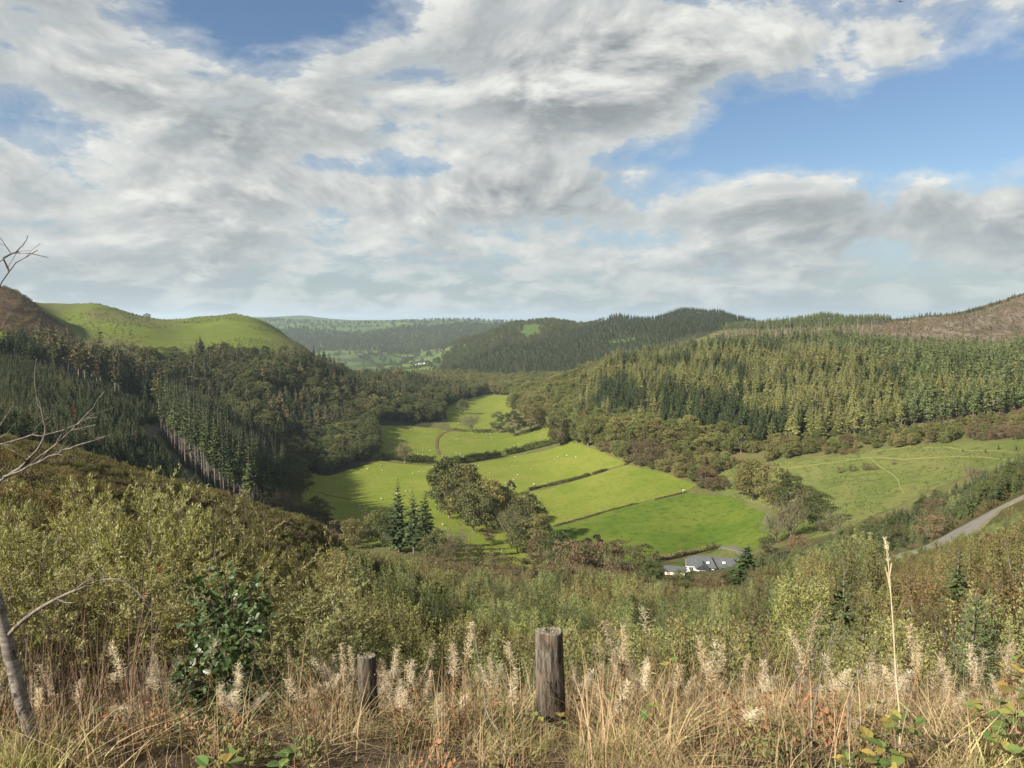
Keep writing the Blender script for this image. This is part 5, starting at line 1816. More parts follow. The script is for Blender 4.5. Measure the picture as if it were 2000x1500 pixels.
# tiny trees on the green hill and in the distant valley
for k, (u, v, hp) in enumerate([(287, 618, 7), (292, 619, 6), (282, 619, 5)]):
    base_tree('hill_thorn', 'broad_dark', u, v, hp, "tiny dark thorn tree on the slope of the green left hill", 'tree', k, group='thorn trees on the green hill', ymin=600)
rng = np.random.default_rng(8)
vr = []
for k in range(150):
    u, v = rng.uniform(640, 880), rng.uniform(668, 735)
    c = hit(u, v, 1600)
    if 1700 < c[1] < 3400:
        vr.append((c[0], c[1], c[2], rng.uniform(0, 6), rng.uniform(0.7, 1.3), rng.integers(0, 3)))
for key in [k for k in FIELDS if k.startswith('far')]:
    pl = FIELDS[key]
    for a, b in zip(pl, np.roll(pl, -1, 0)):
        n = int(np.linalg.norm(b - a) / 14)
        for q in range(n):
            p = a + (b - a) * (q + rng.random()) / max(n, 1)
            vr.append((p[0], p[1], ground(*p), rng.uniform(0, 6), rng.uniform(0.25, 0.6), rng.integers(0, 3)))
mass('distant_trees', vr, [p.both for p in P['broad_dark']], "dark hedgerows and trees among the distant valley fields", 'trees')

# brash and heather on the felled hill and on the heather hill
rng = np.random.default_rng(61)
rr_ = []
for poly, st in ((POLY_CLEARFELL, 6.5), (POLY_HEATHER_HILL, 5.0)):
    x, y = spread(poly, st, rng, 0.5)
    z = ground(x, y)
    k = in_view(x, y, z, 1, 60) & sees(x, y, z + 1.5)
    x, y, z = x[k], y[k], z[k]
    k = rng.random(len(x)) < 0.75
    x, y, z = x[k], y[k], z[k]
    rr_.append(np.column_stack([x, y, z - 0.2, rng.uniform(0, 6.28, len(x)), rng.uniform(1.6, 3.6, len(x)), rng.integers(0, 6, len(x))]))
mass('brash', np.concatenate(rr_), [p.both for p in P['heather'] + P['bracken']], "brown heather and brash covering the bare hilltops", 'heather')

M_PALEPOST = simple_mat("pale_post_wood", (0.45, 0.43, 0.38), 0.8, 0.2, 8, (0.55, 0.53, 0.48))
for k, (u, v) in enumerate([(1253, 1098), (1260, 1097)]):
    c = hit(u, v, 170)
    o = link('marker_post', mesh_np('marker_post', *[(lambda vf: (vf[0], [vf[1]]))(tubes([(np.array([[0, 0, -0.3], [0, 0, 0.8], [0.01, 0, 1.9], [0.01, 0, 1.95]]), [0.09, 0.085, 0.08, 0.01])], 8))][0], [M_PALEPOST]), None, (c[0], c[1], c[2]))
    tag(o, ["pale gate post at the lower edge of the lush pasture, left one", "pale gate post at the lower edge of the lush pasture, right one"][k], 'post')

# coarse tufts and sheep-nibbled tussocks on the green hill
rng = np.random.default_rng(62)
x, y = spread(POLY_LEFT_HILL, 6.0, rng, 0.5)
z = ground(x, y)
k = in_view(x, y, z, 1, 60) & sees(x, y, z + 0.8) & ~inside(POLY_HEATHER_HILL, x, y) & (fbm(x / 35, y / 60, 4, 12) > 0.05)
x, y, z = x[k], y[k], z[k]
mass('tussocks', np.column_stack([x, y, z - 0.15, rng.uniform(0, 6.28, len(x)), rng.uniform(0.8, 2.0, len(x)), rng.integers(0, 2, len(x))]), [p.both for p in P['rush']], "coarse grass tussocks scattered over the green left hill", 'grass')
# ------------------------------------------------------------------ foreground plants
M_WILLOW = foliage_mat("willow_leaves", (0.195, 0.205, 0.070), (0.325, 0.320, 0.130), (0.270, 0.230, 0.085), 0.35, 0.5, 0.35, 0.6, 0.5)
M_WILLOW_BARK = bark_mat("willow_stems", (0.085, 0.065, 0.045), (0.17, 0.135, 0.10), 30)
M_STRAW = foliage_mat("dry_grass", (0.27, 0.205, 0.110), (0.47, 0.38, 0.215), (0.25, 0.17, 0.09), 0.3, 0.7, 0.2, 0.7)
M_GREENGRASS = foliage_mat("green_grass", (0.20, 0.22, 0.07), (0.38, 0.36, 0.14), (0.30, 0.24, 0.11), 0.3, 0.6, 0.2, 0.7)
M_STEM = foliage_mat("dead_stems", (0.150, 0.088, 0.050), (0.270, 0.175, 0.100), (0.36, 0.27, 0.155), 0.0, 0.8, 0.15, 0.8)
M_FLUFF = foliage_mat("seed_fluff", (0.44, 0.37, 0.26), (0.74, 0.67, 0.54), (0.46, 0.35, 0.23), 0.35, 0.9, 0.05, 0.7)
M_DRYLEAF = foliage_mat("withered_leaves", (0.16, 0.075, 0.040), (0.28, 0.145, 0.075), (0.33, 0.20, 0.11), 0.2, 0.8, 0.1, 0.8)
M_OAK = foliage_mat("oak_leaves", (0.035, 0.066, 0.020), (0.085, 0.125, 0.040), None, 0.15, 0.42, 0.4)
M_BRAMBLE = foliage_mat("bramble_leaves", (0.10, 0.16, 0.040), (0.20, 0.25, 0.070), (0.34, 0.19, 0.05), 0.25, 0.4, 0.4, 0.7)
M_TWIG = bark_mat("twig_bark", (0.095, 0.080, 0.068), (0.20, 0.175, 0.15), 40)
M_REDLEAF = simple_mat("red_leaf", (0.20, 0.02, 0.018), 0.6, 0.2)


def big_willow(name, H, R, seed, stems, per):
    rng = np.random.default_rng(seed)
    paths, C, D, NN, S = [], [], [], [], []
    for s in range(stems):
        a = rng.uniform(0, 6.28)
        hh = H * rng.uniform(0.6, 1.0)
        rad = R * math.sqrt(rng.uniform(0.02, 1.0)) * (1.2 - 0.55 * hh / H)
        e = np.array([math.cos(a) * rad, math.sin(a) * rad, hh])
        b = np.array([math.cos(a), math.sin(a), 0]) * R * 0.12 * rng.random()
        out_ = np.array([math.cos(a), math.sin(a), 0])
        mid = b + (e - b) * 0.5 + out_ * R * 0.14 + rng.normal(0, 0.03 * H, 3)
        q = np.array([b, (b + mid) / 2 + rng.normal(0, 0.015 * H, 3), mid, (mid + e) / 2 + rng.normal(0, 0.015 * H, 3), e])
        paths.append((q, np.linspace(0.016, 0.003, 5)))
        nt_ = 11
        for t in range(nt_):
            f = rng.uniform(0.42, 0.98)
            o = np.array([np.interp(f * 4, np.arange(5), q[:, k]) for k in range(3)])
            dr = unit(rand_dirs(1, rng)[0] * np.array([1, 1, 0.3]) + np.array([0, 0, 0.75]) + out_ * 0.2)
            ln = H * rng.uniform(0.12, 0.26) * (1.25 - 0.6 * f)
            tip = o + dr * ln
            md = o + dr * ln * 0.5 + rng.normal(0, 0.02, 3)
            paths.append((np.array([o, md, tip]), [0.005, 0.003, 0.0015]))
            m_ = per
            g = rng.uniform(0.1, 1.0, m_)
            pos = o + (tip - o) * g[:, None] + rng.normal(0, 0.012, (m_, 3))
            od = rand_dirs(m_, rng)
            C.append(pos)
            D.append(od * 0.75 + dr * 0.9)
            NN.append(np.array([0, 0, 1.0]) + rng.normal(0, 0.6, (m_, 3)))
    C, D, NN = np.concatenate(C), np.concatenate(D), np.concatenate(NN)
    n = len(C)
    lf = leaves(C, D, NN, rng.uniform(0.034, 0.068, n), rng.uniform(0.011, 0.019, n), rng, 0.15)
    return Proto(name, H, tubes(paths, 4), lf, M_WILLOW_BARK, M_WILLOW, 'stems', 'foliage', far=False)


P['willow'] = [big_willow('willow_kind', 2.4, 1.15, 500 + i, 26, 34) for i in range(3)]


def top_plant(name, kind, u, vt, Y, label, cat, var=0, group=None, wide=None, rz=None, hmin=0.3):
    """a plant whose top shows at u, vt and which stands Y metres ahead"""
    tp = at(u, vt, Y)
    g = ground(float(tp[0]), float(tp[1]))
    hgt = max(tp[2] - g, hmin)
    pr = P[kind][var % len(P[kind])]
    s = hgt / pr.height
    o = plant(name, pr, (tp[0], tp[1], g - 0.02), rz if rz is not None else random.uniform(0, 6.28), s, label, cat, group)
    if wide:
        o.scale = (wide, wide, s)
    return o


for k, (u, vt, Y, wd, lb) in enumerate([
    (40, 985, 9.0, 0.95, "willow bush at the left edge under the bare branches"), (120, 925, 8.4, 0.8, "willow bush with the pale shoots left of the tallest one"),
    (235, 908, 9.2, 0.8, "tallest willow bush on the left, pale leafy top"), (285, 935, 8.2, 0.8, "willow bush just right of the tallest willow"),
    (350, 985, 8.8, 1.0, "willow bush in the centre of the left thicket"), (455, 1010, 8.0, 1.0, "willow bush behind the dark oak sapling"),
    (560, 1050, 8.2, 0.95, "silvery willow bush at the right of the left thicket"), (625, 1130, 7.2, 0.85, "lower willow bush at the right end of the left thicket"),
    (150, 1040, 6.6, 0.95, "willow bush in front at the left over the brown stems"), (300, 1070, 6.4, 0.95, "willow bush in front in the middle of the left thicket"),
    (20, 1080, 6.2, 0.9, "willow bush in front by the birch trunk"), (520, 1150, 6.3, 0.9, "olive willow bush in front right of the oak sapling"),
    (600, 1230, 6.0, 0.7, "short willow bush beside the smaller post"), (680, 1235, 7.0, 0.7, "small green willow left of the middle of the bank"),
]):
    top_plant('willow_bush', 'willow', u, vt, Y, lb, 'bush', k, wide=wd)


# small near shrubs of birch and sallow just below the bank
P['near_scrub'] = [scrub('near_scrub_kind', 1.6, 0.75, 520 + i, [M_SCRUB, M_SCRUB_G, M_WILLOW][i], stems=18, per=150, leaf=0.042, up=0.5, leaf_w=0.55) for i in range(3)]
rng = np.random.default_rng(91)
nsx, nsy = spread(uy_poly([(560, 7.0), (700, 6.2), (1000, 6.2), (1500, 6.0), (2080, 5.6), (2150, 11), (1500, 12.5), (1000, 12.5), (640, 11)]), 0.85, rng, 0.5)
for x, y in zip(nsx, nsy):
    g = ground(float(x), float(y))
    u, _ = to_px(x, y, g + 1)
    vt = np.interp(u, [600, 800, 1000, 1200, 1500, 1700, 2000, 2100], [1235, 1240, 1245, 1235, 1200, 1190, 1150, 1130]) + rng.uniform(-25, 70)
    hgt = at(float(u), float(vt), float(y))[2] - g
    if hgt < 0.5:
        continue
    hgt = min(hgt, 2.2)
    i = int(rng.integers(0, 3))
    o = plant('low_shrub', P['near_scrub'][i], (x, y, g - 0.03), rng.uniform(0, 6.28), hgt / 1.6,
              ["olive", "grey-green", "pale yellow-green"][i] + " fine-leaved shrub just below the grassy bank " + ("left of the big post" if u < 1040 else ("right of the big post" if u < 1500 else "at the right")),
              'bush', "low shrubs just below the grassy bank " + ("left" if u < 1040 else ("centre" if u < 1500 else "right")))


def near_spruce(name, H, R, seed, mat):
    rng = np.random.default_rng(seed)
    paths = [(np.array([[0, 0, 0], [0.01, 0, H * 0.5], [0, 0, H]]), [H * 0.016, H * 0.01, 0.003])]
    C, D, NN = [], [], []
    for w in range(15):
        t = w / 15
        z = H * (0.04 + 0.92 * t)
        for b in range(8):
            a = b * 0.785 + w * 0.5 + rng.uniform(-0.25, 0.25)
            ln = R * (1 - t) ** 0.75 * rng.uniform(0.7, 1.1) + 0.03
            dr = unit(np.array([math.cos(a), math.sin(a), 0.25 + 0.5 * t + rng.uniform(-0.1, 0.1)]))
            o = np.array([0, 0, z])
            paths.append((np.array([o, o + dr * ln * 0.5, o + dr * ln + [0, 0, 0.03]]), [0.005, 0.0035, 0.0015]))
            m_ = int(70 * ln / R) + 8
            g = rng.uniform(0.1, 1.0, m_)
            side = np.cross(dr, [0, 0, 1])
            sd = rng.uniform(-1, 1, m_)
            C.append(o + dr * (ln * g)[:, None] + side * (sd * 0.22 * ln * (1 - g * 0.7))[:, None])
            D.append(rand_dirs(m_, rng) + dr * 0.8 + side * np.sign(sd)[:, None] * 0.5)
            NN.append(rand_dirs(m_, rng))
    C, D, NN = np.concatenate(C), np.concatenate(D), np.concatenate(NN)
    n = len(C)
    lf = leaves(C, D, NN, rng.uniform(0.018, 0.034, n) * H / 1.3, rng.uniform(0.005, 0.009, n) * H / 1.3, rng, 0.1)
    return Proto(name, H, tubes(paths, 4), lf, M_BARK, mat, 'trunk', 'needles', far=False)


M_NEAR_SPRUCE = foliage_mat("near_spruce_needles", (0.045, 0.085, 0.030), (0.115, 0.160, 0.055), None, 0.1, 0.6, 0.2)
M_NEAR_GREEN = foliage_mat("near_fir_needles", (0.105, 0.130, 0.030), (0.21, 0.225, 0.065), None, 0.15, 0.6, 0.2)
P['near_spruce'] = [near_spruce('near_spruce_kind', 1.3, 0.36, 541, M_NEAR_GREEN), near_spruce('near_spruce_kind', 1.3, 0.34, 542, M_NEAR_SPRUCE)]
top_plant('little_spruce', 'near_spruce', 1692, 1158, 7.6, "bushy yellow-green little conifer right of the track of pale stems", 'young conifer', 0)
top_plant('little_spruce', 'near_spruce', 1908, 1150, 6.6, "dark little spruce with a long leader at the right", 'young conifer', 1)
top_plant('little_spruce', 'near_spruce', 1045, 1280, 5.6, "tiny dark spruce half hidden behind the big post", 'young conifer', 1)
top_plant('little_spruce', 'near_spruce', 1590, 1195, 10.5, "small bluish spruce left of the yellow-green one", 'young conifer', 1)


# oak sapling with dark glossy leaves
def oak_leaf_mesh():
    out_ = [(0.0, 0.0), (0.10, 0.10), (0.20, 0.24), (0.30, 0.16), (0.42, 0.33), (0.53, 0.20), (0.66, 0.36), (0.76, 0.22), (0.90, 0.20), (1.0, 0.0)]
    return out_


def lobed_leaves(C, D, Nn, L, rng, prof, fold=0.10):
    """leaves with a real outline: prof = half outline (along, aside)"""
    C, D = np.asarray(C, float), unit(np.asarray(D, float))
    S = unit(np.cross(D, Nn))
    U = np.cross(S, D)
    n = len(C)
    L = L[:, None]
    k = len(prof)
    rib = [C + D * L * a - U * L * 0.10 * a * a for a, _ in prof]
    lf_ = [r + S * L * w + U * L * fold * w for r, (a, w) in zip(rib, prof)]
    rt_ = [r - S * L * w + U * L * fold * w for r, (a, w) in zip(rib, prof)]
    v = np.stack(rib + lf_[1:-1] + rt_[1:-1], 1)
    q = []
    for i in range(k - 1):
        li = lambda j: j if j in (0, k - 1) else k + j - 1
        ri = lambda j: j if j in (0, k - 1) else k + (k - 2) + j - 1
        q.append((i, li(i), li(i + 1), i + 1))
        q.append((i, i + 1, ri(i + 1), ri(i)))
    m_ = v.shape[1]
    f4 = np.array([t for t in q if len(set(t)) == 4])
    f3 = np.array([tuple(dict.fromkeys(t)) for t in q if len(set(t)) == 3])
    b = (np.arange(n) * m_)[:, None, None]
    return v.reshape(-1, 3), (b + f4[None]).reshape(-1, 4), (b + f3[None]).reshape(-1, 3), np.repeat(rng.random(n), m_)


OAK = [(0.0, 0.0), (0.14, 0.10), (0.24, 0.20), (0.33, 0.12), (0.46, 0.27), (0.56, 0.16), (0.70, 0.29), (0.82, 0.18), (0.93, 0.16), (1.0, 0.0)]


def oak_sapling():
    rng = np.random.default_rng(601)
    Y = 5.2
    b = at(440, 1400, Y)
    g = ground(float(b[0]), float(b[1]))
    base = np.array([b[0], b[1], g])
    t = empty('oak_sapling', base)
    # where its leafy masses stand (photograph pixel, distance, radius)
    ms = [(435, 1135, 5.3, 0.14), (400, 1165, 5.2, 0.15), (380, 1150, 5.25, 0.08), (450, 1190, 5.2, 0.18), (500, 1165, 5.3, 0.13), (470, 1225, 5.1, 0.17), (400, 1225, 5.15, 0.16),
          (500, 1215, 5.2, 0.13), (390, 1280, 5.0, 0.15), (440, 1265, 5.0, 0.17), (470, 1290, 5.1, 0.15), (375, 1330, 4.95, 0.17), (440, 1330, 5.0, 0.20), (500, 1345, 5.05, 0.17),
          (350, 1365, 4.9, 0.16), (420, 1385, 4.85, 0.20), (490, 1385, 4.95, 0.18), (540, 1360, 5.1, 0.13), (365, 1410, 4.8, 0.15), (450, 1420, 4.8, 0.16), (520, 1410, 4.9, 0.13)]
    paths, C, D, NN = [], [], [], []
    top = at(440, 1120, 5.25) - base
    tr = np.array([[0, 0, -0.05], [0.02, 0, 0.25], [-0.02, 0.02, 0.5], top * 0.75 + [0.02, 0, 0], top])
    paths.append((tr, [0.022, 0.018, 0.014, 0.009, 0.003]))
    for (u, v, yy, r) in ms:
        c = at(u, v, yy) - base
        z0 = max(0.05, c[2] - 0.25)
        o = np.array([np.interp(z0, tr[:, 2], tr[:, 0]), np.interp(z0, tr[:, 2], tr[:, 1]), z0])
        paths.append((np.array([o, (o + c) / 2 + [0, 0, -0.03], c]), [0.008, 0.006, 0.002]))
        n = int(78 * (r / 0.16) ** 2)
        d = rand_dirs(n, rng)
        pos = c + d * r * rng.uniform(0.25, 1.0, (n, 1))
        C.append(pos)
        D.append(d + rand_dirs(n, rng) * 0.8)
        NN.append(np.array([0, 0, 1.0]) + rng.normal(0, 0.5, (n, 3)))
        for q in range(4):
            e = pos[rng.integers(0, n)]
            paths.append((np.array([c, (c + e) / 2, e]), [0.003, 0.002, 0.001]))
    C, D, NN = np.concatenate(C), np.concatenate(D), np.concatenate(NN)
    v, f4, f3, tn = lobed_leaves(C, D, NN, rng.uniform(0.045, 0.075, len(C)), rng, OAK)
    link('leaves', mesh_np('oak_leaves', v, [f4, f3], [M_OAK], attrs={'tint': tn}), t)
    wv, wf = tubes(paths, 5)
    link('trunk', mesh_np('oak_stem', wv, [wf], [M_BARK]), t)
    tag(t, "dark glossy-leaved oak sapling in front of the willow thicket", 'sapling')


oak_sapling()


# ------------------------------------------------------------------ weathered posts
def wood_post_mat():
    m, N, out = new_mat("weathered_post")
    tc = N.node('ShaderNodeTexCoord')
    mp = N.node('ShaderNodeMapping')
    mp.inputs['Scale'].default_value = (9, 9, 1.4)
    N.link(tc.outputs['Object'], mp.inputs[0])
    n1 = N.noise(mp.outputs[0], 5, 8, 0.65, 0.4)
    n2 = N.noise(tc.outputs['Object'], 6, 5, 0.6)
    n3 = N.noise(tc.outputs['Object'], 28, 6, 0.7)
    col = N.mix(N.ramp(n1, 0.36, 0.64), (0.050, 0.040, 0.031), (0.185, 0.158, 0.126))
    col = N.mix(N.math('MULTIPLY', N.ramp(n2, 0.5, 0.72), 0.55), col, (0.20, 0.125, 0.08))
    col = N.mix(N.math('MULTIPLY', N.ramp(n3, 0.58, 0.72), 0.5), col, (0.19, 0.185, 0.15))
    sp_ = N.node('ShaderNodeSeparateXYZ')
    N.link(tc.outputs['Object'], sp_.inputs[0])
    low = N.ramp(N.math('ADD', sp_.outputs[2], N.math('MULTIPLY', N.math('SUBTRACT', n2, 0.5), 0.25)), 0.06, 0.42, 1.0, 0.0)
    col = N.mix(N.math('MULTIPLY', low, 0.75), col, (0.055, 0.040, 0.028))
    hgt = N.math('ADD', N.math('MULTIPLY', n1, 1.0), N.math('MULTIPLY', n3, 0.25))
    bsdf(N, out, col, 0.92, 0.12, bump(N, hgt, 1.0, 0.022))
    return m


def end_grain_mat():
    m, N, out = new_mat("post_end_grain")
    tc = N.node('ShaderNodeTexCoord')
    n = N.noise(tc.outputs['Object'], 30, 6, 0.7)
    n2 = N.noise(tc.outputs['Object'], 90, 4, 0.7)
    col = N.mix(N.ramp(n, 0.35, 0.65), (0.10, 0.085, 0.06), (0.22, 0.195, 0.145))
    col = N.mix(N.math('MULTIPLY', N.ramp(n2, 0.5, 0.7), 0.6), col, (0.20, 0.20, 0.14))
    bsdf(N, out, col, 0.95, 0.1, bump(N, N.math('ADD', n, n2), 0.9, 0.008))
    return m


M_POST, M_END = wood_post_mat(), end_grain_mat()


def post(name, base, hgt, r, lean, seed, label, hole):
    rng = np.random.default_rng(seed)
    S, Rn = 44, 30
    a = np.arange(S) / S * 6.28318
    prof = 1 + 0.05 * np.sin(2 * a + 1) + 0.03 * np.sin(3 * a + seed) + 0.012 * rng.normal(size=S)
    cracks = [(rng.uniform(0, 6.28), rng.uniform(0.2, 0.7), rng.uniform(0.012, 0.028)) for _ in range(9)]
    V = []
    for k in range(Rn):
        f = k / (Rn - 1)
        z = -0.25 + (hgt + 0.25) * f
        rr = r * prof * (1.06 - 0.08 * f + 0.16 * max(0.0, 0.45 - f)) * (1 + 0.006 * rng.normal(size=S)) * (1 + 0.035 * (vnoise(a * 5.0, np.full(S, f * 2.2), seed) - 0.5) + 0.05 * (vnoise(a * 1.6, np.full(S, f * 5), seed + 3) - 0.5))
        for ca, cl, cd in cracks:
            dd = np.abs((a - ca - 0.12 * math.sin(f * 5 + ca) + math.pi) % (2 * math.pi) - math.pi)
            rr = rr - r * cd * 2.2 * np.exp(-(dd / 0.06) ** 2) * (f > 1 - cl * 1.4)
        rr *= 1 - 0.03 * (f > 0.985)
        zz = z + (0.003 * np.sin(a * 2 + 0.7) + 0.006 * np.cos(a + 2) + 0.0018 * rng.normal(size=S)) * (k == Rn - 1)
        V.append(np.column_stack([np.cos(a) * rr + lean[0] * f, np.sin(a) * rr + lean[1] * f, np.broadcast_to(zz, S)]))
    V = np.array(V)
    i, j = np.meshgrid(np.arange(Rn - 1), np.arange(S), indexing='ij')
    F = np.stack([i * S + j, i * S + (j + 1) % S, (i + 1) * S + (j + 1) % S, (i + 1) * S + j], -1).reshape(-1, 4)
    o = link(name, mesh_np(name, V.reshape(-1, 3), [F], [M_POST], smooth=True), None, base)
    rim = V[-1]
    cen = rim.mean(0)
    ringsT = [rim]
    for q in (0.9, 0.78, 0.64, 0.48, 0.32, 0.16, 0.03):
        p = cen + (rim - cen) * q
        p[:, 2] += 0.0025 * rng.normal(size=S)
        off = p[:, :2] - (cen[:2] + np.array(hole))
        dh = np.hypot(off[:, 0], off[:, 1] * 1.5)
        p[:, 2] -= 0.10 * np.exp(-(dh / (0.46 * r)) ** 6) * (q < 0.85)
        p[:, 2] += 0.002
        ringsT.append(p)
    T = np.array(ringsT)
    i, j = np.meshgrid(np.arange(len(T) - 1), np.arange(S), indexing='ij')
    F = np.stack([i * S + j, i * S + (j + 1) % S, (i + 1) * S + (j + 1) % S, (i + 1) * S + j], -1).reshape(-1, 4)
    link('end_grain', mesh_np('end_grain', T.reshape(-1, 3), [F], [M_END]), o)
    return tag(o, label, 'post')


b = at(1082, 1430, 3.75)
b[2] = ground(float(b[0]), float(b[1]))
tp = at(1076, 1232, 3.75)
post('wooden_post', tuple(b), tp[2] - b[2], 0.073, (tp[0] - b[0] - 0.01, 0.0), 5, "thick weathered grey post with rotted hollow top in the middle of the bank", (0.022, 0.018))
b = at(722, 1420, 4.3)
b[2] = ground(float(b[0]), float(b[1]))
tp = at(721, 1280, 4.3)
post('wooden_post', tuple(b), tp[2] - b[2], 0.056, (-0.012, 0.0), 8, "shorter split grey post half hidden in willowherb", (-0.02, 0.015))


# ------------------------------------------------------------------ birch at the left edge
def birch_mat():
    m, N, out = new_mat("birch_bark")
    tc = N.node('ShaderNodeTexCoord')
    mp = N.node('ShaderNodeMapping')
    mp.inputs['Scale'].default_value = (1.5, 1.5, 4.0)
    N.link(tc.outputs['Object'], mp.inputs[0])
    n1 = N.noise(mp.outputs[0], 8, 7, 0.68, 1.2)
    n2 = N.noise(tc.outputs['Object'], 9, 5, 0.6)
    col = N.mix(N.ramp(n1, 0.35, 0.6), (0.085, 0.068, 0.056), (0.22, 0.195, 0.17))
    col = N.mix(N.ramp(n2, 0.56, 0.66), col, (0.035, 0.028, 0.024))
    bsdf(N, out, col, 0.8, 0.2, bump(N, n1, 0.6, 0.01))
    return m


M_BIRCH = birch_mat()


def spline(P_, n):
    P_ = np.asarray(P_, float)
    d = np.concatenate([[0], np.cumsum(np.linalg.norm(np.diff(P_, axis=0), axis=1))])
    s = np.linspace(0, d[-1], n)
    m = np.gradient(P_, d, axis=0)
    return _cubic(P_, d, s)


def birch():
    Y = 3.3
    b = at(78, 1500, Y)
    g = ground(float(b[0]), float(b[1]))
    base = np.array([b[0], b[1], g - 0.05])
    t = empty('birch_tree', base)
    rng = np.random.default_rng(31)

    def pts(l):
        return np.array([at(u, v, y) - base for u, v, y in l])

    def br(name, l, r0, r1, mat, sides=8, n=14, parent=None, twigs=0, rough=0.0):
        q = spline(pts(l), n)
        q[1:-1] += rng.normal(0, rough, (n - 2, 3))
        rad = np.linspace(r0, r1, n)
        paths = [(q, rad)]
        for k in range(twigs):
            i = rng.integers(n // 3, n - 1)
            dr = unit(q[min(i + 1, n - 1)] - q[i - 1])
            e = unit(dr + rand_dirs(1, rng)[0] * np.array([0.8, 0.5, 0.8]))
            ln = rng.uniform(0.05, 0.16)
            paths.append((np.array([q[i], q[i] + e * ln * 0.5 + rng.normal(0, 0.008, 3), q[i] + e * ln]), [rad[i] * 0.55, rad[i] * 0.4, 0.0012]))
        v, f = tubes(paths, sides)
        return link(name, mesh_np(name, v, [f], [mat], smooth=True), parent or t)

    trunk = br('trunk', [(88, 1560, 3.3), (76, 1490, 3.3), (52, 1400, 3.3), (28, 1310, 3.32), (8, 1230, 3.34), (-14, 1150, 3.36), (-60, 1000, 3.4), (-120, 800, 3.4), (-170, 560, 3.4), (-200, 300, 3.4)], 0.034, 0.012, M_BIRCH, 14, 40, rough=0.003)
    b1 = br('branch', [(12, 1245, 3.34), (45, 1212, 3.3), (95, 1178, 3.25), (150, 1152, 3.2), (205, 1132, 3.2), (235, 1132, 3.2), (262, 1150, 3.2), (290, 1186, 3.2)], 0.011, 0.002, M_TWIG, 6, 26, None, 5)
    br('branch', [(-40, 1060, 3.38), (0, 940, 3.3), (40, 912, 3.25), (85, 888, 3.2), (130, 850, 3.2), (170, 808, 3.2), (205, 764, 3.2)], 0.010, 0.0016, M_TWIG, 6, 24, None, 9, 0.003)
    br('branch', [(-30, 1000, 3.38), (0, 938, 3.3), (50, 915, 3.2), (110, 886, 3.15), (160, 866, 3.1), (206, 853, 3.1)], 0.008, 0.0016, M_TWIG, 6, 22, None, 7, 0.003)
    br('branch', [(-40, 960, 3.38), (0, 872, 3.2), (55, 852, 3.2), (110, 846, 3.2), (150, 826, 3.2), (190, 815, 3.2)], 0.007, 0.0014, M_TWIG, 5, 20, None, 6, 0.003)
    br('branch', [(40, 912, 3.24), (70, 880, 3.2), (88, 850, 3.2), (80, 800, 3.2), (68, 745, 3.2), (72, 700, 3.2)], 0.006, 0.0018, M_TWIG, 5, 18, None, 2, 0.002)
    br('branch', [(-30, 900, 3.36), (0, 830, 3.2), (20, 800, 3.2), (28, 785, 3.2)], 0.006, 0.0014, M_TWIG, 5, 10, None, 3, 0.002)
    br('branch', [(-110, 830, 3.4), (-40, 650, 3.3), (0, 560, 3.2), (18, 530, 3.2), (40, 508, 3.2), (74, 488, 3.2)], 0.008, 0.0016, M_TWIG, 5, 20, None, 6, 0.002)
    br('branch', [(18, 530, 3.2), (8, 505, 3.2), (30, 492, 3.2), (46, 478, 3.2), (54, 460, 3.2)], 0.0045, 0.0014, M_TWIG, 5, 14, None, 4, 0.002)
    br('branch', [(-60, 520, 3.36), (0, 512, 3.2), (20, 500, 3.2), (8, 475, 3.2), (0, 464, 3.2)], 0.005, 0.0014, M_TWIG, 5, 12, None, 4, 0.002)
    br('branch', [(-90, 740, 3.4), (-30, 670, 3.3), (8, 634, 3.2), (20, 612, 3.2), (28, 598, 3.2)], 0.006, 0.0014, M_TWIG, 5, 12, None, 4, 0.002)
    for k, (u, v) in enumerate([(144, 799), (142, 808), (310, 1112), (281, 1160)]):
        c = at(u, v, 3.2) - base
        vv, ff, _ = leaves(c[None] + rng.normal(0, 0.004, (3, 3)), rand_dirs(3, rng), rand_dirs(3, rng), np.full(3, 0.014), np.full(3, 0.008), rng, 0.2)
        link('red_leaf', mesh_np('red_leaf', vv, [ff], [M_REDLEAF]), t)
    tag(t, "leaning pale-barked birch with bare twigs at the left edge", 'tree')


birch()


# ------------------------------------------------------------------ grass, dead stems, willowherb
def blades(name, n, H, spreadr, seed, mat, width=0.004, bend=0.5, seg=4):
    rng = np.random.default_rng(seed)
    V, F, T = [], [], []
    for i in range(n):
        a, r = rng.uniform(0, 6.28), spreadr * math.sqrt(rng.random())
        o = np.array([math.cos(a) * r, math.sin(a) * r, 0])
        h_ = H * rng.uniform(0.45, 1.1)
        da = rng.uniform(0, 6.28)
        dv = np.array([math.cos(da), math.sin(da), 0])
        bd = bend * rng.uniform(0.2, 1.3)
        f = np.linspace(0, 1, seg + 1)
        ctr = o + np.outer(f * h_ * (1 - 0.25 * bd * f), [0, 0, 1]) + np.outer(bd * h_ * f ** 2 * 0.9, dv)
        sd = np.array([-dv[1], dv[0], 0.0])
        sd = sd * math.cos(rng.uniform(-1, 1)) + dv * math.sin(rng.uniform(-1, 1))
        w = width * rng.uniform(0.6, 1.4) * (1 - f ** 2 * 0.9)
        b = sum(len(x) for x in V)
        V.append(np.concatenate([ctr + sd * w[:, None], ctr - sd * w[:, None]]))
        k = seg + 1
        for s in range(seg):
            F.append((b + s, b + s + 1, b + k + s + 1, b + k + s))
        T.append(np.full(2 * k, rng.random()))
    return mesh_np(name, np.concatenate(V), [np.array(F)], [mat], attrs={'tint': np.concatenate(T)})


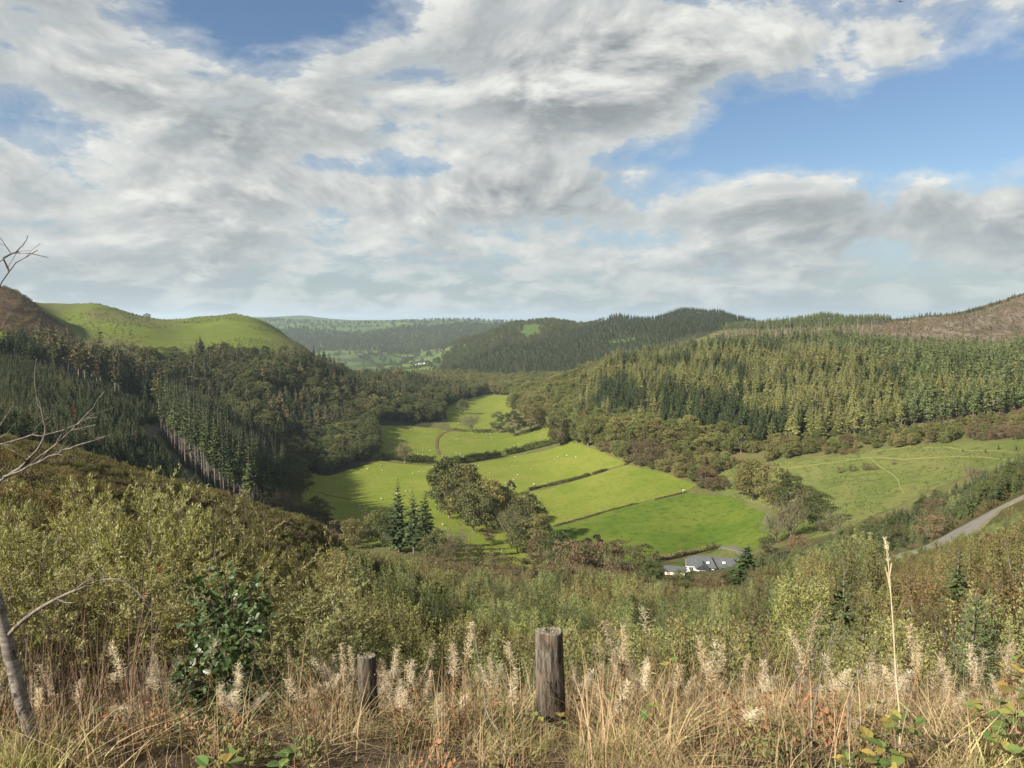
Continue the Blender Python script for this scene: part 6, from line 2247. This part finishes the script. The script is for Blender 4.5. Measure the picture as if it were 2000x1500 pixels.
STRAW = [blades('straw_tuft', 60, 0.30, 0.11, 700 + i, M_STRAW, 0.0022, 1.0 + 0.25 * i) for i in range(5)]
GREEN = [blades('green_tuft', 60, 0.24, 0.09, 720 + i, M_GREENGRASS, 0.0026, 0.8) for i in range(3)]
STEMS = [blades('stem_tuft', 11, 0.50, 0.12, 740 + i, M_STEM, 0.0021, 0.40, 3) for i in range(5)]
MAT = [blades('matted_tuft', 70, 0.26, 0.13, 760 + i, M_STRAW, 0.0020, 2.2) for i in range(3)]


def weed(seed, mat, n, H, r, ls):
    rng = np.random.default_rng(seed)
    paths, C, D = [], [], []
    for i in range(7):
        a = rng.uniform(0, 6.28)
        e = np.array([math.cos(a) * r * rng.random(), math.sin(a) * r * rng.random(), H * rng.uniform(0.5, 1)])
        paths.append((np.array([[0, 0, 0], e * 0.5 + [0.01, 0, 0.02], e]), [0.002, 0.0016, 0.001]))
        t = rng.uniform(0.2, 1, n // 7)
        C.append(e * t[:, None] + rng.normal(0, 0.02, (len(t), 3)))
        D.append(rand_dirs(len(t), rng) + np.array([0, 0, 0.2]))
    C, D = np.concatenate(C), np.concatenate(D)
    lf = leaves(C, D, np.array([0, 0, 1.0]) + rng.normal(0, 0.5, C.shape), ls * rng.uniform(0.6, 1.3, len(C)), ls * 0.5 * rng.uniform(0.6, 1.3, len(C)), rng, 0.2, 'long')
    wv, wf = tubes(paths, 3)
    return mesh_np('weed_tuft', np.concatenate([wv, lf[0]]), [wf, lf[1] + len(wv)], [M_STEM, mat], np.concatenate([np.zeros(len(wf)), np.ones(len(lf[1]))]), attrs={'tint': np.concatenate([np.full(len(wv), 0.3), lf[2]])})


M_WEED = foliage_mat("weed_leaves", (0.085, 0.115, 0.036), (0.17, 0.19, 0.065), (0.22, 0.17, 0.06), 0.25, 0.55, 0.3, 0.8)
WEED = [weed(770 + i, M_WEED if i < 3 else M_DRYLEAF, 49, 0.22, 0.14, 0.030) for i in range(4)]
KIT = STRAW + GREEN + STEMS + MAT + WEED           # 0-4, 5-7, 8-12, 13-15, 16-19
rng = np.random.default_rng(131)
x, y = spread(uy_poly([(-350, 1.9), (2350, 1.9), (2300, 6.6), (1000, 6.4), (-250, 6.6)]), 0.118, rng, 0.5)
z = ground(x, y)
u_, v_ = to_px(x, y, z)
pk = vnoise(x / 0.55, y / 0.55, 3) * 0.65 + rng.random(len(x)) * 0.35
c1 = rng.random(len(x))
pl_ = np.clip((u_ - 500) / 700, 0, 1)                # the straw is thickest to the right
kind = rng.integers(8, 13, len(x))
kind = np.where(c1 < 0.10 + 0.34 * pl_, rng.integers(0, 5, len(x)), kind)
kind = np.where((c1 > 0.60) & (c1 < 0.74), rng.integers(13, 16, len(x)), kind)
kind = np.where((pk > 0.62) | (c1 > 0.92), rng.integers(16, 20, len(x)), kind)
kind = np.where((pk < 0.30) & (y < 3.6), rng.integers(5, 8, len(x)), kind)
gapm = vnoise(x / 0.35 + 7, y / 0.35, 13) < 0.36 - 0.18 * pl_
thin = gapm | ((u_ < 620) & (rng.random(len(x)) < 0.30))
sc = rng.uniform(0.55, 1.3, len(x)) * np.where(y < 2.8, 0.8, 1.0)
infront = ((np.abs(u_ - 1082) < 75) & (y < 3.8)) | ((np.abs(u_ - 440) < 110) & (y > 3.6) & (y < 5.4)) | ((np.abs(u_ - 722) < 45) & (y > 3.0) & (y < 4.35))
sc = np.where(infront, sc * 0.5, sc)
kind = np.where(infront & (kind >= 8) & (kind < 13), 0, kind)
rows = np.column_stack([x, y, z - 0.02, rng.uniform(0, 6.28, len(x)), sc, kind])
mass('dry_grass', rows[~thin], KIT, "tangled dry straw-coloured grass, weeds and stems on the near bank", 'grass')
# thicket of thin bare stems at the left
M_BARESTEM = foliage_mat("bare_stems", (0.075, 0.055, 0.042), (0.16, 0.125, 0.10), (0.17, 0.095, 0.06), 0.0, 0.8, 0.1, 0.7)
BARE = [blades('bare_stem_tuft', 9, 1.05, 0.16, 780 + i, M_BARESTEM, 0.0030, 0.22, 4) for i in range(4)]
x, y = spread(uy_poly([(-200, 3.9), (300, 3.9), (300, 5.4), (640, 6.0), (640, 6.8), (-200, 6.8)]), 0.19, rng, 0.5)
mass('bare_stems', np.column_stack([x, y, ground(x, y) - 0.02, rng.uniform(0, 6.28, len(x)), rng.uniform(0.6, 1.15, len(x)), rng.integers(0, 4, len(x))]), BARE, "thicket of thin bare brown stems under the willows at the left", 'stems')


def willowherb(name, H, seed, fluffy):
    rng = np.random.default_rng(seed)
    k = 9
    f = np.linspace(0, 1, k)
    lean = rng.normal(0, 0.12, 2)
    st = np.column_stack([lean[0] * f ** 2 * H + 0.008 * np.sin(f * 7 + seed), lean[1] * f ** 2 * H, f * H])
    wood_ = tubes([(st, np.linspace(0.0042, 0.0014, k))], 4)
    tint = np.full(len(wood_[0]), rng.random() * 0.6)
    # seed head: split pods curling out, with fluff between them
    V, F, T = [], [], []
    b = 0
    n = 120 if fluffy else 60
    h0 = (0.60 if fluffy else 0.74) + rng.uniform(-0.06, 0.12)
    for i in range(n):
        g = h0 + (1 - h0) * rng.random()
        o = np.array([np.interp(g, f, st[:, q]) for q in range(3)])
        a = rng.uniform(0, 6.28)
        ln = rng.uniform(0.035, 0.085) * (1.15 - 0.5 * (g - h0) / (1 - h0))
        rd = np.array([math.cos(a), math.sin(a), 0])
        s = np.linspace(0, 1, 6)
        cur = rng.uniform(1.5, 4.5)
        up_ = rng.uniform(0.3, 1.0)
        ctr = o + np.outer(np.sin(s * cur * 0.5) / cur * 2 * ln, rd) + np.outer(s * ln * up_ - (s ** 2) * ln * 0.5 * rng.random(), [0, 0, 1])
        sd = np.array([-rd[1], rd[0], 0]) * 0.8 + rand_dirs(1, rng)[0] * 0.4
        w = (0.0018 + 0.0012 * rng.random()) * (1 - 0.6 * s)
        V.append(np.concatenate([ctr + sd * w[:, None], ctr - sd * w[:, None]]))
        F += [(b + q, b + q + 1, b + 6 + q + 1, b + 6 + q) for q in range(5)]
        T.append(np.full(12, rng.random()))
        b += 12
    nf = 170 if fluffy else 50
    g = h0 + (1 - h0) * rng.random(nf)
    C = np.stack([np.interp(g, f, st[:, q]) for q in range(3)], -1) + rng.normal(0, 0.016, (nf, 3))
    lv, lfc, lt = leaves(C, rand_dirs(nf, rng), rand_dirs(nf, rng), rng.uniform(0.014, 0.034, nf), rng.uniform(0.003, 0.006, nf), rng, 0.3)
    head_v = np.concatenate(V + [lv])
    head_f = np.concatenate([np.array(F), lfc + b])
    head_t = np.concatenate(T + [lt])
    # withered leaves lower down
    nl = 26
    g = rng.uniform(0.15, 0.7, nl)
    C = np.stack([np.interp(g, f, st[:, q]) for q in range(3)], -1)
    D = rand_dirs(nl, rng) * np.array([1, 1, 0.4]) + np.array([0, 0, -0.6])
    wl = leaves(C, D, rand_dirs(nl, rng), rng.uniform(0.035, 0.075, nl), rng.uniform(0.006, 0.012, nl), rng, 0.5, 'long')
    return dict(h=H, stem=mesh_np('stem', wood_[0], [wood_[1]], [M_STEM], attrs={'tint': tint}), head=mesh_np('seed_head', head_v, [head_f], [M_FLUFF], attrs={'tint': head_t}),
                leaf=mesh_np('withered_leaves', wl[0], [wl[1]], [M_DRYLEAF], attrs={'tint': wl[2]}))


HERB = [willowherb('willowherb', 1.1, 800 + i, i % 3 != 2) for i in range(14)]


def herb(u, vt, Y, label, group=None, var=None):
    tp = at(u, vt, Y)
    g = ground(float(tp[0]), float(tp[1]))
    hgt = tp[2] - g
    if hgt < 0.25:
        return
    hgt = min(hgt, 1.7)
    k = random.randrange(len(HERB)) if var is None else var
    s = hgt / HERB[k]['h']
    w = max(s, 0.75)
    t = empty('willowherb', (tp[0], tp[1], g - 0.02), random.uniform(0, 6.28))
    t.scale = (w * random.uniform(0.8, 1.2), w, s)
    t.rotation_euler = (random.gauss(0, 0.09), random.gauss(0, 0.09), t.rotation_euler[2])
    for nm, key in (('stem', 'stem'), ('seed_head', 'head'), ('withered_leaves', 'leaf')):
        link(nm, HERB[k][key], t)
    tag(t, label, 'wildflower', group)


for k, (u, vt, Y, lb) in enumerate([
    (897, 1202, 4.2, "tall seeding willowherb left of the big post"), (1238, 1178, 4.0, "tall fluffy willowherb right of the big post"), (1290, 1182, 3.7, "willowherb with curled-over pale head right of the big post"),
    (1228, 1222, 4.0, "second fluffy willowherb head beside the tall one"), (1563, 1182, 3.8, "slim willowherb with wavy pale head left of the little conifer"), (1390, 1240, 4.1, "small white-headed willowherb midway right"),
    (1122, 1270, 3.9, "willowherb standing against the right side of the big post"), (1195, 1255, 4.0, "brown-headed willowherb a little right of the big post"), (1020, 1262, 4.0, "pale willowherb close left of the big post"),
    (985, 1320, 3.4, "leaning pale willowherb in front of the big post"), (145, 1305, 4.0, "white fluffy willowherb in front of the brown stems at the left"), (200, 1290, 4.2, "thin willowherb among the brown stems at the left"),
    (250, 1268, 4.3, "reddish willowherb in the left brown stems"), (292, 1266, 4.2, "tall reddish willowherb left of the oak sapling"), (250, 1345, 3.6, "fluffy willowherb below the left brown stems"),
    (285, 1355, 3.3, "pale broad willowherb left of the oak sapling foot"), (315, 1330, 3.6, "cream willowherb beside the oak sapling foot"), (432, 1330, 3.7, "willowherb in front of the oak sapling"),
    (470, 1335, 3.8, "faded willowherb in front of the oak sapling, right one"), (577, 1360, 3.9, "single white seed head right of the oak sapling"), (620, 1288, 4.6, "fluffy willowherb left of the smaller post"),
    (640, 1300, 4.4, "pinkish willowherb close left of the smaller post"), (772, 1305, 4.5, "willowherb just right of the smaller post"), (800, 1296, 4.6, "pale willowherb second right of the smaller post"),
    (748, 1392, 3.5, "curly white seed heads below the smaller post"), (820, 1295, 4.2, "curly willowherb between the two posts"), (855, 1372, 3.2, "low curled willowherb between the two posts"),
    (1310, 1295, 3.8, "small willowherb with looped white head"), (1440, 1285, 4.2, "pale willowherb at mid right"), (1620, 1230, 4.0, "white-tipped willowherb left of the tall pale stalk"),
    (1640, 1290, 3.9, "willowherb behind the dead forked twig"), (1815, 1215, 4.4, "white puffed willowherb right of the tall pale stalk"), (1830, 1262, 4.2, "cream willowherb at the right"),
    (1790, 1250, 4.2, "fluffy willowherb right of the stalk, nearer one"), (1875, 1270, 4.0, "round white willowherb head at the right"), (1950, 1235, 4.3, "willowherb by the golden leaves at the right edge"),
]):
    herb(u, vt, Y, lb, None, k % 14)
rng = np.random.default_rng(17)
random.seed(23)
for k in range(420):
    u = rng.uniform(-20, 2020)
    Y = rng.uniform(3.2, 6.2)
    if u < 560 and rng.random() < 0.4:
        continue
    if (abs(u - 1080) < 62 and Y < 3.8) or (abs(u - 722) < 40 and Y < 4.4):
        continue
    if vnoise(np.array([u / 70.0]), np.array([Y * 1.5]), 77)[0] < 0.40:
        continue
    vt = rng.normal(1332, 50) if Y > 3.9 else rng.normal(1385, 48)
    where = "left of the oak sapling" if u < 330 else ("between the oak sapling and the smaller post" if u < 700 else ("between the two posts" if u < 1050 else ("right of the big post" if u < 1500 else "at the right of the bank")))
    herb(u, max(vt, 1255), Y, "dry willowherb with pale seed head " + where, "willowherb on the bank " + where)

# the tall pale stalk
rng = np.random.default_rng(3)
pts_ = np.array([at(1757, 1400, 3.2), at(1750, 1320, 3.2), at(1745, 1230, 3.2), at(1740, 1160, 3.2), at(1736, 1110, 3.2), at(1730, 1055, 3.2)])
g0 = ground(float(pts_[0, 0]), float(pts_[0, 1]))
pts_ = np.concatenate([[[pts_[0, 0] + 0.01, pts_[0, 1], g0 - 0.03]], pts_])
base = pts_[0].copy()
t = empty('dry_stalk', tuple(base))
q = spline(pts_ - base, 24)
v, f = tubes([(q, np.linspace(0.0050, 0.0022, 24))], 7)
M_STALK = simple_mat("pale_stalk", (0.36, 0.29, 0.18), 0.7, 0.2, 30, (0.50, 0.42, 0.28))
link('stem', mesh_np('stem', v, [f], [M_STALK], smooth=True), t)
sp_ = []
for (uu, vv), (u2, v2) in [((1738, 1140), (1729, 1108)), ((1737, 1132), (1741, 1100)), ((1738, 1150), (1734, 1118))]:
    sp_.append((np.array([at(uu, vv, 3.2), at((uu + u2) / 2, (vv + v2) / 2 + 2, 3.2), at(u2, v2, 3.2)]) - base, [0.0020, 0.0022, 0.0026]))
v, f = tubes(sp_, 5)
link('side_shoots', mesh_np('side_shoots', v, [f], [M_STALK]), t)
n = 40
gg = rng.random(n)
C = np.array([at(1729 + 5 * a, 1053 + 45 * a, 3.2) for a in gg]) - base + rng.normal(0, 0.003, (n, 3))
lv = leaves(C, rand_dirs(n, rng) * 0.5 + np.array([0, 0, 1]), rand_dirs(n, rng), np.full(n, 0.022), np.full(n, 0.006), rng, 0.2)
link('seed_head', mesh_np('seed_head', lv[0], [lv[1]], [M_FLUFF], attrs={'tint': lv[2]}), t)
tag(t, "single tall pale dry stalk rising above the right bank", 'stalk')


# dead forked twigs
def twig(name, chains, label, cat='twig', mat=None):
    c0 = chains[0][0]
    b0 = at(*c0[:3])
    g = ground(float(b0[0]), float(b0[1]))
    base = np.array([b0[0], b0[1], g])
    t = empty(name, tuple(base))
    for k, ch in enumerate(chains):
        p_ = np.array([at(*c) for c in ch]) - base
        if k == 0:
            p_ = np.concatenate([[[p_[0, 0], p_[0, 1], -0.03]], p_]) if p_[0, 2] > 0.02 else p_
        q = spline(p_, 14)
        v, f = tubes([(q, np.linspace(0.0055 if k == 0 else 0.003, 0.0013, 14))], 5)
        link('branch', mesh_np('branch', v, [f], [mat or M_TWIG], smooth=True), t)
    tag(t, label, cat)


twig('dead_twig', [[(1585, 1420, 3.3), (1597, 1345, 3.3), (1608, 1300, 3.3), (1622, 1255, 3.35), (1632, 1215, 3.4)], [(1593, 1350, 3.3), (1570, 1335, 3.3), (1540, 1336, 3.3)], [(1622, 1255, 3.35), (1650, 1240, 3.4), (1662, 1232, 3.4)], [(1600, 1345, 3.3), (1640, 1340, 3.25), (1680, 1348, 3.2)]],
     "grey forked dead twig left of the tall stalk")
twig('dead_twig', [[(1655, 1460, 3.1), (1665, 1340, 3.3), (1690, 1300, 3.4), (1720, 1240, 3.5)], [(1665, 1345, 3.3), (1640, 1330, 3.3), (1620, 1300, 3.3)]], "thin brown twig slanting right beside the tall stalk")
twig('dry_cane', [[(980, 1440, 3.3), (950, 1390, 3.4), (945, 1350, 3.5), (930, 1260, 3.7), (925, 1215, 3.8)]], "thin bending stem between the posts")
twig('dry_cane', [[(1640, 1500, 2.7), (1780, 1455, 2.8), (1880, 1440, 2.9), (2010, 1432, 3.0)]], "brown bramble cane arching along the lower right", mat=M_BARK)


# ------------------------------------------------------------------ brambles, each leaf a piece of its own
def bramble_leaf(seed):
    rng = np.random.default_rng(seed)
    pr = [(0.0, 0.0), (0.08, 0.14), (0.2, 0.27), (0.27, 0.25), (0.38, 0.36), (0.46, 0.33), (0.58, 0.34), (0.66, 0.27), (0.78, 0.22), (0.86, 0.13), (1.0, 0.0)]
    v, f4, f3, tn = lobed_leaves(np.zeros((1, 3)), np.array([[1.0, 0, 0.0]]), np.array([[0.0, 0, 1.0]]), np.array([1.0]), rng, pr, 0.28)
    return mesh_np('bramble_leaf', v, [f4, f3], [M_BRAMBLE], attrs={'tint': tn}, smooth=False)


BL = [bramble_leaf(900 + i) for i in range(4)]


def bramble(spots, label, seed, size=0.06):
    rng = np.random.default_rng(seed)
    b0 = at(*spots[0])
    g = ground(float(b0[0]), float(b0[1]))
    base = np.array([b0[0], b0[1], g])
    t = empty('bramble', tuple(base))
    paths = []
    for (u, v, Y) in spots:
        c = at(u, v, Y)
        gg = ground(float(c[0]), float(c[1]))
        c[2] = max(c[2], gg + 0.04)
        c = c - base
        o = np.array([c[0] * 0.7, c[1] * 0.7 + 0.03, gg - base[2] - 0.02])
        paths.append((np.array([o, (o + c) / 2 + [0, 0, 0.03], c]), [0.003, 0.0025, 0.0018]))
        yaw = rng.uniform(0, 6.28)
        for q in (-1, 0, 1):
            lf = link('leaf', BL[rng.integers(0, 4)], t)
            lf.location = c
            s = size * rng.uniform(0.8, 1.2) * (1.15 if q == 0 else 0.9)
            lf.scale = (s, s, s)
            lf.rotation_euler = (rng.normal(0, 0.35), rng.uniform(-0.5, 0.15), yaw + q * 1.15)
    v, f = tubes(paths, 4)
    link('stem', mesh_np('stem', v, [f], [M_DRYLEAF], attrs={'tint': np.zeros(len(v))}), t)
    return tag(t, label, 'bramble')


bramble([(1745, 1410, 2.9), (1760, 1405, 2.9), (1785, 1412, 2.95), (1730, 1425, 2.85), (1770, 1425, 2.9)], "small bramble with two pale green leaves under the tall stalk", 1, 0.055)
bramble([(1700, 1450, 2.75), (1725, 1460, 2.7), (1680, 1470, 2.65), (1710, 1485, 2.6), (1740, 1490, 2.6), (1655, 1485, 2.65), (1760, 1475, 2.7)], "bright green bramble at the bottom right of the middle", 2, 0.06)
bramble([(1985, 1290, 3.6), (1960, 1305, 3.6), (1995, 1325, 3.5), (1970, 1340, 3.4), (1990, 1365, 3.3), (1955, 1370, 3.3), (1980, 1395, 3.2), (1950, 1400, 3.1), (1995, 1415, 3.1), (1935, 1420, 3.0), (1990, 1310, 3.7), (2010, 1345, 3.4)], "orange and green bramble at the right edge", 3, 0.07)
bramble([(1900, 1375, 3.2), (1915, 1382, 3.2), (1895, 1390, 3.1), (1925, 1440, 2.9), (1945, 1450, 2.85), (1965, 1465, 2.8)], "green bramble sprig left of the orange one", 4, 0.05)
bramble([(420, 1485, 2.7), (405, 1495, 2.65), (440, 1490, 2.65), (450, 1480, 2.75)], "green bramble leaves low at the left", 5, 0.055)
bramble([(560, 1480, 2.75), (545, 1492, 2.7), (575, 1470, 2.8)], "bright bramble leaves low between sapling and small post", 6, 0.055)
bramble([(1265, 1395, 3.3), (1275, 1380, 3.3), (1310, 1290, 3.9), (1300, 1300, 3.9), (1190, 1365, 3.4)], "yellowing bramble leaves right of the big post", 7, 0.045)
bramble([(1060, 1410, 3.55), (1095, 1400, 3.6), (1100, 1415, 3.5), (1050, 1398, 3.6)], "dark ivy-like bramble at the foot of the big post", 8, 0.04)

# ------------------------------------------------------------------ two birds
M_BIRD = simple_mat("bird_feathers", (0.05, 0.045, 0.04), 0.8, 0.1)
bv = [(0, 0, 0), (0.16, 0, 0.02), (0.24, 0, 0.03), (-0.18, 0, 0), (-0.32, 0, 0.0), (0.05, 0.28, 0.09), (-0.05, 0.58, 0.05), (0.05, -0.28, 0.09), (-0.05, -0.58, 0.05)]
be = [(0, 1), (1, 2), (0, 3), (3, 4), (0, 5), (5, 6), (0, 7), (7, 8)]
bird_me = skin_mesh('bird', bv, be, [0.07, 0.05, 0.02, 0.05, (0.05, 0.01), (0.07, 0.012), (0.03, 0.006), (0.07, 0.012), (0.03, 0.006)], M_BIRD)
for u, v, Y, lb in [(1758, 3, 110, "dark bird at the very top of the sky"), (1174, 172, 300, "tiny dark bird against the grey cloud")]:
    o = link('bird', bird_me, None, at(u, v, Y))
    o.rotation_euler = (0.35, 0.1, 0.9)
    tag(o, lb, 'bird')
# ------------------------------------------------------------------ the air
HAZE_DENSITY = 0.00006
v, f = boxes([(-64000, 64000, -12500, 64000, -190, 175)])
m = bpy.data.materials.new("haze")
m.use_nodes = True
m.node_tree.nodes.clear()
N = NT(m.node_tree)
out = N.node('ShaderNodeOutputMaterial')
pv = N.node('ShaderNodeVolumePrincipled')
pv.inputs['Color'].default_value = (0.70, 0.86, 1.0, 1)
pv.inputs['Density'].default_value = HAZE_DENSITY
pv.inputs['Anisotropy'].default_value = 0.2
N.link(pv.outputs[0], out.inputs['Volume'])
tag(link('haze', mesh_np('haze', v, [f], [m])), "thin blue haze in the air over the valley", 'haze', kind='stuff')
print("SCENE BUILT in %.1fs, %d objects" % (_time.perf_counter() - _T0, len(scene.objects)))
